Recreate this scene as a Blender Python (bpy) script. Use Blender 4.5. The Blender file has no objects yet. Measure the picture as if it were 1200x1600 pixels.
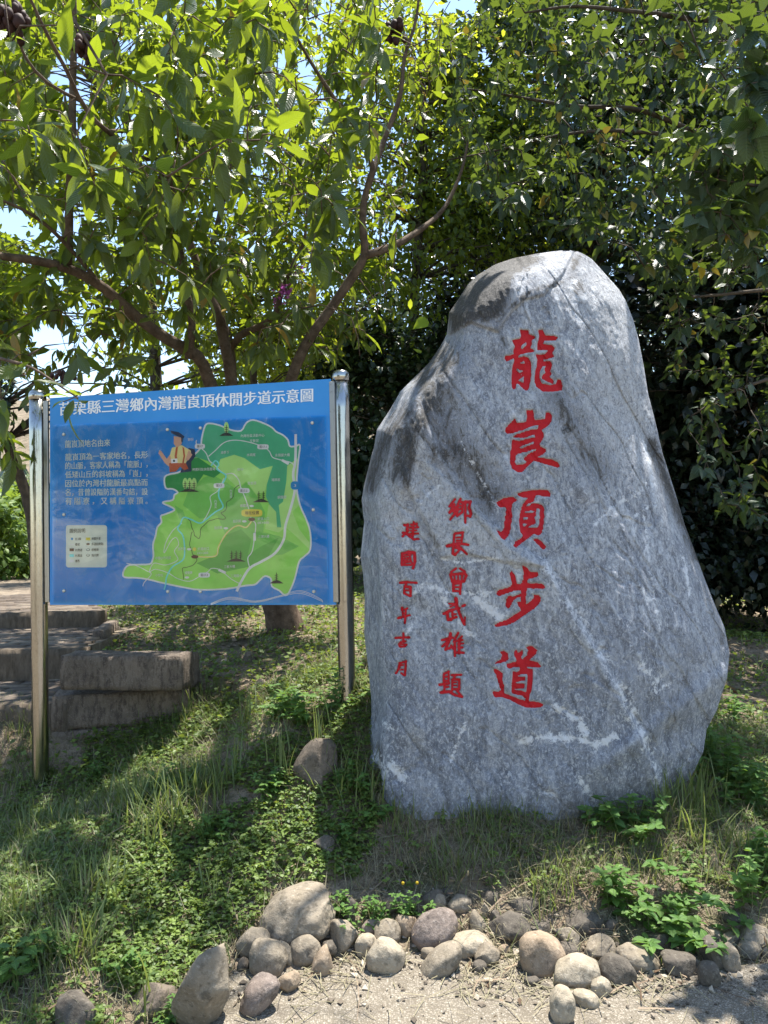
import bpy, math, random
import numpy as np
from mathutils import Vector, Matrix
from mathutils.bvhtree import BVHTree

random.seed(7)
RNG = np.random.default_rng(11)
scene = bpy.context.scene
COL = scene.collection
R = math.radians

# ---------------------------------------------------------------- camera
CAM = np.array([0.0, 0.0, 1.5])
PITCH, ROLL, FPX = R(1.6), R(1.2), 1200.0
_f = np.array([0, math.cos(PITCH), math.sin(PITCH)])
_u0 = np.array([0, -math.sin(PITCH), math.cos(PITCH)])
_r0 = np.array([1.0, 0, 0])
_u = _u0 * math.cos(ROLL) + _r0 * math.sin(ROLL)
_r = _r0 * math.cos(ROLL) - _u0 * math.sin(ROLL)
cd = bpy.data.cameras.new('camera')
cam = bpy.data.objects.new('camera', cd)
COL.objects.link(cam)
cam.matrix_world = Matrix(((_r[0], _u[0], -_f[0], CAM[0]), (_r[1], _u[1], -_f[1], CAM[1]),
                           (_r[2], _u[2], -_f[2], CAM[2]), (0, 0, 0, 1)))
cd.sensor_fit = 'VERTICAL'
cd.sensor_height = 36
cd.lens = 27
cd.clip_start = 0.05
cd.clip_end = 2000
scene.camera = cam

# ---------------------------------------------------------------- light
SUN = np.array([0.17, 0.21, 0.96])
SUN = SUN / np.linalg.norm(SUN)
sun_el = math.asin(SUN[2])
sun_az = math.atan2(SUN[0], SUN[1])
world = bpy.data.worlds.new('World')
scene.world = world
world.use_nodes = True
wn = world.node_tree
wn.nodes.clear()
sky = wn.nodes.new('ShaderNodeTexSky')
sky.sky_type = 'NISHITA'
sky.sun_disc = False
sky.sun_elevation = sun_el
sky.sun_rotation = sun_az
sky.air_density = 1.2
sky.dust_density = 0.5
sky.ozone_density = 1.2
bg = wn.nodes.new('ShaderNodeBackground')
bg.inputs['Strength'].default_value = 0.125
wo = wn.nodes.new('ShaderNodeOutputWorld')
wn.links.new(sky.outputs[0], bg.inputs[0])
wn.links.new(bg.outputs[0], wo.inputs[0])
sl = bpy.data.lights.new('sun', 'SUN')
sl.energy = 5.0
sl.angle = R(0.53)
sl.color = (1.0, 0.95, 0.87)
so = bpy.data.objects.new('sun', sl)
COL.objects.link(so)
so.rotation_euler = Vector(SUN.tolist()).to_track_quat('Z', 'Y').to_euler()
so.location = (3, 3, 12)
scene.view_settings.view_transform = 'Standard'
scene.view_settings.look = 'None'
scene.view_settings.exposure = 1.42
scene.view_settings.gamma = 1
scene.view_settings.use_curve_mapping = False
scene.cycles.max_bounces = 7
scene.cycles.diffuse_bounces = 4
scene.cycles.transmission_bounces = 6
scene.cycles.transparent_max_bounces = 6
scene.cycles.sample_clamp_indirect = 6

# ---------------------------------------------------------------- geometry helpers
def W(px, py, Y):
    """world point seen at photo pixel (px,py), at distance Y in front of the camera"""
    d = _f * FPX + _r * (px - 600.0) + _u * (800.0 - py)
    return CAM + d * (Y / d[1])

def proj(P):
    q = np.atleast_2d(P) - CAM
    z = q @ _f
    z = np.where(np.abs(z) < 1e-4, 1e-4, z)
    px = 600 + FPX * (q @ _r) / z
    py = 800 - FPX * (q @ _u) / z
    bad = z <= 0.05
    px = np.where(bad, -9999, px); py = np.where(bad, -9999, py)
    return px, py

def inpoly(px, py, poly):
    px = np.asarray(px, float); py = np.asarray(py, float)
    c = np.zeros(px.shape, bool)
    n = len(poly)
    for i in range(n):
        x1, y1 = poly[i]; x2, y2 = poly[(i + 1) % n]
        if y1 == y2: continue
        k = ((y1 > py) != (y2 > py)) & (px < (x2 - x1) * (py - y1) / (y2 - y1) + x1)
        c ^= k
    return c

def inany(px, py, polys):
    m = np.zeros(np.shape(px), bool)
    for p in polys: m |= inpoly(px, py, p)
    return m

def norm(v):
    v = np.asarray(v, float)
    return v / np.maximum(np.linalg.norm(v, axis=-1, keepdims=True), 1e-9)

def _h(ix, iy, iz, s):
    n = (ix * 374761393 + iy * 668265263 + iz * 2147483647 + s * 974634777) & 0xFFFFFFFF
    n = ((n ^ (n >> 13)) * 1274126177) & 0xFFFFFFFF
    n = n ^ (n >> 16)
    return (n & 0xFFFF) / 65535.0

def vnoise(P, s=0):
    P = np.asarray(P, float)
    i = np.floor(P).astype(np.int64)
    f = P - i
    f = f * f * (3 - 2 * f)
    o = 0
    for dx in (0, 1):
        for dy in (0, 1):
            for dz in (0, 1):
                w = (f[:, 0] if dx else 1 - f[:, 0]) * (f[:, 1] if dy else 1 - f[:, 1]) * (f[:, 2] if dz else 1 - f[:, 2])
                o = o + w * _h(i[:, 0] + dx, i[:, 1] + dy, i[:, 2] + dz, s)
    return o * 2 - 1

def fbm(P, octv=4, s=0, gain=0.5):
    P = np.asarray(P, float); a = 1.0; o = 0
    for k in range(octv):
        o = o + a * vnoise(P * (2.03 ** k) + k * 17.3, s + k)
        a *= gain
    return o

def np_mesh(name, V, F3=None, F4=None, smooth=True, attrs=None):
    V = np.asarray(V, np.float32)
    me = bpy.data.meshes.new(name)
    loops = []; starts = []; totals = []
    off = 0
    for F, k in ((F3, 3), (F4, 4)):
        if F is None or len(F) == 0: continue
        F = np.asarray(F, np.int32)
        loops.append(F.ravel())
        starts.append(off + np.arange(len(F)) * k)
        totals.append(np.full(len(F), k))
        off += F.size
    L = np.concatenate(loops).astype(np.int32)
    st = np.concatenate(starts).astype(np.int32)
    me.vertices.add(len(V)); me.vertices.foreach_set('co', V.ravel())
    me.loops.add(len(L)); me.loops.foreach_set('vertex_index', L)
    me.polygons.add(len(st)); me.polygons.foreach_set('loop_start', st)
    try: me.polygons.foreach_set('loop_total', np.concatenate(totals).astype(np.int32))
    except Exception: pass
    me.polygons.foreach_set('use_smooth', np.full(len(st), smooth))
    for k, a in (attrs or {}).items():
        at = me.attributes.new(k, 'FLOAT', 'POINT')
        at.data.foreach_set('value', np.asarray(a, np.float32))
    me.update(calc_edges=True)
    return me

def link(name, me, mat=None, parent=None, **props):
    o = bpy.data.objects.new(name, me)
    COL.objects.link(o)
    if mat is not None and me is not None:
        if not len(me.materials): me.materials.append(mat)
    if parent is not None: o.parent = parent
    for k, v in props.items(): o[k] = v
    return o

def thing(name, label, category, loc=(0, 0, 0), group=None):
    o = bpy.data.objects.new(name, None)
    o.empty_display_size = 0.1
    COL.objects.link(o)
    o.location = loc
    o['label'] = label; o['category'] = category
    if group: o['group'] = group
    return o

def local(V, root):
    return np.asarray(V) - np.array(root.location)

def smooth_path(pts, rad, step=0.08):
    pts = np.asarray(pts, float); rad = np.asarray(rad, float)
    P = np.vstack([2 * pts[0] - pts[1], pts, 2 * pts[-1] - pts[-2]])
    out = []; ro = []
    for i in range(1, len(P) - 2):
        n = max(1, int(np.linalg.norm(P[i + 1] - P[i]) / step))
        for k in range(n):
            t = k / n
            out.append(0.5 * ((2 * P[i]) + (-P[i - 1] + P[i + 1]) * t + (2 * P[i - 1] - 5 * P[i] + 4 * P[i + 1] - P[i + 2]) * t * t
                              + (-P[i - 1] + 3 * P[i] - 3 * P[i + 1] + P[i + 2]) * t ** 3))
            ro.append(rad[i - 1] * (1 - t) + rad[i] * t)
    out.append(pts[-1]); ro.append(rad[-1])
    return np.array(out), np.array(ro)

def tube(pts, rad, sides=8, rough=0.0, seed=0):
    pts = np.asarray(pts, float); n = len(pts)
    rad = np.broadcast_to(np.asarray(rad, float), (n,)).copy()
    T = np.gradient(pts, axis=0); T = norm(T)
    up = np.array([0.31, 0.87, 0.2]) if abs(T[0] @ np.array([0.31, 0.87, 0.2])) < 0.9 else np.array([1.0, 0, 0])
    A = norm(np.cross(T, up)); B = np.cross(T, A)
    th = np.arange(sides) * 2 * math.pi / sides
    rr = rad[:, None] * np.ones(sides)
    ring = pts[:, None, :] + (A[:, None, :] * np.cos(th)[None, :, None] + B[:, None, :] * np.sin(th)[None, :, None]) * rr[..., None]
    V = ring.reshape(-1, 3)
    if rough:
        nz = fbm(V * 14, 3, seed)
        V = V + norm(V - np.repeat(pts, sides, 0)) * (nz * rough * np.repeat(rad, sides))[:, None]
    i = np.arange(n - 1)[:, None] * sides; j = np.arange(sides)[None, :]; j2 = (j + 1) % sides
    F = np.stack([i + j, i + j2, i + sides + j2, i + sides + j], -1).reshape(-1, 4)
    V = np.vstack([V, pts[0], pts[-1]])
    c0, c1 = len(V) - 2, len(V) - 1
    jj = np.arange(sides); j3 = (jj + 1) % sides
    T3 = np.vstack([np.stack([np.full(sides, c0), j3, jj], -1), np.stack([np.full(sides, c1), (n - 1) * sides + jj, (n - 1) * sides + j3], -1)])
    return V, T3, F

def join(parts):
    Vs, T, Q, off = [], [], [], 0
    for V, t, q in parts:
        Vs.append(V)
        if t is not None and len(t): T.append(np.asarray(t) + off)
        if q is not None and len(q): Q.append(np.asarray(q) + off)
        off += len(V)
    return np.vstack(Vs), (np.vstack(T) if T else None), (np.vstack(Q) if Q else None)

def box(x0, x1, y0, y1, z0, z1):
    V = np.array([(x, y, z) for x in (x0, x1) for y in (y0, y1) for z in (z0, z1)], float)
    F = np.array([(0, 1, 3, 2), (4, 6, 7, 5), (0, 4, 5, 1), (2, 3, 7, 6), (0, 2, 6, 4), (1, 5, 7, 3)])
    return V, None, F

# ---------------------------------------------------------------- materials
class NT:
    def __init__(s, name):
        s.m = bpy.data.materials.new(name); s.m.use_nodes = True
        s.t = s.m.node_tree; s.t.nodes.clear()
        s.out = s.t.nodes.new('ShaderNodeOutputMaterial')
    def n(s, typ, **kw):
        nd = s.t.nodes.new(typ)
        for k, v in kw.items():
            if k.startswith('i_'):
                key = k[2:]
                key = int(key) if key.isdigit() else key.replace('_', ' ')
                if hasattr(v, 'is_linked') or isinstance(v, bpy.types.NodeSocket): s.t.links.new(v, nd.inputs[key])
                else: nd.inputs[key].default_value = v
            else: setattr(nd, k, v)
        return nd
    def coord(s): return s.n('ShaderNodeTexCoord').outputs['Object']
    def noise(s, vec, scale, detail=4, rough=0.6, dist=0.0):
        return s.n('ShaderNodeTexNoise', i_Vector=vec, i_Scale=scale, i_Detail=detail, i_Roughness=rough, i_Distortion=dist).outputs['Fac']
    def ramp(s, fac, stops):
        nd = s.n('ShaderNodeValToRGB', i_0=fac)
        e = nd.color_ramp.elements
        while len(e) < len(stops): e.new(0.5)
        for k, (p, c) in enumerate(stops):
            e[k].position = p; e[k].color = (*c, 1) if len(c) == 3 else c
        return nd.outputs[0]
    def mapr(s, v, a, b, c=0.0, d=1.0):
        return s.n('ShaderNodeMapRange', i_0=v, i_1=a, i_2=b, i_3=c, i_4=d).outputs[0]
    def mix(s, fac, a, b, mode='MIX'):
        nd = s.n('ShaderNodeMix', data_type='RGBA', blend_type=mode)
        for i, v in ((0, fac), (6, a), (7, b)):
            if isinstance(v, bpy.types.NodeSocket): s.t.links.new(v, nd.inputs[i])
            else: nd.inputs[i].default_value = v if i == 0 else (*v, 1)
        return nd.outputs[2]
    def math(s, op, a, b=0.0):
        nd = s.n('ShaderNodeMath', operation=op)
        for i, v in ((0, a), (1, b)):
            if isinstance(v, bpy.types.NodeSocket): s.t.links.new(v, nd.inputs[i])
            else: nd.inputs[i].default_value = v
        return nd.outputs[0]
    def attr(s, name): return s.n('ShaderNodeAttribute', attribute_name=name).outputs['Fac']
    def bump(s, h, strength=0.5, dist=0.01):
        return s.n('ShaderNodeBump', i_Height=h, i_Strength=strength, i_Distance=dist).outputs[0]
    def principled(s, color, rough=0.7, metal=0.0, spec=0.5, normal=None, coat=0.0):
        b = s.n('ShaderNodeBsdfPrincipled')
        for k, v in (('Base Color', color), ('Roughness', rough), ('Metallic', metal), ('Specular IOR Level', spec), ('Coat Weight', coat), ('Normal', normal)):
            if v is None: continue
            if isinstance(v, bpy.types.NodeSocket): s.t.links.new(v, b.inputs[k])
            elif k == 'Base Color': b.inputs[k].default_value = (*v, 1)
            else: b.inputs[k].default_value = v
        return b
    def done(s, sh):
        s.t.links.new(sh if isinstance(sh, bpy.types.NodeSocket) else sh.outputs[0], s.out.inputs[0]); return s.m

def flat(name, color, rough=0.5, spec=0.4, var=0.0):
    t = NT(name)
    c = color
    if var:
        nz = t.noise(t.coord(), 9, 5, 0.6)
        c = t.mix(t.mapr(nz, 0.3, 0.7), tuple(x * (1 - var) for x in color), tuple(min(1, x * (1 + var)) for x in color))
    return t.done(t.principled(c, rough, 0, spec))

def leaf_mat(name, dark, light, trans, rough=0.38, tw=0.42, spec=0.5, veins=False, dry=None):
    t = NT(name)
    r = t.attr('rnd')
    c = t.mix(r, dark, light)
    tc = t.mix(r, tuple(x * 0.75 for x in trans), trans)
    if dry is not None:
        k = t.mapr(r, 0.965, 0.975)
        c = t.mix(k, c, dry); tc = t.mix(k, tc, dry)
    nrm = None
    if veins:
        v = t.math('ABSOLUTE', t.attr('lv')); u = t.attr('lu')
        mid = t.mapr(v, 0.03, 0.09, 1, 0)
        w = t.math('SINE', t.math('MULTIPLY', t.math('SUBTRACT', u, t.math('MULTIPLY', v, 0.16)), 75.0))
        side = t.mapr(w, 0.75, 1.0)
        vv = t.math('MAXIMUM', mid, t.math('MULTIPLY', side, 0.5))
        c = t.mix(t.math('MULTIPLY', vv, 0.5), c, tuple(min(1, x * 2.2 + 0.03) for x in light))
        tc = t.mix(t.math('MULTIPLY', vv, 0.45), tc, tuple(x * 0.5 for x in trans))
        nrm = t.bump(w, 0.5, 0.0016)
    p = t.principled(c, rough, 0, spec, nrm)
    tr = t.n('ShaderNodeBsdfTranslucent')
    t.t.links.new(tc, tr.inputs[0])
    mx = t.n('ShaderNodeMixShader', i_0=tw)
    t.t.links.new(p.outputs[0], mx.inputs[1]); t.t.links.new(tr.outputs[0], mx.inputs[2])
    return t.done(mx)

M = {}
M['leaf_main'] = leaf_mat('leaf_main', (0.020, 0.038, 0.016), (0.045, 0.075, 0.02), (0.50, 0.64, 0.03), 0.33, 0.31, 0.5, True, dry=(0.30, 0.20, 0.03))
M['leaf_mulberry'] = leaf_mat('leaf_mulberry', (0.016, 0.036, 0.022), (0.034, 0.062, 0.028), (0.24, 0.34, 0.035), 0.38, 0.22, 0.42, True, dry=(0.30, 0.22, 0.03))
M['leaf_back'] = leaf_mat('leaf_back', (0.025, 0.05, 0.016), (0.06, 0.11, 0.025), (0.58, 0.66, 0.04), 0.45, 0.42, 0.3)
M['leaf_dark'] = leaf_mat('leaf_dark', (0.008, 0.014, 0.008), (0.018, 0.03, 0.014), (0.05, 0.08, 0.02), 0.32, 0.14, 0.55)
M['leaf_vine'] = leaf_mat('leaf_vine', (0.012, 0.026, 0.012), (0.03, 0.055, 0.02), (0.12, 0.19, 0.03), 0.38, 0.17, 0.45)
M['leaf_hedge'] = leaf_mat('leaf_hedge', (0.07, 0.13, 0.03), (0.14, 0.22, 0.045), (0.34, 0.46, 0.05), 0.5, 0.35, 0.35)
M['leaf_pale'] = leaf_mat('leaf_pale', (0.13, 0.17, 0.09), (0.22, 0.27, 0.16), (0.30, 0.36, 0.16), 0.55, 0.3, 0.3)
M['clover'] = leaf_mat('clover', (0.045, 0.085, 0.022), (0.165, 0.235, 0.052), (0.38, 0.47, 0.055), 0.5, 0.32, 0.35)
M['herb'] = leaf_mat('herb', (0.055, 0.13, 0.03), (0.12, 0.22, 0.045), (0.26, 0.42, 0.04), 0.45, 0.35, 0.4, True)
M['grass'] = leaf_mat('grass', (0.07, 0.11, 0.035), (0.21, 0.25, 0.095), (0.30, 0.37, 0.07), 0.45, 0.35, 0.4)
M['dry_grass'] = leaf_mat('dry_grass', (0.17, 0.155, 0.09), (0.36, 0.32, 0.21), (0.24, 0.20, 0.10), 0.7, 0.25, 0.2)
M['litter'] = leaf_mat('litter', (0.10, 0.065, 0.04), (0.30, 0.23, 0.16), (0.15, 0.10, 0.05), 0.75, 0.1, 0.2)
M['petal'] = leaf_mat('petal', (0.38, 0.08, 0.36), (0.55, 0.16, 0.52), (0.5, 0.15, 0.5), 0.6, 0.4, 0.2)
M['seed'] = flat('seed', (0.045, 0.02, 0.018), 0.7, 0.3, 0.4)
M['yellow_leaf'] = leaf_mat('yellow_leaf', (0.45, 0.33, 0.02), (0.5, 0.38, 0.03), (0.55, 0.42, 0.02), 0.5, 0.4, 0.3)
M['lime_leaf'] = leaf_mat('lime_leaf', (0.20, 0.30, 0.02), (0.22, 0.34, 0.03), (0.5, 0.65, 0.03), 0.5, 0.5, 0.3)

def bark(name, a, b, c):
    t = NT(name)
    o = t.coord()
    n1 = t.noise(o, 16, 6, 0.65); n2 = t.noise(o, 60, 4, 0.7)
    col = t.mix(t.mapr(n1, 0.35, 0.65), a, b)
    col = t.mix(t.mapr(n2, 0.62, 0.75), col, c)
    return t.done(t.principled(col, 0.85, 0, 0.2, t.bump(t.math('ADD', n1, t.math('MULTIPLY', n2, 0.4)), 0.7, 0.012)))
M['bark'] = bark('bark', (0.07, 0.048, 0.034), (0.16, 0.115, 0.085), (0.26, 0.22, 0.17))
M['bark_pale'] = bark('bark_pale', (0.11, 0.10, 0.075), (0.21, 0.19, 0.14), (0.3, 0.29, 0.23))
M['bark_dark'] = bark('bark_dark', (0.05, 0.04, 0.03), (0.10, 0.08, 0.06), (0.16, 0.14, 0.11))

# ---------------------------------------------------------------- terrain
def cp(px, py, Y, z=None):
    p = W(px, py, Y)
    return (p[0], p[1], p[2] if z is None else z)
CTRL = [cp(0, 1137, 4.26), cp(-200, 1142, 4.26), cp(10, 1137, 4.26), cp(62, 1198, 4.12), cp(90, 1200, 4.16), cp(140, 1200, 4.16), cp(64, 1225, 4.05), cp(0, 1190, 4.2), cp(-200, 1215, 4.2), cp(540, 1100, 3.75), cp(300, 1097, 4.5), cp(270, 1165, 4.2), cp(180, 1205, 4.1),
        cp(445, 988, 6.0), cp(560, 905, 8.5), cp(170, 985, 6.4), cp(170, 1030, 5.3), cp(300, 965, 6.5), cp(572, 1278, 3.25), cp(800, 1292, 3.2),
        cp(400, 1180, 3.6), cp(1040, 1285, 3.3), cp(500, 1400, 2.92), cp(300, 1350, 3.1), cp(100, 1400, 2.9), cp(100, 1310, 3.4),
        cp(0, 1560, 2.5), cp(200, 1570, 2.48), cp(-300, 1500, 2.7), cp(640, 1395, 2.95), cp(900, 1400, 2.93), cp(1150, 1410, 2.93),
        cp(1180, 1300, 3.35), cp(1400, 1330, 3.3), cp(1180, 1150, 4.3), cp(1400, 1100, 5.2), cp(1170, 1000, 6.5), cp(1180, 930, 10.0), cp(900, 900, 8.0, 0.85),
        cp(800, 1000, 4.8, 0.6), cp(30, 925, 9.0), cp(0, 895, 13.0), cp(-300, 930, 9.0), (3.0, 7.0, 0.5), (4, 12, 0.7), (-1, 12, 1.1), (4.5, 3.0, 0.15), (-5, 3.0, 0.25),
        (-5.5, 6, 0.6),
        cp(420, 1475, 2.75), cp(300, 1540, 2.6), cp(560, 1470, 2.78), cp(700, 1475, 2.78), cp(900, 1490, 2.76), cp(1100, 1490, 2.77), cp(1250, 1490, 2.77),
        (-3, 1.2, -0.10), (0, 2.0, -0.05), (3, 2.0, -0.05), (0, 0, -0.07), (-4, -1, -0.1), (4, -1, -0.07), (0, 2.45, -0.03), (1.3, 2.5, -0.03), (0.5, 2.6, -0.01), (-0.9, 2.2, -0.1)]
CTRL = np.array(CTRL)
def _phi(d): return np.where(d > 1e-9, d * d * np.log(np.maximum(d, 1e-9)), 0)
_D = np.linalg.norm(CTRL[:, None, :2] - CTRL[None, :, :2], axis=-1)
_n = len(CTRL)
_A = np.zeros((_n + 3, _n + 3)); _A[:_n, :_n] = _phi(_D) + np.eye(_n) * 0.01
_A[:_n, _n:] = np.c_[np.ones(_n), CTRL[:, :2]]; _A[_n:, :_n] = _A[:_n, _n:].T
_w = np.linalg.solve(_A, np.r_[CTRL[:, 2], 0, 0, 0])

ST = (W(40, 1100, 4.30)[2], W(60, 1014, 5.05)[2], W(80, 956, 6.30)[2])
ST_X = (W(78, 1100, 4.3)[0] + 0.05, W(133, 1010, 5.05)[0], W(160, 955, 6.3)[0])

def gz(x, y, fine=True):
    x = np.asarray(x, float); y = np.asarray(y, float); sh = x.shape
    x = x.ravel(); y = y.ravel()
    xc = np.clip(x, -5.5, 5.0); yc = np.clip(y, -1, 12.0)
    z = np.full(x.shape, 0.0)
    for a in range(0, len(x), 20000):
        b = slice(a, a + 20000)
        d = np.hypot(xc[b, None] - CTRL[None, :, 0], yc[b, None] - CTRL[None, :, 1])
        z[b] = _phi(d) @ _w[:_n] + _w[_n] + _w[_n + 1] * xc[b] + _w[_n + 2] * yc[b]
    z = np.clip(z, -0.15, 1.4)
    # cut for the flight of steps
    for (y0, y1, zt_, xa, sl_, sp_) in ((4.28, 5.07, ST[0], ST_X[0], 0, 0), (5.07, 6.32, ST[1], ST_X[1], -0.12, 0), (6.32, 14, ST[2], ST_X[2], -0.55, 0.03)):
        m = (y >= y0) & (y < y1) & (x < xa + sl_ * (y - y0))
        z = np.where(m, np.minimum(z, zt_ - 0.07 + sp_ * (y - y0) * 0.5), z)
    # wooded rise behind the clearing
    s = np.clip((y - 13 - 0.25 * np.clip(-x - 2, 0, 40)) / 30, 0, 1)
    z = z + 9 * s * s * (3 - 2 * s)
    if fine:
        P = np.c_[x, y, np.zeros_like(x)]
        k = np.clip((y - 2.3) / 0.6, 0, 1)
        z = z + k * (0.018 * fbm(P * 2.7, 3, 5) + 0.006 * fbm(P * 14, 3, 9))
    return z.reshape(sh)

SLAB_XY = []
SLAB_Z = 0.02
def ground_hit(px, py):
    ys = np.linspace(1.2, 14, 1300)
    d = _f * FPX + _r * (px - 600.0) + _u * (800.0 - py)
    P = CAM + d[None, :] * (ys / d[1])[:, None]
    g = gz(P[:, 0], P[:, 1], False)
    g = np.where(inpoly(P[:, 0], P[:, 1], SLAB_XY), np.maximum(g, SLAB_Z), g)
    k = np.nonzero(P[:, 2] < g)[0]
    return P[k[0]] if len(k) else P[-1]

def spacing(lo, hi, d0, d1, step, grow=1.16, far=320):
    a = list(np.arange(d0, d1, step))
    s = step; x = a[-1]
    while x < hi: s *= grow; x += s; a.append(x)
    s = step; x = a[0]
    while x > lo: s *= grow; x -= s; a.insert(0, x)
    return np.array(a)
gx = spacing(-300, 300, -3.4, 2.6, 0.032)
gy = spacing(-60, 400, 2.3, 6.4, 0.032)
GX, GY = np.meshgrid(gx, gy, indexing='ij')
GZ = gz(GX, GY)
nx, ny = GX.shape
ii, jj = np.meshgrid(np.arange(nx - 1), np.arange(ny - 1), indexing='ij')
F = np.stack([ii * ny + jj, (ii + 1) * ny + jj, (ii + 1) * ny + jj + 1, ii * ny + jj + 1], -1).reshape(-1, 4)
t = NT('soil')
o = t.coord()
n1 = t.noise(o, 2.2, 6, 0.65); n2 = t.noise(o, 38, 5, 0.7); n3 = t.noise(o, 130, 3, 0.6)
c = t.ramp(n1, [(0.3, (0.13, 0.10, 0.07)), (0.5, (0.24, 0.19, 0.135)), (0.7, (0.35, 0.28, 0.205))])
c = t.mix(t.mapr(n2, 0.45, 0.7), c, (0.075, 0.055, 0.038))
c = t.mix(t.mapr(n3, 0.58, 0.72, 0, 0.7), c, (0.33, 0.28, 0.21))
c = t.mix(t.mapr(t.noise(o, 5.5, 4), 0.5, 0.62, 0, 0.55), c, (0.055, 0.075, 0.025))
M['soil'] = t.done(t.principled(c, 0.95, 0, 0.1, t.bump(t.math('ADD', n2, n3), 0.8, 0.02)))
link('ground', np_mesh('ground', np.c_[GX.ravel(), GY.ravel(), GZ.ravel()], None, F), M['soil'], kind='structure')

# pavement slab in front (worn exposed-aggregate concrete)
edge_px = [(215, 1720), (262, 1660), (318, 1612), (338, 1572), (352, 1535), (372, 1508), (410, 1492), (470, 1476), (560, 1468), (660, 1480),
           (740, 1492), (800, 1502), (880, 1515), (960, 1512), (1040, 1512), (1120, 1512), (1200, 1505), (1320, 1500)]
def flat_pt(px, py, z):
    d = _f * FPX + _r * (px - 600.0) + _u * (800.0 - py)
    return CAM + d * ((z - CAM[2]) / d[2])
edge = [flat_pt(px, py, SLAB_Z)[:2] for px, py in edge_px]
SLAB_XY.extend([tuple(p) for p in edge])
SLAB_XY.extend([(5, 2.75), (5, -6), (-1.6, -6), (-1.35, 1.2)])
edge = edge + [np.array((5, 2.75)), np.array((5, -6)), np.array((-1.6, -6)), np.array((-1.35, 1.2))]
dense = []
for i in range(len(edge)):
    a, b = edge[i], edge[(i + 1) % len(edge)]
    n = max(1, int(np.linalg.norm(b - a) / 0.03)) if i < len(edge_px) else 1
    for k in range(n):
        p = a + (b - a) * k / n
        if i < len(edge_px):
            q = np.array([[p[0] * 9, p[1] * 9, 1.7]])
            p = p + np.array([fbm(q, 3, 3)[0], fbm(q, 3, 8)[0]]) * 0.012
        dense.append(p)
import bmesh
bm = bmesh.new()
vs = [bm.verts.new((p[0], p[1], SLAB_Z)) for p in dense]
f = bm.faces.new(vs)
if f.normal.z < 0: f.normal_flip()
ext = bmesh.ops.extrude_face_region(bm, geom=[f])
low = [v for v in ext['geom'] if isinstance(v, bmesh.types.BMVert)]
for v in low: v.co.z -= 0.16
bmesh.ops.recalc_face_normals(bm, faces=bm.faces)
me = bpy.data.meshes.new('pavement'); bm.to_mesh(me); bm.free()
t = NT('concrete')
o = t.coord()
n1 = t.noise(o, 1.6, 5, 0.6); n2 = t.noise(o, 26, 6, 0.75)
vor = t.n('ShaderNodeTexVoronoi', i_Vector=o, i_Scale=150.0)
vd = vor.outputs['Distance']
vcol = t.n('ShaderNodeSeparateColor', i_0=vor.outputs['Color']).outputs[0]
c = t.ramp(n1, [(0.3, (0.17, 0.145, 0.11)), (0.7, (0.26, 0.225, 0.175))])
c = t.mix(t.mapr(vcol, 0.3, 1.0, 0.0, 0.7), c, (0.40, 0.36, 0.30))
c = t.mix(t.mapr(vd, 0.3, 0.55, 0, 0.65), c, (0.10, 0.085, 0.06))
c = t.mix(t.mapr(n2, 0.48, 0.66, 0, 0.7), c, (0.125, 0.105, 0.08))
M['concrete'] = t.done(t.principled(c, 0.9, 0, 0.25, t.bump(t.math('SUBTRACT', t.math('MULTIPLY', n2, 0.5), vd), 0.7, 0.006)))
link('pavement', me, M['concrete'], kind='structure')

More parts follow.
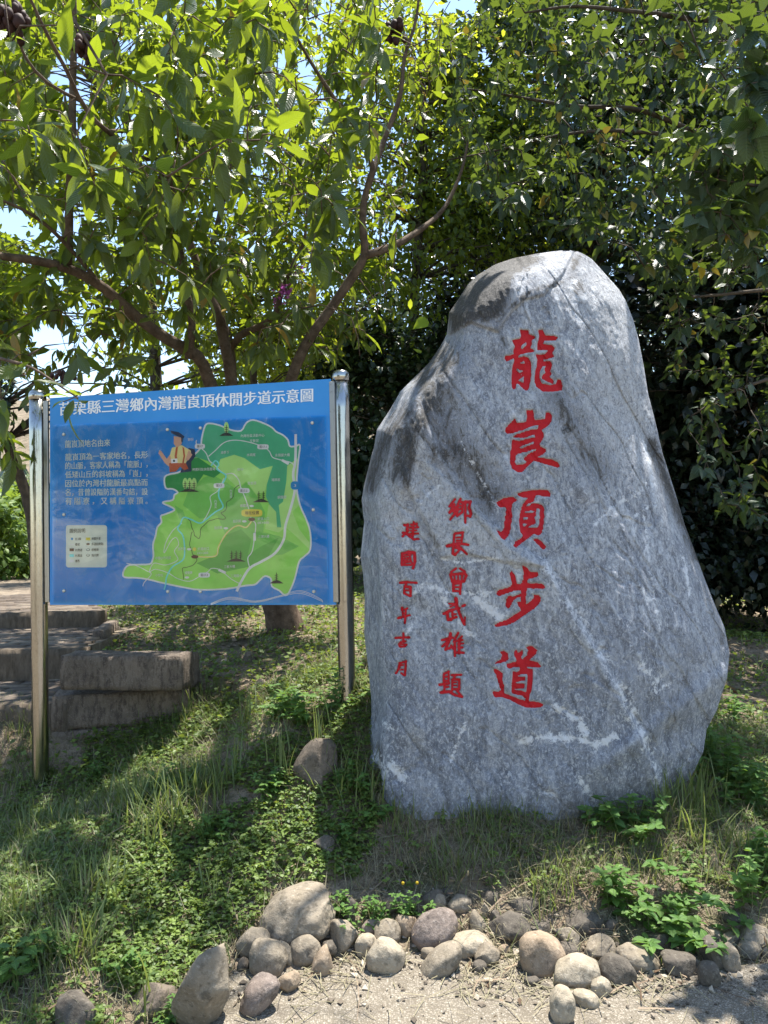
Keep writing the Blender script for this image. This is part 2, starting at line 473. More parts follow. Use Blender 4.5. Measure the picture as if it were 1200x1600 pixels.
# ---------------------------------------------------------------- glyph drawings (photo pixels)
def G(off, k, pts): return [(off[0] + x / k, off[1] + y / k) for x, y in pts]
class Glyph:
    def __init__(s, name, off, k, add=(), cut=(), strokes=(), w=50):
        s.name = name
        s.add = [G(off, k, p) for p in add]; s.cut = [G(off, k, p) for p in cut]
        s.str = []
        for st in strokes:
            ww = w; pts = st
            if isinstance(st, tuple) and len(st) == 2 and isinstance(st[1], (int, float)) : pts, ww = st
            s.str.append((G(off, k, pts), ww / k / 2))
        allp = [q for p in s.add for q in p] + [q for p, _ in s.str for q in p]
        a = np.array(allp)
        s.lo = a.min(0) - 9; s.hi = a.max(0) + 9
        s.h = 0.62
        s.nx = int((s.hi[0] - s.lo[0]) / s.h) + 2; s.ny = int((s.hi[1] - s.lo[1]) / s.h) + 2
        X, Y = np.meshgrid(s.lo[0] + np.arange(s.nx) * s.h, s.lo[1] + np.arange(s.ny) * s.h, indexing='ij')
        s.X, s.Y = X, Y
        D = np.full(X.shape, 99.0)
        for p in s.add: D = np.minimum(D, s.sdp(X, Y, p))
        for p, r in s.str:
            for i in range(len(p) - 1):
                D = np.minimum(D, s.seg(X, Y, p[i], p[i + 1]) - r * (1 - 0.22 * (i == len(p) - 2)))
        for p in s.cut: D = np.maximum(D, -s.sdp(X, Y, p))
        P = np.c_[X.ravel() * 0.35, Y.ravel() * 0.35, np.zeros(X.size)]
        s.D = D - (0.25 if s.add else 0.5) + (fbm(P, 2, 4) * 0.35).reshape(D.shape)
    @staticmethod
    def seg(X, Y, a, b):
        ax, ay = a; bx, by = b
        dx, dy = bx - ax, by - ay
        t = np.clip(((X - ax) * dx + (Y - ay) * dy) / (dx * dx + dy * dy + 1e-9), 0, 1)
        return np.hypot(X - ax - t * dx, Y - ay - t * dy)
    def sdp(s, X, Y, p):
        D = np.full(X.shape, 99.0)
        for i in range(len(p)): D = np.minimum(D, s.seg(X, Y, p[i], p[(i + 1) % len(p)]))
        return np.where(inpoly(X, Y, p), -D, D)
    def sample(s, px, py):
        u = (px - s.lo[0]) / s.h; v = (py - s.lo[1]) / s.h
        ok = (u >= 0) & (v >= 0) & (u < s.nx - 1.01) & (v < s.ny - 1.01)
        out = np.full(px.shape, 99.0)
        i = np.floor(u[ok]).astype(int); j = np.floor(v[ok]).astype(int); a = u[ok] - i; b = v[ok] - j
        D = s.D
        out[ok] = D[i, j] * (1 - a) * (1 - b) + D[i + 1, j] * a * (1 - b) + D[i, j + 1] * (1 - a) * b + D[i + 1, j + 1] * a * b
        return out

B1 = 10.909
GL = []
GL.append(Glyph('dragon', (780, 505), B1, add=[
 [(355,110),(500,125),(505,190),(600,215),(615,255),(550,290),(555,350),(530,425),(580,450),(620,490),(500,500),(330,545),(325,590),(420,565),(500,590),(545,680),(545,900),(510,1100),(470,1160),(420,1130),(330,1040),(290,1030),(285,1110),(245,1135),(215,1100),(210,900),(230,720),(260,640),(245,600),(120,660),(90,600),(100,565),(245,530),(240,460),(270,400),(230,320),(225,290),(355,265),(375,220),(360,150)],
 [(665,120),(740,105),(790,215),(930,215),(1000,240),(960,295),(770,300),(745,355),(900,375),(950,430),(905,510),(935,570),(870,600),(760,625),(740,655),(860,645),(900,690),(895,760),(870,800),(895,870),(860,920),(935,985),(915,1035),(820,995),(720,945),(735,890),(790,840),(770,780),(800,720),(735,735),(690,830),(690,960),(730,1030),(870,1055),(960,1040),(1000,960),(1050,960),(1080,1060),(1070,1150),(900,1165),(740,1165),(640,1090),(600,1000),(610,850),(640,720),(650,620),(620,535),(700,540),(790,520),(840,460),(650,460),(655,350),(685,230)]],
 cut=[[(385,370),(465,320),(465,375),(390,445),(365,430)],[(350,685),(425,640),(440,695)],[(300,760),(345,800),(410,805),(400,835),(340,850),(295,800)],[(325,975),(425,900),(415,1025)]]))
GL.append(Glyph('slope', (780, 630), B1, add=[
 [(460,120),(580,120),(600,290),(780,270),(800,160),(850,160),(905,220),(890,310),(820,400),(720,460),(765,540),(740,620),(685,700),(700,740),(790,780),(795,830),(740,880),(640,915),(900,960),(1000,1010),(1035,1070),(1010,1105),(760,1030),(590,980),(480,1080),(400,1170),(330,1180),(230,1130),(185,1020),(190,850),(225,630),(230,560),(250,520),(140,525),(95,480),(110,420),(270,255),(300,340),(460,320),(475,240)]],
 cut=[[(170,525),(400,460),(560,390),(680,370),(650,440),(500,465),(300,530),(240,570),(200,600)],[(235,590),(430,595),(600,530),(605,580),(450,610),(335,650),(210,610)],[(340,755),(600,645),(590,690),(370,775)],[(280,900),(310,865),(500,820),(645,770),(620,810),(500,860),(430,930),(420,970),(490,995),(430,1035),(290,1060),(270,1000)]]))
GL.append(Glyph('summit', (765, 755), B1, add=[
 [(110,330),(250,250),(400,235),(480,295),(395,340),(380,400),(385,560),(365,760),(330,880),(260,975),(200,940),(140,850),(110,780),(190,835),(235,800),(260,600),(280,450),(260,400),(190,420),(130,370)],
 [(470,180),(600,135),(850,110),(990,120),(1045,180),(1030,235),(930,230),(840,200),(780,215),(770,290),(700,350),(780,340),(900,370),(930,450),(930,620),(910,780),(880,875),(820,890),(760,860),(690,920),(560,1010),(440,1110),(405,1070),(430,1000),(540,940),(570,890),(520,820),(500,650),(520,500),(560,370),(660,240),(580,245),(490,215)],
 [(735,960),(800,945),(880,985),(960,1080),(950,1130),(910,1135),(830,1050)]],
 cut=[[(610,410),(640,360),(720,330),(700,370)],[(600,490),(700,465),(790,480),(800,430),(850,430),(855,600),(830,750),(780,760),(640,765),(700,720),(790,690),(790,640),(760,590),(795,540),(790,490),(600,515)],[(570,580),(660,580),(650,610),(575,640)],[(570,680),(640,700),(580,755)]]))
GL.append(Glyph('step', (765, 875), B1, add=[
 [(548,85),(640,130),(690,205),(820,210),(840,250),(800,295),(660,325),(640,400),(900,400),(955,470),(930,490),(640,485),(625,600),(615,765),(700,700),(760,640),(745,590),(840,600),(880,650),(860,730),(760,830),(640,910),(430,1060),(280,1120),(100,1145),(80,1115),(130,1075),(290,1020),(540,860),(460,720),(530,710),(535,620),(440,660),(390,720),(360,790),(320,830),(275,800),(275,700),(310,620),(350,600),(385,630),(530,575),(535,515),(430,520),(330,560),(160,615),(120,590),(125,525),(340,460),(385,410),(370,340),(335,230),(380,185),(450,290),(465,410),(535,410),(580,300),(575,200)]]))
GL.append(Glyph('way', (760, 1000), B1, add=[
 [(230,205),(290,180),(370,230),(385,320),(330,370),(135,415),(170,375),(250,320),(265,260)],
 [(110,475),(200,510),(275,570),(270,680),(300,770),(300,910),(420,950),(560,1010),(700,1045),(880,1055),(985,1105),(940,1140),(830,1160),(690,1155),(560,1105),(400,1020),(270,975),(140,980),(105,920),(110,870),(200,880),(245,860),(210,750),(165,590),(130,550)],
 [(475,200),(505,160),(550,215),(620,165),(625,230),(590,320),(610,330),(690,260),(710,180),(680,120),(770,95),(870,180),(840,250),(720,350),(870,375),(940,455),(900,475),(690,450),(690,480),(800,500),(790,750),(740,960),(725,1055),(655,1055),(665,1010),(620,950),(450,920),(420,860),(440,600),(455,530),(510,550),(560,520),(565,460),(480,465),(380,490),(340,460),(340,410),(500,370),(515,350),(480,270)]],
 cut=[[(525,620),(590,585),(700,585),(700,750),(670,890),(580,860),(480,850),(480,830),(640,825),(660,780),(640,740),(500,735),(500,715),(660,690),(670,640),(640,625)]]))
K2, K3, K4 = 14.545, 13.333, 17.78
GL.append(Glyph('township', (690, 770), K2, strokes=[[(300,150),(180,310)],[(180,310),(290,270)],[(290,260),(180,450)],[(180,450),(310,370)],[(320,330),(300,480),(200,600)],[(430,140),(360,290)],([(400,200),(480,220),(470,440)],46),([(380,300),(470,290)],40),([(380,380),(470,360)],40),[(370,300),(350,520)],[(350,530),(470,440)],[(540,200),(540,680)],[(540,210),(660,200),(620,330)],[(620,330),(670,470),(650,540),(590,520)]], w=52))
GL.append(Glyph('head', (690, 770), K2, strokes=[[(300,930),(490,900)],[(290,960),(270,1180)],([(340,1020),(460,1010)],36),([(340,1090),(460,1080)],36),[(480,920),(455,1100)],([(130,1210),(400,1150),(600,1180)],58),[(270,1200),(255,1380),(310,1410),(410,1290)],[(400,1180),(340,1250),(440,1260),(570,1390)]], w=50))
GL.append(Glyph('surname', (685, 880), K2, strokes=[([(400,120),(290,200)],46),([(490,120),(600,190)],46),[(275,260),(600,235),(635,280),(580,415),(315,415),(275,260)],([(360,260),(370,400)],40),([(450,240),(450,400)],40),([(540,250),(530,400)],40),[(345,460),(340,630),(500,640)],[(350,460),(510,450),(490,700)],([(370,545),(470,545)],38)], w=48))
GL.append(Glyph('martial', (685, 880), K2, strokes=[([(400,800),(420,1000),(590,1390)],66),([(250,920),(420,925)],44),([(270,990),(400,930)],36),[(125,1150),(300,1060),(480,1025)],([(600,955),(550,975)],60),[(200,1120),(220,1290),(290,1290)],([(310,1090),(330,1230)],46),([(330,1165),(400,1155)],36),([(220,1290),(415,1220)],50),([(600,1380),(605,1230)],26)], w=50))
GL.append(Glyph('hero', (680, 980), K3, strokes=[[(320,130),(300,260),(150,400)],[(140,270),(360,220)],[(290,300),(210,470)],[(210,470),(350,410)],([(330,380),(370,450)],42),[(480,120),(390,300)],([(410,260),(410,600)],48),([(560,190),(490,270)],44),([(440,290),(570,265)],44),([(500,250),(500,540)],54),([(480,350),(580,340)],42),([(480,430),(570,420)],42),([(430,530),(590,530)],50)], w=48))
GL.append(Glyph('inscribed', (680, 980), K3, strokes=[[(190,970),(280,930),(280,1130)],[(180,980),(180,1150)],([(200,1040),(270,1030)],32),([(190,1125),(280,1105)],36),([(90,1200),(290,1170)],50),[(200,1180),(190,1330)],([(210,1250),(280,1240)],36),([(120,1360),(300,1340),(420,1420),(560,1450)],50),([(340,1000),(540,990)],46),[(420,1010),(370,1090)],[(355,1090),(500,1090),(500,1290),(355,1290),(355,1090)],([(370,1150),(440,1150)],30),([(370,1215),(440,1215)],30),([(370,1300),(310,1370)],42),([(450,1310),(540,1430)],46)], w=40))
GL.append(Glyph('found', (615, 810), K4, strokes=[[(300,190),(400,180),(370,300),(410,340),(250,500)],[(260,400),(400,450),(560,580),(690,570)],([(490,180),(640,150),(650,250)],50),([(450,260),(690,250)],46),([(480,340),(640,330)],40),([(470,430),(680,420)],50),[(560,110),(530,500)]], w=56))
GL.append(Glyph('nation', (615, 810), K4, strokes=[[(235,990),(225,1290),(480,1290)],([(235,990),(420,930),(580,960),(590,1200),(540,1390)],66),([(290,1050),(480,1010)],44),([(300,1110),(395,1100),(390,1170),(300,1180),(300,1110)],38),([(290,1240),(430,1210)],40),([(430,960),(480,1200),(560,1290)],44)], w=54))
GL.append(Glyph('hundred', (610, 900), K4, strokes=[[(270,190),(480,170),(730,190)],[(450,200),(390,300)],[(390,300),(380,480)],([(400,290),(560,310),(560,550)],64),([(430,400),(490,400)],40),([(390,480),(540,560)],56)], w=52))
GL.append(Glyph('year', (610, 900), K4, strokes=[[(330,880),(320,950),(470,900)],[(340,950),(350,1110)],[(430,940),(400,1310)],[(220,1170),(400,1120),(540,1090)],([(360,1040),(430,1030)],36)], w=50))
GL.append(Glyph('lucky', (605, 980), K4, strokes=[[(230,300),(610,280)],[(450,170),(450,400)],[(370,420),(500,390)],([(330,470),(350,540),(480,540),(540,480),(330,470)],38)], w=54))
GL.append(Glyph('moon', (605, 980), K4, strokes=[[(340,1000),(520,950)],([(520,940),(490,1340)],60),([(340,1040),(320,1160),(240,1290)],50),([(370,1060),(440,1050)],44),([(380,1190),(430,1180)],44),([(380,1270),(470,1340)],44)], w=54))

# ---------------------------------------------------------------- the boulder
LS = [(1400,598),(1345,592),(1300,588),(1275,577),(1243,571),(1193,565),(1147,573),(1118,580),(1091,580),(1041,575),(989,569),(933,570),(896,567),(871,563),(815,569),(782,565),(762,568),(710,581),(700,584),(671,589),(640,609.5),(611,626),(595,642),(566,671),(541,688),(522.6,698),(506,700),(487.5,702),(473,712.6),(444,731),(430,745.6),(413,774),(404,800),(397,835),(393,862),(391,880)]
RS = [(1400,1005),(1345,1020),(1300,1028),(1270,1038),(1247,1050),(1230,1065),(1216,1079),(1175,1099),(1140,1104),(1110,1120),(1087,1127),(1060,1136),(1020,1140),(980,1132),(952,1120),(907,1102),(860,1085),(820,1070),(770,1055),(707,1035),(655,1023),(617,1013),(573,1006),(531,998),(501,990),(470,978),(452,967),(425,943),(405,925),(397,912),(393,903),(391,890)]
YR = 3.50
ls = np.array(LS[::-1]); rs = np.array(RS[::-1])
rows_t = np.r_[391 + 30 * (np.linspace(0, 1, 26) ** 2), np.arange(422.2, 1400, 2.1)]
xl = np.interp(rows_t, ls[:, 0], ls[:, 1]); xr = np.interp(rows_t, rs[:, 0], rs[:, 1])
NF = 250; NB = 60
s_f = 0.5 - 0.5 * np.cos(np.linspace(0, 1, NF) * math.pi); s_f = 0.55 * s_f + 0.45 * np.linspace(0, 1, NF)
s_b = np.linspace(1, 0, NB + 2)[1:-1]
def sstep(a, b, x):
    t = np.clip((x - a) / (b - a), 0, 1); return t * t * (3 - 2 * t)
def plinedist(px, py, pts):
    D = np.full(px.shape, 1e3)
    for i in range(len(pts) - 1): D = np.minimum(D, Glyph.seg(px, py, pts[i], pts[i + 1]))
    return D
outline = [(x, y) for y, x in LS] + [(x, y) for y, x in RS[::-1]]
def front_depth(px, py):
    """relief of the front face, metres in front of the boulder's middle plane (photo-pixel parameters)"""
    inside_d = plinedist(px, py, outline + outline[:1])
    xlq = np.interp(py, ls[:, 0], ls[:, 1]); xrq = np.interp(py, rs[:, 0], rs[:, 1])
    dl = np.clip(px - xlq, 0, None); dr = np.clip(xrq - px, 0, None)
    dt = np.clip(py - 388, 0, None)
    el = 1 - np.clip(dl / 75, 0, 1); er = 1 - np.clip(dr / 230, 0, 1); et = 1 - np.clip(dt / 90, 0, 1)
    d = 0.27 * np.sqrt(np.clip(1 - el ** 2.2, 0, 1)) * (1 - 0.8 * er ** 2.4) * (np.clip(1 - et ** 2.6, 0, 1) ** 0.5)
    edgef = np.sqrt(np.clip(inside_d / 26, 0, 1))
    d = d * (0.25 + 0.75 * edgef)
    # big lower facet standing slightly proud, bounded by the ridge running down to the right
    ridge = [(640, 600), (690, 720), (745, 800), (800, 850), (850, 880), (900, 970), (950, 1050), (1000, 1150), (1040, 1250), (1060, 1400)]
    poly = ridge + [(400, 1400), (400, 600)]
    sd = plinedist(px, py, ridge); sd = np.where(inpoly(px, py, poly), -sd, sd)
    d = d + 0.028 * (1 - sstep(-3, 9, sd)) - 0.0003 * np.clip(-sd, 0, 120)
    d = d - 0.05 * sstep(0, 170, sd) * 0.6
    # upper pale facet edge and its under-step
    r2 = [(655, 640), (664, 700), (690, 760), (640, 772), (690, 870), (730, 868), (790, 880), (850, 890)]
    poly2 = [(655, 640), (668, 720), (740, 790), (790, 850), (850, 885), (790, 878), (730, 866), (690, 872), (668, 820), (640, 772), (628, 735)]
    s2 = plinedist(px, py, poly2 + poly2[:1]); s2 = np.where(inpoly(px, py, poly2), -s2, s2)
    d = d + 0.014 * (1 - sstep(-3, 3, s2))
    # knob on the left shoulder
    d = d + 0.03 * np.exp(-(((px - 628) / 13) ** 2 + ((py - 755) / 22) ** 2))
    # vertical chipped strips on the left edge
    for off, amp in ((20, 0.036), (9, 0.03)):
        wob = 5 * np.sin(py * 0.021 + off) + 3 * np.sin(py * 0.057 + off * 2)
        d = d - amp * (1 - sstep(-2, 2.5, dl - off - wob)) * sstep(700, 760, py)
    # dark hollow low on the left edge
    d = d - 0.05 * np.exp(-(((px - 592) / 9) ** 2 + ((py - 1215) / 52) ** 2))
    # cap: broken upper left block
    cap = [(880, 430), (850, 462), (820, 470), (800, 488), (778, 520), (735, 505), (700, 525), (690, 380), (905, 380)]
    sc = plinedist(px, py, cap + cap[:1]); sc = np.where(inpoly(px, py, cap), -sc, sc)
    d = d + 0.016 * (1 - sstep(-3, 4, sc)) - 0.012 * np.exp(-(sc / 2.5) ** 2)
    # shallow folds of the right flank
    d = d - 0.03 * np.exp(-(((px - 1015 - (py - 700) * 0.42) / 14) ** 2)) * sstep(600, 680, py) * (1 - sstep(900, 1000, py))
    d = d + 0.03 * np.exp(-((((px - 1085) + (py - 1090) * 1.3) / 26) ** 2)) * sstep(1000, 1060, py) * (1 - sstep(1150, 1230, py))
    P = np.c_[px.ravel() / 100, py.ravel() / 100, np.zeros(px.size)]
    A = np.c_[(px.ravel() * 0.87 + py.ravel() * -0.5) / 26, (px.ravel() * 0.5 + py.ravel() * 0.87) / 110, np.zeros(px.size)]
    d = d + (0.018 * fbm(P * 0.9, 3, 21) + 0.007 * fbm(A, 4, 31, 0.6) + 0.006 * (np.abs(fbm(A * 0.6 + 9, 3, 61)) < 0.06) * -1.0 + 0.0016 * fbm(P * 22, 2, 41)).reshape(px.shape)
    return d
def rock_pt(px, py, depth):
    """move along the boulder's own frame: x,z from the silhouette plane, y towards the front by depth"""
    d = _f * FPX + _r * (px[:, None] - 600.0) + _u * (800.0 - py[:, None])
    P = CAM + d * (YR / d[:, 1])[:, None]
    # pull towards the front while keeping the facade upright: the face leans back slightly towards the top
    k = (YR - depth + 0.0) / YR
    return CAM + (P - CAM) * k[:, None]
ROWS = len(rows_t); RING = NF + NB
PX = xl[:, None] + (xr - xl)[:, None] * s_f[None, :]
PY = np.repeat(rows_t[:, None], NF, 1)
lean = lambda py: 0.16 * (1290 - py) / 900
DF = front_depth(PX.ravel(), PY.ravel())
base_front = DF - lean(PY.ravel())
sd_all = np.full(PX.size, 99.0)
for g in GL: sd_all = np.minimum(sd_all, g.sample(PX.ravel(), PY.ravel()))
carve = 1 - sstep(-1.2, 1.2, sd_all)
Vf0 = rock_pt(PX.ravel(), PY.ravel(), base_front)
Vf = rock_pt(PX.ravel(), PY.ravel(), base_front - 0.017 * carve)
BX = xl[:, None] + (xr - xl)[:, None] * s_b[None, :]
BY = np.repeat(rows_t[:, None], NB, 1)
ub = 2 * s_b - 1
bd = 0.45 * np.sqrt(np.clip(1 - np.abs(ub) ** 2.6, 0, 1))[None, :] * np.clip((BY - 391) / 160, 0, 1) ** 0.5
bdn = fbm(np.c_[BX.ravel() / 120, BY.ravel() / 120, np.ones(BX.size)], 4, 77).reshape(BX.shape)
Pb = W(0, 0, 1)  # placeholder shape
d = _f * FPX + _r * (BX.ravel()[:, None] - 600.0) + _u * (800.0 - BY.ravel()[:, None])
Pm = CAM + d * (YR / d[:, 1])[:, None]
kk = (YR + lean(BY.ravel())) / YR
Vb = CAM + (Pm - CAM) * kk[:, None]
Vb[:, 1] += (bd * (1 + 0.12 * bdn)).ravel()
V = np.concatenate([Vf.reshape(ROWS, NF, 3), Vb.reshape(ROWS, NB, 3)], 1)
Vv = V.reshape(-1, 3)
i = np.arange(ROWS - 1)[:, None] * RING; j = np.arange(RING)[None, :]; j2 = (j + 1) % RING
RF = np.stack([i + j, i + RING + j, i + RING + j2, i + j2], -1).reshape(-1, 4)
# masks painted from the stone's own markings, plus one sun streak on its right side
def full(a_front, back=0.0):
    o_ = np.full((ROWS, RING), float(back)); o_[:, :NF] = a_front.reshape(ROWS, NF); return o_.ravel()
px_, py_ = PX.ravel(), PY.ravel()
def line_mask(pts, w): return np.clip(1 - plinedist(px_, py_, pts) / w, 0, 1)
stain = np.zeros(px_.shape)
capd = [(850, 405), (800, 430), (790, 480), (770, 500), (735, 500), (705, 520), (690, 400), (800, 385)]
sc = plinedist(px_, py_, capd + capd[:1]); sc = np.where(inpoly(px_, py_, capd), -sc, sc)
stain = np.maximum(stain, 1.6 * (1.0 - sstep(-14, 16, sc)))
stain = np.maximum(stain, 0.95 * line_mask([(905, 400), (893, 425), (905, 450)], 15))
stain = np.maximum(stain, 0.85 * line_mask([(880, 440), (830, 455), (795, 482), (775, 510), (790, 540)], 8))
stain = np.maximum(stain, 1.2 * line_mask([(690, 550), (660, 590), (672, 640), (640, 680), (630, 740)], 40))
stain = np.maximum(stain, 1.1 * line_mask([(640, 640), (600, 690), (580, 760)], 24))
stain = np.maximum(stain, 0.95 * line_mask([(700, 560), (680, 620), (700, 690), (770, 780)], 58))
stain = np.maximum(stain, 1.3 * line_mask([(1018, 690), (1040, 750), (1065, 810), (1090, 870)], 17))
stain = np.maximum(stain, 0.6 * line_mask([(1080, 860), (1115, 950), (1132, 1010)], 16))
stain = np.maximum(stain, 0.75 * line_mask([(860, 600), (910, 690), (940, 740)], 44))
stain = np.maximum(stain, 0.25 * line_mask([(870, 700), (900, 830), (960, 1000), (1020, 1160)], 30))
stain = np.maximum(stain, 0.6 * line_mask([(655, 815), (683, 850), (692, 880)], 10))
stain = np.maximum(stain, 0.8 * line_mask([(592, 1165), (594, 1215), (592, 1265)], 10))
stain = np.maximum(stain, 0.45 * line_mask([(1075, 1020), (1065, 1090), (1010, 1180)], 40))
vein_sun = np.zeros(px_.shape)
for vk, (pts, w_) in enumerate([([(815, 1157), (850, 1152), (905, 1153), (930, 1165), (960, 1150)], 8), ([(868, 1105), (880, 1112), (905, 1125), (915, 1145)], 9),
                ([(640, 930), (660, 917), (700, 922), (760, 930)], 8), ([(690, 935), (730, 985), (745, 1000)], 6), ([(745, 935), (770, 955), (785, 970)], 10),
                ([(625, 1000), (640, 985), (650, 965)], 5), ([(610, 1195), (630, 1215)], 12), ([(728, 1128), (712, 1165), (705, 1190)], 4),
                ([(905, 1215), (920, 1240), (935, 1260)], 6), ([(845, 1238), (865, 1241)], 5), ([(640, 880), (665, 868)], 4), ([(690, 755), (655, 785)], 3),
                ([(970, 785), (1000, 770), (1010, 755)], 4), ([(930, 820), (960, 790)], 3.5), ([(980, 815), (1015, 790)], 3.5), ([(1005, 800), (1012, 850), (1030, 980)], 4),
                ([(850, 880), (900, 960), (950, 1040), (1000, 1140), (1040, 1240)], 12), ([(1005, 690), (1015, 730), (1022, 760)], 5),  # last streak: sunlight on the right side, painted white among the veins
                ([(1005, 1040), (1012, 1050)], 9), ([(1020, 1075), (1033, 1055)], 5), ([(1027, 1080), (1045, 1070)], 5), ([(1068, 870), (1078, 930)], 4), ([(690, 873), (720, 880), (780, 872)], 4),
                ([(925, 450), (930, 470)], 6), ([(900, 440), (893, 450)], 8), ([(720, 690), (780, 800)], 3), ([(1003, 920), (1012, 940)], 7), ([(600, 1130), (615, 1140)], 6), ([(590, 1180), (600, 1205), (597, 1225)], 9)]):
    vein_sun = np.maximum(vein_sun, (0.55 if pts[0] in ((850, 880), (720, 690), (690, 755), (1005, 800), (640, 880)) else 0.95 if vk < 2 or vk in (4, 6, 10) else 0.75) * line_mask(pts, w_ * 1.3))
pale = np.zeros(px_.shape)
for pl, w_ in [([(655, 640), (668, 720), (740, 790), (790, 850), (850, 885), (790, 878), (730, 866), (690, 872), (668, 820), (640, 772), (628, 735)], 12),
               ([(600, 720), (640, 780), (650, 830), (610, 860), (580, 800)], 20), ([(980, 420), (1010, 620), (1000, 760), (930, 640), (930, 430)], 40)]:
    s_ = plinedist(px_, py_, pl + pl[:1]); s_ = np.where(inpoly(px_, py_, pl), -s_, s_)
    pale = np.maximum(pale, 1 - sstep(-w_ * 0.5, w_ * 0.7, s_))
groove = (1 - sstep(0.6, 2.6, sd_all))
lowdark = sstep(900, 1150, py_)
t = NT('gneiss')
o = t.coord()
mp = t.n('ShaderNodeMapping', i_Vector=o, i_Rotation=(0, R(26), 0), i_Scale=(1.0, 1.0, 0.42)).outputs[0]
mp2 = t.n('ShaderNodeMapping', i_Vector=o, i_Rotation=(0, R(-42), 0), i_Scale=(1.0, 1.0, 0.22)).outputs[0]
mp3 = t.n('ShaderNodeMapping', i_Vector=o, i_Rotation=(0, R(18), 0), i_Scale=(1.0, 1.0, 0.62)).outputs[0]
n1 = t.noise(mp, 20, 9, 0.74, 1.1); n2 = t.noise(mp3, 66, 5, 0.78, 0.9); n3 = t.noise(o, 2.6, 5, 0.6, 0.6); n4 = t.noise(o, 125, 3, 0.75); n5 = t.noise(mp2, 14, 7, 0.68, 0.8)
c = t.ramp(n1, [(0.34, (0.12, 0.13, 0.155)), (0.47, (0.28, 0.296, 0.332)), (0.57, (0.44, 0.46, 0.495)), (0.67, (0.68, 0.70, 0.73))])
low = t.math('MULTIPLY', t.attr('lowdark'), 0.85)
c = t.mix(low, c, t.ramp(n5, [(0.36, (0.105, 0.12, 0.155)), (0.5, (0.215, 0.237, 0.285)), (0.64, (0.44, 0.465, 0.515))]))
c = t.mix(t.mapr(n3, 0.44, 0.66, 0, 0.4), c, (0.21, 0.22, 0.25))
c = t.mix(t.mapr(n5, 0.54, 0.68, 0, 0.6), c, (0.13, 0.14, 0.165))
c = t.mix(t.mapr(n3, 0.46, 0.30, 0, 0.35), c, (0.46, 0.47, 0.49))
c = t.mix(t.math('MULTIPLY', t.attr('pale'), t.mapr(n4, 0.2, 0.6, 0.35, 0.75)), c, (0.45, 0.455, 0.465))
c = t.mix(t.mapr(n2, 0.53, 0.61, 0, 0.7), c, (0.60, 0.615, 0.645))
c = t.mix(t.mapr(n2, 0.39, 0.47, 0.6, 0), c, (0.09, 0.096, 0.115))
c = t.mix(t.mapr(n4, 0.58, 0.66, 0, 0.5), c, (0.64, 0.65, 0.67))
c = t.mix(t.mapr(n4, 0.34, 0.42, 0.5, 0.0), c, (0.10, 0.105, 0.12))
nst = t.math('SUBTRACT', t.math('ADD', t.math('MULTIPLY', n1, 0.6), t.math('MULTIPLY', n2, 0.4)), 0.5)
st = t.mapr(t.math('ADD', t.attr('stain'), t.math('MULTIPLY', nst, 6.5)), 0.40, 1.05, 0, 0.95)
st = t.math('MULTIPLY', st, t.mapr(t.attr('stain'), 0.0, 0.3))
c = t.mix(st, c, t.ramp(n2, [(0.38, (0.016, 0.015, 0.014)), (0.55, (0.05, 0.045, 0.04)), (0.68, (0.18, 0.165, 0.15))]))
vn = t.mapr(t.math('ADD', t.attr('vein_sun'), t.math('MULTIPLY', t.math('SUBTRACT', t.noise(o, 34, 6, 0.8, 0.5), 0.5), 4.2)), 0.42, 0.72, 0, 0.92)
vn = t.math('MULTIPLY', vn, t.mapr(t.attr('vein_sun'), 0.0, 0.06))
c = t.mix(vn, c, (0.70, 0.71, 0.73))
c = t.mix(t.math('MULTIPLY', t.attr('groove'), 0.6), c, (0.52, 0.52, 0.53))
# soil splash at the foot
sepz = t.n('ShaderNodeSeparateXYZ', i_0=o).outputs[2]
c = t.mix(t.math('MULTIPLY', t.mapr(sepz, 0.05, 0.24, 0.75, 0), t.mapr(n1, 0.35, 0.6)), c, (0.17, 0.14, 0.105))
hh = t.math('ADD', t.math('MULTIPLY', n1, 1.0), t.math('ADD', t.math('MULTIPLY', n2, 0.5), t.math('MULTIPLY', n4, 0.2)))
M['gneiss'] = t.done(t.principled(c, t.mapr(n2, 0.3, 0.8, 0.55, 0.8), 0, 0.4, t.bump(hh, 1.0, 0.016)))
boulder = thing('inscribed_boulder', 'tall grey streaked boulder standing upright with red carved calligraphy down its face', 'boulder', (0.62, 3.45, 0.2))
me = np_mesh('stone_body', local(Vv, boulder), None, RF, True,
             dict(stain=full(stain), vein_sun=full(vein_sun), pale=full(pale), groove=full(groove), lowdark=full(lowdark, 1)))
# close top and bottom
bmm = bmesh.new(); bmm.from_mesh(me); bmm.verts.ensure_lookup_table()
bmm.faces.new([bmm.verts[k] for k in range(RING)])
bmm.faces.new([bmm.verts[(ROWS - 1) * RING + k] for k in reversed(range(RING))])
bmesh.ops.recalc_face_normals(bmm, faces=bmm.faces)
bmm.to_mesh(me); bmm.free()
for p in me.polygons: p.use_smooth = True
link('stone_body', me, M['gneiss'], boulder)

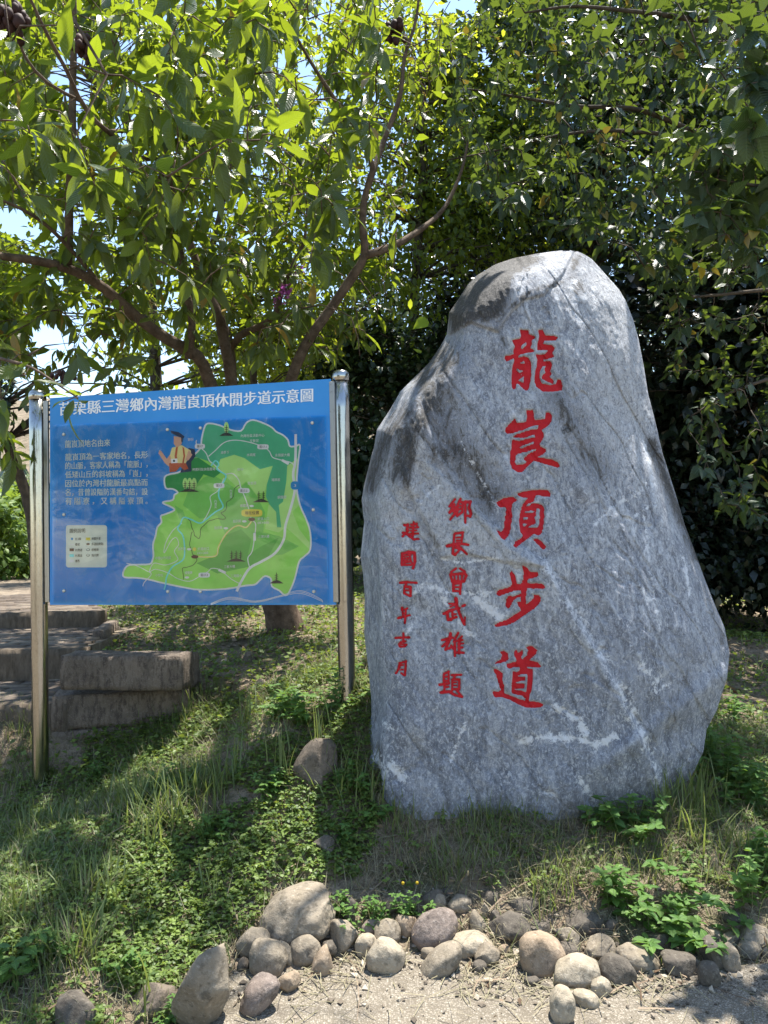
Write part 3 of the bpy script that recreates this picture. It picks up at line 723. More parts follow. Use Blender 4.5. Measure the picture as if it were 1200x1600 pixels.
# letters: surface patches on the carved floor
t = NT('red_paint')
o = t.coord(); nz = t.noise(o, 120, 5, 0.7); nb = t.noise(o, 14, 4, 0.6)
c = t.ramp(nb, [(0.3, (0.40, 0.006, 0.010)), (0.7, (0.50, 0.012, 0.020))])
c = t.mix(t.mapr(nz, 0.60, 0.70, 0, 0.85), c, (0.20, 0.005, 0.007))
c = t.mix(t.mapr(t.noise(o, 55, 6, 0.8), 0.66, 0.69, 0, 0.8), c, (0.30, 0.27, 0.27))
M['red_paint'] = t.done(t.principled(c, 0.65, 0, 0.25, t.bump(nz, 0.7, 0.005)))
i = np.arange(ROWS - 1)[:, None] * NF; j = np.arange(NF - 1)[None, :]
FQ = np.stack([i + j, i + NF + j, i + NF + j + 1, i + j + 1], -1).reshape(-1, 4)
fdepth = base_front.reshape(ROWS, NF)
def depth_at(px, py):
    r = np.interp(py, rows_t, np.arange(ROWS))
    i0 = np.clip(np.floor(r).astype(int), 0, ROWS - 2); fr = r - i0
    xlq = np.interp(py, rows_t, xl); xrq = np.interp(py, rows_t, xr)
    cidx = np.interp((px - xlq) / (xrq - xlq), s_f, np.arange(NF))
    j0 = np.clip(np.floor(cidx).astype(int), 0, NF - 2); fc = cidx - j0
    return (fdepth[i0, j0] * (1 - fr) * (1 - fc) + fdepth[i0 + 1, j0] * fr * (1 - fc) + fdepth[i0, j0 + 1] * (1 - fr) * fc + fdepth[i0 + 1, j0 + 1] * fr * fc)
def march(X, Y, D):
    """polygonise D<0 on the grid: list of vertices (px,py) and faces"""
    nx, ny = D.shape
    verts = []; vid = {}
    def vtx(key, p):
        if key not in vid: vid[key] = len(verts); verts.append(p)
        return vid[key]
    f3, f4, f5, f6 = [], [], [], []
    ins = D < 0
    cells = np.argwhere(ins[:-1, :-1] | ins[1:, :-1] | ins[:-1, 1:] | ins[1:, 1:])
    faces = []
    for a, b in cells:
        cs = [(a, b), (a + 1, b), (a + 1, b + 1), (a, b + 1)]
        poly = []
        for k in range(4):
            p, q = cs[k], cs[(k + 1) % 4]
            dp, dq = D[p], D[q]
            if dp < 0: poly.append(vtx(p, (X[p], Y[p])))
            if (dp < 0) != (dq < 0):
                tt = dp / (dp - dq)
                key = (min(p, q), max(p, q))
                poly.append(vtx(key, (X[p] + (X[q] - X[p]) * tt, Y[p] + (Y[q] - Y[p]) * tt)))
        if len(poly) >= 3: faces.append(poly)
    return np.array(verts), faces
for g in GL:
    vv, faces = march(g.X, g.Y, g.D)
    P = rock_pt(vv[:, 0], vv[:, 1], depth_at(vv[:, 0], vv[:, 1]) - (0.010 if g.add else 0.0035))
    me = bpy.data.meshes.new('carved_character')
    me.from_pydata(local(P, boulder).tolist(), [], [fc[::-1] for fc in faces])
    for p in me.polygons: p.use_smooth = True
    me.update()
    link('carved_character', me, M['red_paint'], boulder)

# ---------------------------------------------------------------- stainless steel sign board
def steel(name, rough=0.12):
    t = NT(name)
    o = t.coord()
    mp = t.n('ShaderNodeMapping', i_Vector=o, i_Scale=(30, 30, 2.5)).outputs[0]
    nz = t.noise(mp, 6, 5, 0.6); sp = t.noise(o, 60, 4, 0.7)
    c = t.mix(t.mapr(sp, 0.55, 0.8), (0.40, 0.39, 0.37), (0.24, 0.225, 0.20))
    return t.done(t.principled(c, t.mapr(nz, 0.3, 0.7, rough, rough + 0.12), 1.0, 0.5, t.bump(nz, 0.25, 0.002)))
M['steel'] = steel('steel', 0.10)
M['steel_bracket'] = steel('steel_bracket', 0.32)
M['bolt'] = flat('bolt', (0.62, 0.60, 0.50), 0.3, 0.6)
YL, YRr = 4.02, 3.74
pL = W(78, 945, YL); pR = W(520, 945, YRr)
zb = (pL[2] + pR[2]) / 2; zt = (W(78, 622, YL)[2] + W(520, 592, YRr)[2]) / 2
ex = np.array([pR[0] - pL[0], pR[1] - pL[1], 0.0]); BW = np.linalg.norm(ex); ex /= BW
ez = norm(np.array([0.0, 0, 1.0])); en = np.cross(ex, ez); en = en if en[1] < 0 else -en     # facing the camera
# small in-plane shear of the real board: its left edge hangs lower
zbl, zbr = pL[2], pR[2]; ztl, ztr = W(78, 622, YL)[2], W(520, 592, YRr)[2]
def board_uv(px, py):
    d = _f * FPX + _r * (px - 600.0) + _u * (800.0 - py)
    tt = ((pL - CAM) @ en) / (d @ en)
    P = CAM + d * tt - pL
    return P @ ex, P[2]
def board_pt(u, v, off): return pL + ex * u + ez * v + en * off
sign = thing('information_sign', 'blue trail map board held between two polished steel posts', 'signboard', tuple((pL * 0.5 + pR * 0.5)[:2]) + (0.3,))
# posts
def ground_z(x, y): return float(gz(np.array([x]), np.array([y]))[0])
def post(px, Y, py_top, label=None):
    c0 = W(px, 900, Y); zt_ = W(px, py_top, Y)[2]; z0 = ground_z(c0[0], c0[1]) - 0.15
    r = 0.0415
    V, T, Q = tube([(c0[0], c0[1], z0 + (zt_ - 0.045 - z0) * k / 12) for k in range(13)], r, 40)
    ob = link('post', np_mesh('post', local(V, sign), T, Q), M['steel'], sign)
    prof = [(r * 1.005, -0.05), (r * 1.06, -0.048), (r * 1.06, -0.018), (r * 1.0, -0.012), (r * 0.9, -0.004), (r * 0.6, 0.0035), (r * 0.2, 0.006), (0.0005, 0.0065)]
    th = np.arange(40) * 2 * math.pi / 40
    Vc = np.array([(c0[0] + a * math.cos(q), c0[1] + a * math.sin(q), zt_ - 0.006 + b) for a, b in prof for q in th])
    i = np.arange(len(prof) - 1)[:, None] * 40; j = np.arange(40)[None]; j2 = (j + 1) % 40
    link('post_cap', np_mesh('post_cap', local(Vc, sign), None, np.stack([i + j, i + j2, i + 40 + j2, i + 40 + j], -1).reshape(-1, 4)), M['steel'], ob)
    return c0
cL = post(61, YL + 0.03, 609); cR = post(539, YRr + 0.03, 578)
def strip(name, u0, u1, v0, v1, o0, o1, mat, parent):
    V = np.array([board_pt(u, v, o_) for u in (u0, u1) for v in (v0, v1) for o_ in (o0, o1)])
    F = np.array([(0, 1, 3, 2), (4, 6, 7, 5), (0, 4, 5, 1), (2, 3, 7, 6), (0, 2, 6, 4), (1, 5, 7, 3)])
    ob = link(name, np_mesh(name, local(V, sign), None, F, False), mat, parent)
    m = ob.modifiers.new('bev', 'BEVEL'); m.width = 0.0015; m.segments = 1
    return ob
HL = zt - zb
strip('bracket', -0.028, -0.003, board_uv(76, 941)[1], board_uv(76, 626)[1], -0.012, 0.003, M['steel_bracket'], sign)
strip('bracket', BW + 0.003, BW + 0.030, board_uv(524, 941)[1], board_uv(520, 596)[1], -0.012, 0.003, M['steel_bracket'], sign)
# back tray sheet metal and printed sheets
t = NT('blue_sheet')
o = t.coord(); nz = t.noise(o, 3.0, 5, 0.6); st = t.noise(t.n('ShaderNodeMapping', i_Vector=o, i_Scale=(9, 9, 1.5)).outputs[0], 5, 5, 0.7)
c = t.mix(t.mapr(nz, 0.35, 0.7), (0.035, 0.26, 0.64), (0.055, 0.31, 0.72))
c = t.mix(t.mapr(st, 0.62, 0.75, 0, 0.25), c, (0.22, 0.33, 0.50))
M['blue_frame'] = t.done(t.principled(c, 0.32, 0, 0.5, t.bump(nz, 0.1, 0.01)))
t = NT('blue_print')
o = t.coord(); nz = t.noise(o, 2.4, 4, 0.5, 0.8)
sw = t.noise(o, 5.5, 6, 0.65, 2.2); wv = t.noise(o, 1.5, 2, 0.5, 1.2)
c = t.mix(t.mapr(nz, 0.35, 0.7), (0.03, 0.29, 0.74), (0.05, 0.36, 0.82))
c = t.mix(t.mapr(sw, 0.52, 0.72, 0, 0.42), c, (0.34, 0.50, 0.72))
run_ = t.noise(t.n('ShaderNodeMapping', i_Vector=o, i_Scale=(14, 14, 1.0)).outputs[0], 3, 5, 0.7)
c = t.mix(t.mapr(run_, 0.58, 0.74, 0, 0.28), c, (0.36, 0.45, 0.55))
M['blue_print'] = t.done(t.principled(c, t.mapr(sw, 0.5, 0.75, 0.10, 0.35), 0, 0.7, t.bump(wv, 0.5, 0.05)))
from mathutils.geometry import delaunay_2d_cdt
def poly_board(name, pts_px, off, mat, parent, thick=None, kind=None):
    """a printed area, outline given in photo pixels, lying on the board"""
    uv = [board_uv(x, y) for x, y in pts_px]
    bm = bmesh.new()
    cv, _, cf, *_x = delaunay_2d_cdt([Vector(p) for p in uv], [], [list(range(len(uv)))], 1, 1e-5)
    vs = [bm.verts.new(Vector((board_pt(p[0], p[1], off) - np.array(sign.location)).tolist())) for p in cv]
    for tri in cf: bm.faces.new([vs[k] for k in tri])
    if thick:
        g = bmesh.ops.extrude_face_region(bm, geom=list(bm.faces))
        for v in [x for x in g['geom'] if isinstance(x, bmesh.types.BMVert)]: v.co -= Vector((en * thick).tolist())
    bmesh.ops.recalc_face_normals(bm, faces=bm.faces)
    me = bpy.data.meshes.new(name); bm.to_mesh(me); bm.free()
    return link(name, me, mat, parent)
def smooth_poly(pts, n=4, closed=True):
    P = np.array(pts, float); N = len(P); out = []
    rng = range(N) if closed else range(N - 1)
    for i in rng:
        if closed: a, b, c_, d_ = P[(i - 1) % N], P[i], P[(i + 1) % N], P[(i + 2) % N]
        else: a, b, c_, d_ = P[max(i - 1, 0)], P[i], P[i + 1], P[min(i + 2, N - 1)]
        for k in range(n):
            t_ = k / n
            out.append(tuple(0.5 * (2 * b + (c_ - a) * t_ + (2 * a - 5 * b + 4 * c_ - d_) * t_ ** 2 + (3 * b - a - 3 * c_ + d_) * t_ ** 3)))
    if not closed: out.append(tuple(P[-1]))
    return out
def ribbon(name, pts_px, w_px, off, mat, parent, smooth=True, wob=0):
    P = np.array(smooth_poly(pts_px, 5, False) if smooth else pts_px, float)
    T = norm(np.gradient(P, axis=0)); Nn = np.c_[-T[:, 1], T[:, 0]]
    if wob: P = P + Nn * (wob * np.sin(np.arange(len(P)) * 1.3))[:, None]
    A = P + Nn * w_px / 2; B = P - Nn * w_px / 2
    V = []
    for a, b in zip(A, B):
        V.append(board_pt(*board_uv(*a), off)); V.append(board_pt(*board_uv(*b), off))
    F = np.array([(2 * k, 2 * k + 1, 2 * k + 3, 2 * k + 2) for k in range(len(P) - 1)])
    return link(name, np_mesh(name, local(np.array(V), sign), None, F, False), mat, parent)
backing = poly_board('backing_board', [(78, 945), (525, 945), (516.5, 592), (78, 622)], 0.0, M['blue_frame'], sign, 0.018)
# the printed sheet under a sheet of clear acrylic
sheet = poly_board('map_sheet', [(82, 941), (514, 942), (509.5, 649), (83, 664)], 0.004, M['blue_print'], sign, 0.003)
Z2 = lambda pts: [(180 + x / 3.75, 640 + y / 3.75) for x, y in pts]
def pm(name, col, rough=0.25): M[name] = flat(name, tuple(min(0.88, x * (1.85 if 'map' in name else 1.25)) for x in col), rough, 0.6, 0.08); return M[name]
pm('map_edge', (0.62, 0.78, 0.70)); pm('map_light', (0.21, 0.45, 0.085)); pm('map_mid', (0.13, 0.36, 0.075)); pm('map_teal', (0.055, 0.29, 0.155)); pm('map_deep', (0.02, 0.20, 0.05))
pm('map_lime', (0.30, 0.52, 0.16)); pm('print_white', (0.74, 0.78, 0.76)); pm('print_cream', (0.66, 0.71, 0.62)); pm('print_dark', (0.035, 0.04, 0.03)); pm('map_river', (0.14, 0.52, 0.66)); pm('map_road', (0.52, 0.62, 0.55))
pm('map_orange', (0.72, 0.42, 0.06)); pm('print_brown', (0.09, 0.03, 0.02)); pm('skin', (0.62, 0.38, 0.27)); pm('shirt', (0.70, 0.64, 0.30)); pm('orange_red', (0.48, 0.12, 0.055)); pm('navy', (0.03, 0.045, 0.10)); pm('road_blue', (0.03, 0.25, 0.52))
pm('map_shade', (0.085, 0.29, 0.055))
isl = [(50,955),(75,915),(130,908),(205,905),(222,880),(228,850),(225,790),(240,740),(250,690),(275,660),(270,625),(300,612),(350,590),(330,570),(285,550),(290,540),(340,530),(350,500),(370,485),(340,465),(300,460),(292,400),(320,380),(370,370),(410,345),(440,290),(500,230),(510,170),(530,95),(560,82),(620,95),(680,120),(740,125),(770,80),(810,62),(870,80),(920,105),(945,130),(985,150),(1015,180),(1025,215),(1060,215),(1085,210),(1075,300),(1065,450),(1085,560),(1120,640),(1145,720),(1145,820),(1110,860),(1080,890),(1060,970),(1040,1030),(1010,1085),(985,1080),(965,1060),(920,1035),(915,990),(880,975),(850,1000),(820,1025),(770,1030),(650,1050),(500,1055),(400,1040),(280,1015),(200,995),(130,985),(60,982)]
islz = smooth_poly(Z2(isl), 3)
poly_board('map_area', islz, 0.0048, M['map_light'], sheet)
Pz = np.array(islz + islz[:2]); 
ribbon('map_border', Pz, 2.6, 0.0062, M['map_edge'], sheet, smooth=False)
top_teal = [(440,290),(500,230),(510,170),(530,95),(560,82),(620,95),(680,120),(740,125),(770,80),(810,62),(870,80),(920,105),(945,130),(985,150),(1015,180),(1025,215),(1060,215),(1085,210),(1078,280),(1010,330),(1005,420),(985,540),(960,560),(975,690),(950,690),(945,600),(905,555),(885,510),(890,440),(925,330),(850,350),(760,285),(700,265),(620,290),(600,330),(540,300),(480,280)]
poly_board('map_area', Z2(top_teal), 0.0052, M['map_teal'], sheet)
poly_board('map_area', Z2([(297,460),(292,400),(320,380),(370,370),(410,345),(440,290),(490,282),(560,330),(620,370),(580,400),(520,380),(480,440),(420,480),(370,485),(340,465)]), 0.0056, M['map_deep'], sheet)
poly_board('map_area', Z2([(600,330),(620,290),(700,265),(760,285),(850,350),(925,330),(890,440),(880,480),(830,500),(770,420),(720,460),(660,400)]), 0.0054, M['map_lime'], sheet)
poly_board('map_area', Z2([(1010,330),(1070,290),(1060,450),(1080,560),(1040,600),(1080,700),(1140,780),(1140,820),(1060,740),(1000,690),(960,720),(880,700),(900,560),(985,540),(1005,420)]), 0.0051, M['map_lime'], sheet)
poly_board('map_area', Z2([(520,400),(570,380),(640,420),(720,470),(770,425),(830,505),(880,600),(870,720),(960,740),(1080,800),(980,850),(840,860),(760,900),(620,860),(660,760),(600,620),(500,640),(400,560),(430,480)]), 0.0053, M['map_mid'], sheet)
poly_board('map_area', Z2([(640,740),(740,700),(800,760),(780,850),(860,800),(960,750),(900,860),(790,920),(600,960),(480,900),(600,850)]), 0.0055, M['map_shade'], sheet)
poly_board('map_area', Z2([(350,560),(400,590),(440,700),(420,640),(380,640)]), 0.0053, M['map_mid'], sheet)
# roads, river, trail
ribbon('map_road', Z2([(550,275),(590,240),(640,195),(700,180),(780,190),(870,218),(905,245),(925,280),(970,295),(1040,315),(1050,350)]), 1.5, 0.0064, M['map_road'], sheet)
ribbon('map_road', Z2([(480,180),(478,200),(500,220),(535,255),(555,300),(580,320),(620,360),(650,378),(690,375),(725,410),(740,460),(765,520),(785,580),(800,640),(825,670),(820,740),(805,830),(780,870),(790,925)]), 1.6, 0.0064, M['map_road'], sheet)
ribbon('map_road', Z2([(640,400),(620,450),(600,480),(560,510),(565,560),(540,620),(520,650)]), 1.2, 0.0064, M['map_road'], sheet)
ribbon('map_road', Z2([(395,665),(340,710),(300,780),(290,840),(330,770),(360,750),(375,790),(350,830),(370,880),(300,910),(230,900),(205,950),(240,935),(310,955),(370,990),(440,1005),(500,975),(545,950),(570,930),(620,940),(680,990),(730,1018)]), 1.2, 0.0064, M['map_road'], sheet)
ribbon('map_road', Z2([(70,900),(130,915),(190,945),(215,965),(175,1010),(165,1035)]), 1.2, 0.0064, M['map_road'], sheet)
hw = Z2([(1060,145),(1058,300),(1045,380),(1055,470),(1030,580),(1000,680),(990,760),(940,840),(860,890),(790,930),(740,1010),(715,1065)])
ribbon('highway', hw, 4.0, 0.0066, M['print_white'], sheet)
ribbon('highway_centre', hw, 2.3, 0.0070, M['map_road'], sheet)
ribbon('river', Z2([(565,330),(590,300),(610,320),(600,350),(650,385),(640,420),(615,460),(610,510),(635,570),(590,600),(540,640),(500,665),(450,645),(405,632),(385,670),(370,700),(400,740),(410,820),(400,880),(340,920),(305,980),(300,1020),(290,1055)]), 2.2, 0.0068, M['map_river'], sheet)
ribbon('boundary_line', Z2([(730,445),(705,460),(690,520),(660,540),(650,590),(625,605),(650,640),(600,640),(550,655),(505,700),(500,750),(475,745),(460,710),(440,650),(430,645)]), 0.8, 0.0068, M['print_dark'], sheet, wob=0.5)
ribbon('boundary_line', Z2([(455,715),(440,780),(455,840),(470,860),(480,890),(440,920),(400,930),(405,995)]), 0.8, 0.0068, M['print_dark'], sheet, wob=0.5)
tr_ = Z2([(475,862),(590,858),(610,800),(660,720),(720,680),(770,690),(805,650)])
ribbon('trail_line', tr_, 2.6, 0.0072, M['map_orange'], sheet)
ribbon('trail_dash', tr_, 0.8, 0.0076, M['print_cream'], sheet, wob=0.6)
def disc(name, x, y, rx, ry, off, mat, parent, n=14, sq=0):
    return poly_board(name, [(x + rx * abs(math.cos(a)) ** (1 - sq) * math.copysign(1, math.cos(a)), y + ry * abs(math.sin(a)) ** (1 - sq) * math.copysign(1, math.sin(a))) for a in [k * 2 * math.pi / n + 0.01 for k in range(n)]], off, mat, parent)
for x, y in ((470, 862), (803, 643)): disc('map_marker', 180 + x / 3.75, 640 + y / 3.75, 5.5, 2.8, 0.0078, M['print_brown'], sheet)
for x, y, s_ in ((500, 216, 8), (869, 219, 9), (612, 446, 8.5), (757, 475, 9), (525, 969, 9)): disc('road_badge', 180 + x / 3.75, 640 + y / 3.75, s_, 4, 0.0078, M['print_white'], sheet, 20, 0.45)
disc('road_badge', 180 + 1057 / 3.75, 640 + 445 / 3.75, 7, 6.6, 0.0078, M['road_blue'], sheet, 16, 0.25)
disc('place_badge', 180 + 804 / 3.75, 640 + 606 / 3.75, 16.5, 6, 0.0078, M['map_orange'], sheet, 20, 0.45)
for x, y in ((652, 695), (760, 655), (803, 565), (437, 818), (424, 983)):
    disc('map_signpost', 180 + x / 3.75, 640 + y / 3.75, 3.6, 1.8, 0.0078, M['print_white'], sheet, 12)
disc('map_signpost', 180 + 468 / 3.75, 640 + 818 / 3.75, 2.9, 2.9, 0.0078, M['map_orange'], sheet, 12)
for x, y, r_ in ((1000, 308, 30), (630, 947, 25), (820, 745, 90)):
    a = R(r_); q = [(-6, -2), (6, -2), (6, 2), (-6, 2)]
    poly_board('map_bridge', [(180 + x / 3.75 + u * math.cos(a) - v * math.sin(a), 640 + y / 3.75 + u * math.sin(a) + v * math.cos(a)) for u, v in q], 0.0080, M['print_white'], sheet)
# little printed trees on dark mounds
def ptree(x, y, s_=1.0, n=1, pale=False):
    X, Y = 180 + x / 3.75, 640 + y / 3.75
    poly_board('tree_mound', [(X - 9 * s_ - 2 * n, Y), (X - 5 * s_, Y - 4), (X, Y - 5.5), (X + 5 * s_, Y - 4), (X + 9 * s_ + 2 * n, Y)], 0.0080, M['print_dark'], sheet)
    for k in range(n):
        xx = X + (k - (n - 1) / 2) * 7
        if pale: disc('printed_tree', xx, Y - 13, 4, 9, 0.0076, M['map_lime'], sheet, 10)
        poly_board('printed_tree', [(xx - 0.7, Y - 3), (xx + 0.7, Y - 3), (xx + 0.4, Y - 17), (xx - 0.4, Y - 17)], 0.0082, M['print_dark'], sheet)
        for q in range(3): poly_board('printed_tree', [(xx - 2.6, Y - 7 - 3 * q), (xx + 2.6, Y - 7.8 - 3 * q), (xx + 2.6, Y - 7.0 - 3 * q), (xx - 2.6, Y - 6.2 - 3 * q)], 0.0084, M['print_dark'], sheet)
ptree(655, 155, 1, 1, True); ptree(440, 482, 1, 3, True); ptree(858, 543, 1, 2); ptree(712, 890, 1, 3); ptree(948, 1018, 1, 1)
# hiker illustration
Z1 = lambda pts: [(40 + x / 2.308, 570 + y / 2.308) for x, y in pts]
for nm, mt, off, pts in (('hiker_pack', 'navy', 0.0076, [(590,300),(612,305),(615,330),(600,350),(600,385),(560,390),(575,340)]),
    ('hiker_shirt', 'shirt', 0.0078, [(530,300),(565,290),(598,310),(600,330),(582,350),(578,365),(525,365),(522,330)]),
    ('hiker_arm', 'skin', 0.0080, [(522,325),(532,350),(520,368),(505,355),(482,320),(485,308),(492,312),(512,340)]),
    ('hiker_arm', 'skin', 0.0080, [(590,308),(604,325),(590,345),(578,345)]),
    ('hiker_strap', 'orange_red', 0.0083, [(545,298),(552,296),(548,330),(552,362),(545,364),(540,330)]),
    ('hiker_strap', 'orange_red', 0.0083, [(568,296),(574,300),(578,330),(572,362),(566,362),(572,330)]),
    ('hiker_trousers', 'orange_red', 0.0082, [(520,355),(580,355),(590,375),(575,380),(560,368),(545,385),(522,388)]),
    ('hiker_face', 'skin', 0.0080, [(537,258),(563,262),(566,285),(555,296),(545,296),(537,285)]),
    ('hiker_cap', 'navy', 0.0084, [(525,238),(555,244),(575,258),(572,266),(558,262),(528,247)]),
    ('hiker_hair', 'navy', 0.0082, [(563,262),(570,266),(568,280),(564,278)]),
    ('hiker_camera', 'print_white', 0.0086, [(527,340),(550,338),(551,354),(528,356)])):
    poly_board(nm, Z1(pts), off, M[mt], sheet)
disc('hiker_lens', 40 + 538 / 2.308, 570 + 347 / 2.308, 1.8, 1.8, 0.0089, M['print_dark'], sheet, 10)
# legend
def rrect(x0, y0, x1, y1, r, skew=0):
    out = []
    for cx, cy, a0 in ((x1 - r, y0 + r, -90), (x1 - r, y1 - r, 0), (x0 + r, y1 - r, 90), (x0 + r, y0 + r, 180)):
        for k in range(5):
            a = R(a0 + k * 22.5); out.append((cx + r * math.cos(a), cy + r * math.sin(a)))
    return out
poly_board('legend_panel', rrect(104, 820.5, 168, 886.5, 4), 0.0050, M['print_cream'], sheet)
for mt, (x, y) in (('print_brown', (113, 859)), ('map_river', (113, 868)), ('map_edge', (113, 876.5)), ('map_orange', (138.5, 842))):
    poly_board('legend_key', [(x - 3.4, y - 2.2), (x + 3.4, y - 2.2), (x + 3.4, y + 2.2), (x - 3.4, y + 2.2)], 0.0056, M[mt], sheet)
disc('legend_key', 113.5, 842, 1.8, 2.2, 0.0056, M['road_blue'], sheet); disc('legend_key', 138.5, 850, 2.9, 1.5, 0.0056, M['print_brown'], sheet)
disc('legend_key', 138.5, 859, 2.9, 2.0, 0.0056, M['print_dark'], sheet); disc('legend_key', 138.5, 867.5, 2.9, 2.0, 0.0056, M['print_dark'], sheet)
disc('legend_key', 138.5, 858.8, 2.2, 1.3, 0.0060, M['print_cream'], sheet); disc('legend_key', 138.5, 867.3, 2.2, 1.3, 0.0060, M['print_cream'], sheet)
poly_board('legend_key', [(109.6, 850.4), (116.6, 850.2), (116.6, 851.2), (109.6, 851.4)], 0.0056, M['map_road'], sheet)
# clear acrylic cover, slightly wavy
t = NT('acrylic')
o = t.coord(); wv = t.noise(o, 1.7, 2, 0.5, 1.5)
gl = t.n('ShaderNodeBsdfGlossy'); gl.inputs['Roughness'].default_value = 0.04
t.t.links.new(t.bump(wv, 0.35, 0.03), gl.inputs['Normal'])
tp_ = t.n('ShaderNodeBsdfTransparent')
fr = t.n('ShaderNodeFresnel', i_IOR=1.5).outputs[0]
mx = t.n('ShaderNodeMixShader', i_0=t.math('MULTIPLY', fr, 1.2))
t.t.links.new(tp_.outputs[0], mx.inputs[1]); t.t.links.new(gl.outputs[0], mx.inputs[2])
M['acrylic'] = t.done(mx)
poly_board('acrylic_cover', [(83, 940.5), (513.5, 941.5), (509, 650), (84, 665)], 0.0100, M['acrylic'], sign)
# lettering (Blender's built-in font), laid out between two measured photo points per line
DG = None
def text(body, x0, x1, yb0, yb1, h_px, mat, parent, off, bold=0.012, name='lettering', vertical=False):
    cu = bpy.data.curves.new('txt', 'FONT'); cu.body = body; cu.resolution_u = 2
    ob = bpy.data.objects.new('txt', cu); COL.objects.link(ob)
    bpy.context.view_layer.update()
    me = bpy.data.meshes.new_from_object(ob.evaluated_get(bpy.context.evaluated_depsgraph_get()))
    bpy.data.objects.remove(ob); bpy.data.curves.remove(cu)
    n = len(me.vertices)
    if not n: return None
    co = np.empty(n * 3, np.float32); me.vertices.foreach_get('co', co); co = co.reshape(-1, 3)
    xa, xb = co[:, 0].min(), co[:, 0].max(); ya, yb = -0.12, 0.84
    u = (co[:, 0] - xa) / (xb - xa); v = (co[:, 1] - ya) / (yb - ya)
    px = x0 + (x1 - x0) * u; py = yb0 + (yb1 - yb0) * u - h_px * v
    d = _f[None] * FPX + _r[None] * (px - 600.0)[:, None] + _u[None] * (800.0 - py)[:, None]
    tt = ((pL - CAM) @ en) / (d @ en)
    P = CAM + d * tt[:, None]
    uu = (P - pL) @ ex; vv = (P - pL)[:, 2]
    Pn = pL + uu[:, None] * ex + vv[:, None] * ez + en * off
    me.vertices.foreach_set('co', local(Pn, sign).astype(np.float32).ravel()); me.update()
    me.name = name; me.materials.clear()
    # heavier weight: the same outlines set again a hair to each side, each on its own level
    b2 = bmesh.new(); b2.from_mesh(me); geom = list(b2.faces)
    for q, dx in enumerate(((-1.0,), (1.0,))):
        dup = bmesh.ops.duplicate(b2, geom=geom)
        vv_ = [x for x in dup['geom'] if isinstance(x, bmesh.types.BMVert)]
        w1 = abs(x1 - x0) / max(1, len(body)) / 1200 * 3.9 * bold * 0.9
        for v in vv_: v.co += Vector((ex * dx[0] * w1 + en * 0.00025 * (q + 1)).tolist())
    b2.to_mesh(me); b2.free()
    o_ = link(name, me, mat, parent)
    return o_
text('苗栗縣三灣鄉內灣龍崀頂休閒步道示意圖', 93, 489, 650.5, 628.5, 22, M['print_white'], backing, 0.0012, 0.028, 'title_lettering')
pc = M['print_cream']
text('龍崀頂地名由來', 102.5, 173, 700.5, 698, 12.2, pc, sheet, 0.0052, 0.026, 'heading_lettering')
for k, s_ in enumerate(['龍崀頂為一客家地名，長形', '的山脈，客家人稱為「龍脈」，', '低矮山丘的斜坡稱為「崀」，', '因位於內灣村龍脈最高點而', '名，昔曾設隘防漢番勾結，設', '有 隘 寮 ， 又 稱 隘 寮 頂 。']):
    text(s_, 103, 231.5, 720.5 + 13.7 * k, 716.5 + 14.4 * k, 11.6, pc, sheet, 0.0052, 0.024, 'paragraph_lettering')
for s_, x, y, w_, h_, c_ in (('圖例說明', 110, 833, 24, 7, 'd'), ('台3線', 118.5, 844.5, 9, 4.6, 'd'), ('休閒步道', 144, 844, 14, 4.6, 'd'), ('鄉道', 118.5, 853, 7, 4.6, 'd'), ('步道起終點', 144, 852.5, 18.5, 4.6, 'd'),
    ('內灣溪', 118.5, 870.5, 11, 4.6, 'd'), ('內灣道', 118.5, 862, 11, 4.6, 'd'), ('導覽牌', 144, 861.5, 11, 4.6, 'd'), ('指示牌', 144, 870, 11, 4.6, 'd'), ('鄉界', 118.5, 879, 7, 4.6, 'd')):
    text(s_, x, x + w_, y, y - w_ * 0.02, h_, M['print_dark'], sheet, 0.0058, 0.01, 'legend_lettering')
for s_, x, y, w_ in (('內灣社區活動中心', 740, 165, 138), ('文衡宮', 792, 194, 52), ('油茶下', 622, 262, 50), ('水頭屋', 775, 276, 50), ('永頭屋大橋', 940, 278, 86), ('神農科技休閒農場', 456, 362, 134), ('崁中', 720, 362, 34),
    ('埔頭屋', 920, 422, 50), ('銅鑼圈', 955, 524, 50), ('龍崀頂', 780, 442, 50), ('導覽牌', 736, 574, 48), ('步道入口', 838, 650, 66), ('0K+000', 838, 673, 66), ('指示牌', 694, 664, 46), ('指示牌', 585, 703, 46), ('三灣大橋', 842, 754, 64),
    ('步道出口', 487, 826, 66), ('1K+300', 487, 850, 62), ('指示牌', 372, 826, 46), ('中園小竹坑區', 240, 880, 92), ('小竹坑', 240, 980, 44), ('導覽牌', 412, 966, 44), ('三板大橋', 642, 930, 64), ('三灣國小', 680, 984, 66), ('獅份', 430, 186, 34)):
    text(s_, 180 + x / 3.75, 180 + (x + w_) / 3.75, 640 + y / 3.75, 640 + (y - w_ * 0.03) / 3.75, 5.0, M['print_white'], sheet, 0.0086, 0.012, 'map_lettering')
text('現在位置', 180 + 764 / 3.75, 180 + 846 / 3.75, 640 + 617 / 3.75, 640 + 615 / 3.75, 5.6, M['print_brown'], sheet, 0.0082, 0.02, 'map_lettering')
for s_, x, y in (('苗17', 500, 224), ('苗17-1', 869, 227), ('苗17', 612, 454), ('苗17-2', 757, 484), ('苗17-3', 525, 977)):
    w_ = 9 if len(s_) < 4 else 11
    text(s_, 180 + x / 3.75 - w_ / 2, 180 + x / 3.75 + w_ / 2, 640 + y / 3.75, 640 + y / 3.75, 4.4, M['print_dark'], sheet, 0.0082, 0.01, 'map_lettering')
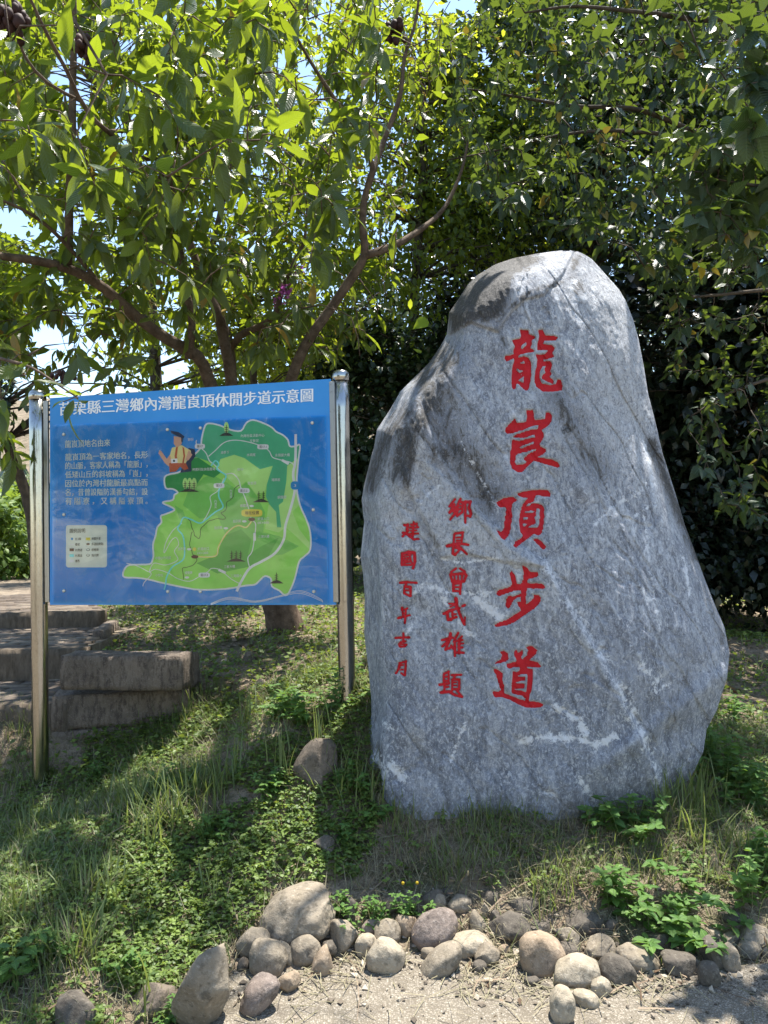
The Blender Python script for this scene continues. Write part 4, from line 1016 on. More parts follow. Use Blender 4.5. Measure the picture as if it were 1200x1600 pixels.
text('3', 180 + 1057 / 3.75 - 1.8, 180 + 1057 / 3.75 + 1.8, 640 + 456 / 3.75, 640 + 456 / 3.75, 6, M['print_white'], sheet, 0.0084, 0.01, 'map_lettering')
for k, ch in enumerate('內灣道'): text(ch, 180 + 675 / 3.75, 180 + 689 / 3.75, 640 + (485 + 17 * k) / 3.75, 640 + (485 + 17 * k) / 3.75, 4.5, M['print_white'], sheet, 0.0086, 0.01, 'map_lettering')
for k, ch in enumerate('內灣溪'): text(ch, 180 + 585 / 3.75, 180 + 599 / 3.75, 640 + (545 + 17 * k) / 3.75, 640 + (545 + 17 * k) / 3.75, 4.5, M['print_white'], sheet, 0.0086, 0.01, 'map_lettering')
# pale wave lines printed at the foot
for q in (0, 6, 11): ribbon('wave_line', [(330, 945 - q * 0.2), (360, 936 - q * 0.3), (400, 941 - q * 0.2), (440, 932 - q * 0.2), (470, 927 - q * 0.4), (500, 938 - q * 0.3), (505, 941)], 0.7, 0.0052, M['map_road'], sheet)
# bolts
for x, y in ((100.7, 679), (101, 804), (101, 923), (262.5, 671.5), (314, 669), (488.5, 661), (490, 796.5), (491, 924), (263, 924), (314, 924)):
    u, v = board_uv(x, y)
    prof = [(0.0085, 0.004), (0.0085, 0.0085), (0.006, 0.0115), (0.0005, 0.0125)]
    V = np.array([board_pt(u + a * math.cos(q), v + a * math.sin(q), b) for a, b in prof for q in np.arange(12) * math.pi / 6])
    i = np.arange(3)[:, None] * 12; j = np.arange(12)[None]; j2 = (j + 1) % 12
    link('bolt', np_mesh('bolt', local(V, sign), None, np.stack([i + j, i + j2, i + 12 + j2, i + 12 + j], -1).reshape(-1, 4)), M['bolt'], sign)

# ---------------------------------------------------------------- concrete-stone blocks retaining the steps
t = NT('hewn_block')
o = t.coord()
mp = t.n('ShaderNodeMapping', i_Vector=o, i_Scale=(1, 1, 0.35)).outputs[0]
n1 = t.noise(mp, 42, 6, 0.7); n2 = t.noise(o, 6, 5, 0.6); n3 = t.noise(o, 140, 3, 0.7)
c = t.ramp(n2, [(0.3, (0.16, 0.128, 0.10)), (0.7, (0.29, 0.235, 0.185))])
c = t.mix(t.mapr(n1, 0.47, 0.6, 0, 0.75), c, (0.08, 0.062, 0.05)); c = t.mix(t.mapr(n3, 0.56, 0.66, 0, 0.55), c, (0.36, 0.31, 0.26))
c = t.mix(t.mapr(t.noise(mp, 9, 5, 0.7), 0.55, 0.7, 0, 0.7), c, (0.055, 0.045, 0.04))
M['hewn_block'] = t.done(t.principled(c, 0.9, 0, 0.2, t.bump(t.math('ADD', n1, t.math('MULTIPLY', n3, 0.5)), 1.0, 0.025)))
def rough_box(name, loc, dims, rz=0, ry=0, rx=0, mat=None, amp=0.008, res=0.03, rnd=0.02, parent=None, seed=0, **props):
    L, Wd, H = dims
    n = [max(2, int(q / res)) for q in dims]
    bm = bmesh.new(); bmesh.ops.create_cube(bm, size=1)
    me = bpy.data.meshes.new(name)
    bm.free()
    # six gridded faces
    Vs, Fs, off = [], [], 0
    for ax in range(3):
        a, b = [q for q in range(3) if q != ax]
        for sgn in (-1, 1):
            A, B = np.meshgrid(np.linspace(-1, 1, n[a] + 1), np.linspace(-1, 1, n[b] + 1), indexing='ij')
            P = np.zeros(A.shape + (3,)); P[..., a] = A; P[..., b] = B; P[..., ax] = sgn
            Vs.append(P.reshape(-1, 3))
            i, j = np.meshgrid(np.arange(n[a]), np.arange(n[b]), indexing='ij')
            q = np.stack([i * (n[b] + 1) + j, (i + 1) * (n[b] + 1) + j, (i + 1) * (n[b] + 1) + j + 1, i * (n[b] + 1) + j + 1], -1).reshape(-1, 4) + off
            if (sgn > 0) == (ax == 1): q = q[:, ::-1]
            Fs.append(q); off += P.shape[0] * P.shape[1]
    P = np.vstack(Vs) * np.array(dims) / 2
    inner = np.clip(P, -(np.array(dims) / 2 - rnd), np.array(dims) / 2 - rnd)
    dd = P - inner; l = np.linalg.norm(dd, axis=1, keepdims=True)
    P = np.where(l > rnd, inner + dd / np.maximum(l, 1e-9) * rnd, P)
    nr = norm(P / (np.array(dims) / 2) ** 2)
    P = P + nr * (fbm(P * 13 + seed * 9.1, 4, seed) * amp)[:, None]
    me = np_mesh(name, P, None, np.vstack(Fs))
    bm = bmesh.new(); bm.from_mesh(me); bmesh.ops.remove_doubles(bm, verts=bm.verts, dist=1e-4); bm.to_mesh(me); bm.free()
    for p in me.polygons: p.use_smooth = True
    o_ = link(name, me, mat, parent, **props)
    o_.rotation_euler = (rx, ry, rz); o_.location = loc
    return o_
def block(pxl, py_b, Y, width_px, h_px, depth, rz, ry, label, seed):
    P = W(pxl, py_b, Y); wm = width_px / 1200 * Y / math.cos(rz); hm = h_px / 1200 * Y
    c0 = P + np.array([wm / 2 * math.cos(rz) - depth / 2 * math.sin(rz), wm / 2 * math.sin(rz) + depth / 2 * math.cos(rz), hm / 2 - wm / 2 * math.tan(ry)])
    o_ = rough_box('stone_block', tuple(c0), (wm, depth, hm), rz, ry, 0, M['hewn_block'], 0.006, 0.028, 0.014, None, seed, label=label, category='stone block', group='stacked stone blocks beside the steps')
    return o_
block(78, 1200, 4.27, 190, 55, 0.30, R(14), R(1.0), 'lower brownish stone block half sunk in green plants behind left post', 3)
block(79, 1143, 4.29, 205, 54, 0.32, R(12), R(0.5), 'middle brownish stone block of the stack, under the skewed top block', 2)
block(93, 1079, 4.27, 194, 54, 0.22, R(-3), R(1.0), 'topmost stone block of the stack, skewed, with dark stained upper edge', 1)
block(78, 1250, 4.27, 120, 50, 0.28, R(13), R(1.0), 'bottom stone block of the stack, only a sliver above the weeds', 4)
block(250, 1077, 4.50, 49, 52, 0.16, R(-8), R(0), 'short stone block tucked behind the right end of the top block', 5)

# ---------------------------------------------------------------- steps with brick paving and timber-like risers
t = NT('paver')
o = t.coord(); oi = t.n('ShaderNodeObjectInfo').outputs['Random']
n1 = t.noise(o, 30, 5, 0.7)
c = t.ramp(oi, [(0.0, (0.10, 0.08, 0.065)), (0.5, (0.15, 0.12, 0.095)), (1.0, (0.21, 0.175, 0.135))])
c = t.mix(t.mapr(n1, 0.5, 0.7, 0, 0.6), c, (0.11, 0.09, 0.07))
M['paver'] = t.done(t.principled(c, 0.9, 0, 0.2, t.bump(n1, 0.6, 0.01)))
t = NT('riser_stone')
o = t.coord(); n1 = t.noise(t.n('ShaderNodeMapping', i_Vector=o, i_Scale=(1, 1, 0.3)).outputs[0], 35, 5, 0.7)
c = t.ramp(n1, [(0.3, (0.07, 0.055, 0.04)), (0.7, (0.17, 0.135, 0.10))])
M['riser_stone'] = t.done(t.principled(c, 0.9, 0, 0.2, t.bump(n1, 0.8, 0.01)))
steps = link('stairway', None, kind='structure')
# (front-edge pixel row top, distance, right-end px)
z1 = W(40, 1100, 4.30)[2]; z2 = W(60, 1014, 5.05)[2]; z3 = W(80, 956, 6.30)[2]
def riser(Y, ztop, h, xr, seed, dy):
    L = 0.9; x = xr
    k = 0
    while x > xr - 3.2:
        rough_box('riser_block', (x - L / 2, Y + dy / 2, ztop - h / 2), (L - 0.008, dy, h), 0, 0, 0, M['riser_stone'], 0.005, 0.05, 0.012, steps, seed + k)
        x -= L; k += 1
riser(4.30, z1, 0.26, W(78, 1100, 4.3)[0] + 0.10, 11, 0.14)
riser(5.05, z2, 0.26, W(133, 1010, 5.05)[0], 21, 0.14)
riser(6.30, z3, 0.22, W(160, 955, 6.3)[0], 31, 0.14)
# rising kerb piece at the right of the second step
rough_box('kerb_stone', tuple(W(155, 985, 5.9) + np.array([0.02, 0.1, -0.05])), (0.10, 0.75, 0.16), R(12), 0, 0, M['hewn_block'], 0.004, 0.05, 0.012, steps, 41)
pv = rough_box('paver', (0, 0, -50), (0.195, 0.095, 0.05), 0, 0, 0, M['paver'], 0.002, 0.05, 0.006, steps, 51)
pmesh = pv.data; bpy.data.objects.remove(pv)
cnt = 0
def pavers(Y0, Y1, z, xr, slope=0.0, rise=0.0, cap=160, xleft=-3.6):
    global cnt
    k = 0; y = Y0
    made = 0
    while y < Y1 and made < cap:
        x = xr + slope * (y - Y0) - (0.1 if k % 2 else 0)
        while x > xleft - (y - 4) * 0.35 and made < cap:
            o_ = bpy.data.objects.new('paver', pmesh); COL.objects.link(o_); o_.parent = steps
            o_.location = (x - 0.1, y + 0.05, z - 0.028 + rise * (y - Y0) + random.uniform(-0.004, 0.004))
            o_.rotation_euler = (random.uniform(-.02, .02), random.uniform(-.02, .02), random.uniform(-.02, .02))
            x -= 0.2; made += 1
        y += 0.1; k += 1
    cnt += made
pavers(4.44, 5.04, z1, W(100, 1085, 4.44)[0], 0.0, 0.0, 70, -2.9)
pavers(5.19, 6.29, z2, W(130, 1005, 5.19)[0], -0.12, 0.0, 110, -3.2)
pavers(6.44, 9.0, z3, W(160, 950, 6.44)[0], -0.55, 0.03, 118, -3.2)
def tread(x0, x1, y0, y1, za, zb2, name):
    V = np.array([(x0, y0, za), (x1, y0, za), (x1 - 0.55 * max(0, y1 - y0 - 1.2), y1, zb2), (x0 - 0.3 * (y1 - y0), y1, zb2)])
    Vb = V - np.array([0, 0, 0.12]); VV = np.vstack([V, Vb])
    F = np.array([(0, 1, 2, 3), (7, 6, 5, 4), (0, 4, 5, 1), (1, 5, 6, 2), (2, 6, 7, 3), (3, 7, 4, 0)])
    link(name, np_mesh(name, VV, None, F, False), M['litter_soil'], steps)
t = NT('litter_soil')
o = t.coord(); n1 = t.noise(o, 14, 6, 0.7); n2 = t.noise(o, 60, 4, 0.7)
c = t.ramp(n1, [(0.3, (0.14, 0.11, 0.08)), (0.7, (0.30, 0.25, 0.19))]); c = t.mix(t.mapr(n2, 0.5, 0.7, 0, 0.6), c, (0.08, 0.06, 0.045))
M['litter_soil'] = t.done(t.principled(c, 0.95, 0, 0.1, t.bump(n2, 0.8, 0.01)))
tread(-5, W(100, 1085, 4.44)[0], 4.42, 5.06, z1 - 0.022, z1 - 0.022, 'tread_bed')
tread(-5, W(130, 1005, 5.19)[0], 5.17, 6.32, z2 - 0.022, z2 - 0.022, 'tread_bed')
tread(-5, W(160, 950, 6.44)[0], 6.42, 14.0, z3 - 0.022, z3 + 0.20, 'tread_bed')

# ---------------------------------------------------------------- cobbles and field stones
def stone_mat(name, a, b, c3, purple=False):
    t = NT(name)
    o = t.coord(); rnd = t.n('ShaderNodeObjectInfo').outputs['Random']
    n1 = t.noise(o, 9, 6, 0.65); n2 = t.noise(o, 75, 5, 0.75); n3 = t.noise(o, 30, 5, 0.7)
    c = t.mix(t.mapr(n1, 0.35, 0.65), a, b)
    c = t.mix(t.mapr(n2, 0.55, 0.68, 0, 0.65), c, c3)
    c = t.mix(t.mapr(n3, 0.52, 0.64, 0, 0.65), c, tuple(x * 0.35 for x in a))
    c = t.mix(t.mapr(n2, 0.3, 0.4, 0.5, 0), c, tuple(x * 0.4 for x in a))
    return t.done(t.principled(c, 0.85, 0, 0.25, t.bump(t.math('ADD', n3, t.math('MULTIPLY', n2, 0.6)), 0.7, 0.008)))
SM = {'g': stone_mat('stone_grey', (0.17, 0.14, 0.10), (0.26, 0.22, 0.165), (0.40, 0.35, 0.275)),
      'd': stone_mat('stone_dark', (0.075, 0.063, 0.05), (0.125, 0.108, 0.085), (0.23, 0.205, 0.165)),
      't': stone_mat('stone_tan', (0.22, 0.165, 0.11), (0.31, 0.24, 0.17), (0.44, 0.36, 0.27)),
      'p': stone_mat('stone_purple', (0.15, 0.118, 0.098), (0.23, 0.185, 0.155), (0.38, 0.325, 0.28)),
      'w': stone_mat('stone_pale', (0.25, 0.21, 0.15), (0.35, 0.30, 0.225), (0.50, 0.44, 0.35)),
      'b': stone_mat('stone_brown', (0.10, 0.08, 0.06), (0.16, 0.13, 0.10), (0.26, 0.215, 0.165))}
def ico(sub):
    bm = bmesh.new(); bmesh.ops.create_icosphere(bm, subdivisions=sub, radius=1.0)
    bm.verts.ensure_lookup_table()
    V = np.array([v.co[:] for v in bm.verts]); F = np.array([[v.index for v in f.verts] for f in bm.faces]); bm.free()
    return V, F
ICO = {3: ico(3), 4: ico(4), 5: ico(5)}
# centre px, py, width px, height px, tilt deg (clockwise in the photo), colour, shape (r round, s slab, p pointed, a angular), label
STN = [
 (470,1430,122,84,-14,'g','r','largest round grey boulder of the border, at its top left, grass behind it'),
 (322,1540,78,150,24,'g','s','long leaning grey stone at the left end of the border'),
 (398,1474,56,50,0,'g','r','rounded stone wedged between the long leaning stone and the largest one'),
 (418,1498,62,64,0,'g','r','round dark-topped cobble in front of the rounded stone, left end of border'),
 (405,1556,48,72,36,'p','r','egg-shaped mauve cobble lying on the slab at far lower left'),
 (448,1490,22,44,-15,'g','a','narrow upright stone squeezed right of the round dark-topped cobble'),
 (380,1509,20,24,0,'d','r','small dark pebble left of the round dark-topped cobble'),
 (479,1487,56,50,-12,'g','r','heart-like grey cobble below the right side of the largest boulder'),
 (502,1504,40,50,18,'t','p','pointed pinkish tan stone standing on the slab edge'),
 (452,1535,34,40,25,'t','a','small broken tan stone right of the egg-shaped mauve cobble'),
 (516,1482,24,28,0,'d','a','small dark stone behind the pointed pinkish tan one'),
 (536,1460,48,54,0,'g','a','angular grey stone below the sprouting plant, right of the largest boulder'),
 (571,1478,36,38,0,'w','r','pale small stone beside the angular grey one'),
 (602,1496,62,58,0,'w','r','pale dome-shaped cobble alone on the slab, sunlit'),
 (606,1459,42,42,0,'g','r','round grey cobble directly behind the pale dome-shaped cobble'),
 (581,1449,34,26,0,'p','a','small mauve stone with cracked top beside the sprouting plants'),
 (633,1447,36,36,10,'t','a','tan chunk below the yellow flowering sprouts'),
 (680,1456,78,66,-28,'p','r','large purplish cobble with white speckles in the middle of the border'),
 (689,1506,80,46,-38,'g','r','oval cobble tilted up to the right, lying before the purplish one'),
 (670,1490,24,22,0,'g','r','small pebble between the purplish cobble and the tilted oval one'),
 (544,1418,28,38,0,'d','r','dark narrow stone at the right shoulder of the largest boulder'),
 (679,1408,36,38,0,'d','a','dark angular stone in the back row above the purplish cobble'),
 (702,1395,24,17,20,'d','a','bluish dark flake in the back row above the purplish cobble'),
 (719,1414,38,34,0,'g','r','round grey stone in the back row right of the bluish flake'),
 (611,1413,32,26,0,'d','a','dark stone half hidden behind the flowering sprouts'),
 (505,1461,32,20,0,'d','s','dark flat stone under the right side of the largest boulder'),
 (732,1480,76,42,-12,'w','r','pale oval stone stretched behind the tilted oval cobble'),
 (762,1494,38,36,20,'g','a','blocky grey-brown stone on the gravel heap'),
 (788,1486,24,22,0,'t','a','little tan chip right of the blocky grey-brown stone'),
 (749,1511,24,24,0,'d','r','dark pebble under the blocky grey-brown stone'),
 (795,1453,66,54,8,'d','a','big dark angular stone left of the tall smooth cobble'),
 (745,1442,32,42,-10,'g','p','pointed grey stone leaning left above the pale oval stone'),
 (758,1427,20,34,0,'g','p','thin upright stone behind the pointed grey one'),
 (847,1492,70,70,-10,'t','r','tall smooth brown cobble, biggest right of centre'),
 (841,1452,46,34,0,'d','a','dark blunt stone tucked above the tall smooth brown cobble'),
 (887,1463,48,32,10,'g','s','flat-topped cracked stone lying on the dark blunt stones'),
 (911,1444,68,44,8,'d','a','broad dark stone in the back row behind the flat-topped one'),
 (937,1484,56,42,-8,'g','a','grey faceted stone above the dark oval cobble'),
 (889,1489,36,30,0,'d','r','shaded stone peeping out right of the tall smooth brown cobble'),
 (900,1520,72,54,-5,'w','r','wide pale sunlit cobble in the front row'),
 (962,1518,58,54,18,'d','r','dark oval cobble right of the wide pale sunlit one'),
 (999,1500,74,42,18,'g','r','smooth grey oval stone leaning on the dark oval cobble'),
 (938,1544,34,34,-20,'w','r','small round pale stone tucked below the wide pale cobble'),
 (916,1562,44,30,24,'w','r','small flat pale stone lying between two cobbles at the bottom'),
 (879,1571,40,58,3,'w','r','upright pale oval cobble lowest of all, on the slab'),
 (1061,1508,62,38,8,'d','s','brown-edged flat dark stone right of the smooth grey oval'),
 (1032,1480,46,42,0,'d','r','dark round stone under the leafy weed'),
 (1107,1523,34,44,-8,'d','r','upright dark stone standing on the slab at right'),
 (1141,1499,32,44,-12,'g','r','barrel-shaped grey stone in the right part of the border'),
 (1111,1491,30,52,-24,'d','s','slanting dark slab stone left of the barrel-shaped one'),
 (1170,1484,38,30,-5,'g','r','plump small stone right of the barrel-shaped one'),
 (1141,1468,36,28,12,'g','a','grey wedge above the barrel-shaped stone'),
 (1114,1463,30,32,0,'g','a','upright grey lump above the slanting dark slab stone'),
 (1180,1460,60,36,16,'g','s','broad flat stone near the right edge of the frame'),
 (1200,1492,20,22,0,'g','r','pebble cut by the right edge of the frame beside the plump small stone'),
 (956,1449,28,26,0,'b','a','reddish brown stone at the left foot of the leafy weed'),
 (769,1405,38,36,0,'d','a','dark stone in the back row above the thin upright stone'),
 (816,1418,54,44,0,'d','a','dark stone under the grass tuft in the back row'),
 (1145,1434,44,24,6,'d','s','shaded flat stone below the right-hand weeds'),
 (833,1534,28,18,0,'d','a','dark pebble on the slab left of the wide pale cobble'),
 (853,1543,20,14,0,'d','a','tiny dark stone beside the dark pebble on the slab'),
 (686,1414,26,34,0,'g','a','grey shard at the left of the back row, behind the purplish cobble'),
 (776,1440,26,34,12,'d','a','shaded shard between the thin upright stone and the big dark angular stone'),
 (493,1200,68,90,34,'b','s','big brown field stone lodged in the bank left of the boulder'),
 (507,1322,38,34,0,'d','a','half-buried grey stone in the ground cover left of the boulder foot'),
 (352,1036,16,14,0,'w','r','small pale stone on the bank right of the stone blocks'),
 (392,1030,30,26,-10,'b','r','small brown stone on the bank below the sign board'),
 (408,1070,18,20,0,'g','r','small grey stone lower on the bank below the sign board'),
 (305,1068,26,44,-25,'b','a','rough brown stone at the right end of the block stack'),
 (437,1208,24,20,0,'b','a','brown clod-like stone left of the big brown field stone'),
 (1172,1348,64,44,-6,'d','r','grey stone behind the right-hand weeds'),
 (118,1588,88,66,24,'d','a','dark weathered stone at the lower left corner behind the weeds'),
 (238,1566,86,56,-35,'b','a','brown slab leaning left of the long leaning stone'),
 (240,1506,22,20,0,'b','r','small brown stone above the brown slab'),
]
STONE_ROOTS = []
def make_stone(px, py, w, h, ang, col, shp, label, seed, name='border_stone', group='stones piled along the front edge'):
    sub = 5 if max(w, h) > 90 else (4 if max(w, h) > 30 else 3)
    V, F = ICO[sub]; V = V.copy()
    rs = np.random.default_rng(seed * 13 + 5)
    k = {'r': 2.3, 'a': 2.1, 's': 3.3, 'p': 2.0}[shp]
    l = (np.abs(V) ** k).sum(1) ** (1 / k); V = V / l[:, None]
    V = V * (1 + 0.15 * fbm(V * 1.0 + seed * 3.7, 2, seed))[:, None]
    ncut = {'r': 6, 'a': 13, 's': 8, 'p': 8}[shp]
    for q in range(ncut):      # worn or broken facets
        nrm_ = norm(rs.normal(size=3)); dd = rs.uniform(0.62, 0.88) if shp != 'r' else rs.uniform(0.74, 0.93)
        s_ = V @ nrm_; soft = 0.10 if shp != 'r' else 0.35
        ex_ = np.clip(s_ - dd, 0, None)
        V = V - nrm_[None] * (ex_ * (1 - soft))[:, None]
    if shp == 'p': V[:, 0] *= (1 - 0.45 * np.clip(V[:, 2], -1, 1)); 
    V = V * (1 + 0.03 * fbm(V * 4.5 + seed, 4, seed + 3, 0.6))[:, None]
    V = V / np.abs(V).max(0)
    g = ground_hit(px, py + h * (0.5 if name == 'border_stone' else 0.16) - 2)
    Y = g[1] + (0.30 if name == 'border_stone' else 0.04) * (w + h) / 2 / 1200 * g[1]
    c0 = W(px, py, Y)
    rx_, rz_ = w / 2 / 1200 * Y, h / 2 / 1200 * Y
    ry_ = (rx_ + rz_) / 2 * rs.uniform(0.8, 1.0)
    rz_ = math.sqrt(max(rz_ ** 2 - (ry_ * 0.47) ** 2, 0.45 * rz_ ** 2)) / 0.9
    V = V * np.array([rx_, ry_, rz_])
    a = R(ang); ca, sa = math.cos(a), math.sin(a)
    V = V @ np.array([[ca, 0, -sa], [0, 1, 0], [sa, 0, ca]])
    me = np_mesh(name, V, F)
    o_ = link(name, me, SM[col], None, label=label, category='stone')
    if group: o_['group'] = group
    o_.location = tuple(c0)
    return o_
for k, (px, py, w, h, ang, col, shp, lab) in enumerate(STN):
    # tilt is applied about the depth axis: recover unrotated size roughly
    bord = k < 63
    make_stone(px, py, w * (1.02 if k < 63 else 0.95), h * (1.0 if k < 63 else 1.0), ang if abs(ang) > 4 else ang, col, shp, lab, k + 1, 'border_stone' if bord else 'field_stone',
               'stones piled along the front edge' if bord else 'stones lying in the bank')

# gravel and chips on the slab and the soil (uncountable)
def scatter_polyhedra(name, pts, size, mat, seed, kind='stuff'):
    V0 = np.array([(1, 0, 0), (-1, 0, 0), (0, 1, 0), (0, -1, 0), (0, 0, 1), (0, 0, -1)], float)
    F0 = np.array([(0, 2, 4), (2, 1, 4), (1, 3, 4), (3, 0, 4), (2, 0, 5), (1, 2, 5), (3, 1, 5), (0, 3, 5)])
    n = len(pts); rs = np.random.default_rng(seed)
    s = size[:, None] * rs.uniform(0.5, 1.3, (n, 3)) * np.array([1, 1, 0.65])
    q = rs.normal(size=(n, 3, 3)); q, _ = np.linalg.qr(q)
    j = 1 + 0.35 * rs.uniform(-1, 1, (n, 6, 1))
    V = (V0[None] * j * 1.0) @ q * s[:, None, :] + pts[:, None, :]
    F = (F0[None] + (np.arange(n) * 6)[:, None, None]).reshape(-1, 3)
    link(name, np_mesh(name, V.reshape(-1, 3), F, None, False, dict(rnd=np.repeat(rs.uniform(0, 1, n), 6))), mat, None, kind=kind)
def pick(n, x0, x1, y0, y1, fn, seed):
    rs = np.random.default_rng(seed)
    x = rs.uniform(x0, x1, n); y = rs.uniform(y0, y1, n); z = gz(x, y)
    on = slab_inside(x, y)
    z = np.where(on, np.maximum(z, SLAB_Z), z)
    P = np.c_[x, y, z]
    px, py = proj(P)
    keep = rs.uniform(0, 1, n) < fn(px, py, P)
    return P[keep], px[keep], py[keep]
slab_poly = [tuple(p) for p in edge]
def slab_inside(x, y): return inpoly(x, y, slab_poly)
t = NT('gravel')
r_ = t.attr('rnd'); c = t.ramp(r_, [(0, (0.07, 0.058, 0.045)), (0.5, (0.17, 0.14, 0.105)), (1, (0.38, 0.33, 0.26))])
M['gravel'] = t.done(t.principled(c, 0.9, 0, 0.2))
def gravel_den(px, py, P):
    heap = inany(px, py, [[(715, 1500), (760, 1475), (830, 1510), (850, 1550), (740, 1545), (700, 1535)], [(1000, 1475), (1200, 1480), (1200, 1540), (1100, 1560), (960, 1550)]])
    return np.where(heap, 1.0, np.where(slab_inside(P[:, 0], P[:, 1]), 0.10 + 0.35 * (py < 1535), np.where(py > 1380, 0.5, 0.12)))
P, px, py = pick(14000, -1.4, 1.7, 2.2, 3.6, gravel_den, 3)
rs = np.random.default_rng(5)
scatter_polyhedra('gravel', P + np.array([0, 0, 0.002]), 0.0018 + 0.006 * rs.uniform(0, 1, len(P)) ** 4, M['gravel'], 8)
def chip_den(px, py, P):
    near = np.abs(py - np.interp(px, [330, 480, 640, 800, 1200], [1540, 1490, 1470, 1500, 1510])) < 46
    return np.where((px > 330) & (py < 1575) & (py > 1385), np.where(near, .9, .35), 0.03)
P, px, py = pick(2600, -1.0, 1.7, 2.3, 3.2, chip_den, 13)
scatter_polyhedra('stone_chips', P + np.array([0, 0, 0.004]), 0.005 + 0.013 * np.random.default_rng(6).uniform(0, 1, len(P)) ** 2, M['gravel'], 18)
# dry twigs and straw lying about
def straw(name, n, region, fn, mat, L0, L1, w0, seed, lift=0.006):
    P, px, py = pick(n, *region, fn, seed); rs = np.random.default_rng(seed + 1); n = len(P)
    a = rs.uniform(0, 2 * math.pi, n); L = rs.uniform(L0, L1, n); bend = rs.normal(0, 0.25, n); tilt = rs.normal(0, 0.18, n)
    rows = []
    for k in range(4):
        u = k / 3 - 0.5
        off = np.c_[np.cos(a) * u - np.sin(a) * bend * u * u, np.sin(a) * u + np.cos(a) * bend * u * u, tilt * u] * L[:, None]
        rows.append(P + off + np.array([0, 0, lift]) + np.c_[np.zeros(n), np.zeros(n), np.abs(tilt) * L * 0.3])
    side = np.c_[-np.sin(a), np.cos(a), rs.normal(0, 0.5, n)] * (w0 * rs.uniform(0.5, 1.4, n))[:, None]
    V = np.stack([q + s_ * side for q in rows for s_ in (-1, 1)], 1)
    F = np.array([(0, 1, 3, 2), (2, 3, 5, 4), (4, 5, 7, 6)])
    F = (F[None] + (np.arange(n) * 8)[:, None, None]).reshape(-1, 4)
    link(name, np_mesh(name, V.reshape(-1, 3), None, F, False, dict(rnd=np.repeat(rs.uniform(0, .96, n), 8))), mat, None, kind='stuff')
def straw_den(px, py, P):
    return np.where(slab_inside(P[:, 0], P[:, 1]), np.where(inany(px, py, [[(460, 1500), (560, 1480), (600, 1530), (480, 1560)], [(700, 1500), (1000, 1500), (1100, 1560), (700, 1560)]]), 0.9, 0.10), 0.8 * (py > 1290) + 0.35 * (py <= 1290))
straw('dry_straw', 9000, (-1.8, 1.7, 2.25, 3.4), straw_den, M['dry_grass'], 0.03, 0.12, 0.0011, 31)
straw('dry_twigs', 700, (-1.8, 1.9, 2.25, 4.5), straw_den, M['litter'], 0.06, 0.22, 0.002, 41, 0.01)

# ---------------------------------------------------------------- leaf builders
def tmpl(kind):
    """verts (u along, v across -1..1), faces tri, quad"""
    if kind == 'hi':       # lanceolate, 5 rings
        us = [0.0, 0.12, 0.34, 0.58, 0.80, 1.0]; ws = [0.03, 0.42, 0.95, 1.0, 0.58, 0.0]
    elif kind == 'heart':
        us = [0.0, 0.05, 0.25, 0.5, 0.78, 1.0]; ws = [0.05, 0.62, 1.0, 0.86, 0.38, 0.0]
    elif kind == 'mid':
        us = [0.0, 0.3, 0.65, 1.0]; ws = [0.04, 0.85, 0.95, 0.0]
    elif kind == 'midheart':
        us = [0.0, 0.22, 0.6, 1.0]; ws = [0.1, 1.0, 0.72, 0.0]
    else:
        us = [0.0, 0.42, 1.0]; ws = [0.03, 1.0, 0.0]
    V = []; ring = []
    for k, (u, w) in enumerate(zip(us, ws)):
        if k in (0, len(us) - 1): ring.append([len(V)]); V.append((u, 0.0, 0.0))
        else: ring.append([len(V), len(V) + 1, len(V) + 2]); V += [(u, -w, 1), (u, 0, 0), (u, w, 1)]
    T, Q = [], []
    for a, b in zip(ring[:-1], ring[1:]):
        if len(a) == 1: T += [(a[0], b[1], b[0]), (a[0], b[2], b[1])]
        elif len(b) == 1: T += [(a[0], a[1], b[0]), (a[1], a[2], b[0])]
        else: Q += [(a[0], a[1], b[1], b[0]), (a[1], a[2], b[2], b[1])]
    return np.array(V, float), np.array(T), (np.array(Q) if Q else None)
TM = {k: tmpl(k) for k in ('hi', 'heart', 'mid', 'midheart', 'lo')}

def leaf_verts(P, D, N, L, Wd, kind, droop, fold, curl=None):
    V0, T, Q = TM[kind]
    n = len(P)
    D = norm(D); S = norm(np.cross(D, N)); N = np.cross(S, D)
    u = V0[:, 0][None]; v = V0[:, 1][None]
    L = L[:, None]; Wd = Wd[:, None]
    z = -droop[:, None] * u * u * L + fold[:, None] * np.abs(v) * Wd
    if kind in ('hi', 'heart'):
        ph = (P.sum(1) * 37.0)[:, None]
        z = z + 0.10 * Wd * np.sin(u * 17 + ph) * np.abs(v)
    X = P[:, None] + D[:, None] * (u * L)[..., None] + S[:, None] * (v * Wd)[..., None] + N[:, None] * z[..., None]
    return X, T, Q, V0
def leaves_mesh(name, P, D, N, L, Wd, kind, droop, fold, rnd):
    X, T, Q, V0 = leaf_verts(P, D, N, L, Wd, kind, droop, fold)
    n, m = X.shape[:2]
    o = (np.arange(n) * m)[:, None, None]
    F3 = (T[None] + o).reshape(-1, 3); F4 = (Q[None] + o).reshape(-1, 4) if Q is not None else None
    at = dict(rnd=np.repeat(rnd, m))
    if kind in ('hi', 'heart', 'mid', 'midheart'):
        at['lu'] = np.tile(V0[:, 0], n)
        at['lv'] = np.tile(np.sign(V0[:, 1]), n)
    return np_mesh(name, X.reshape(-1, 3), F3, F4, True, at)

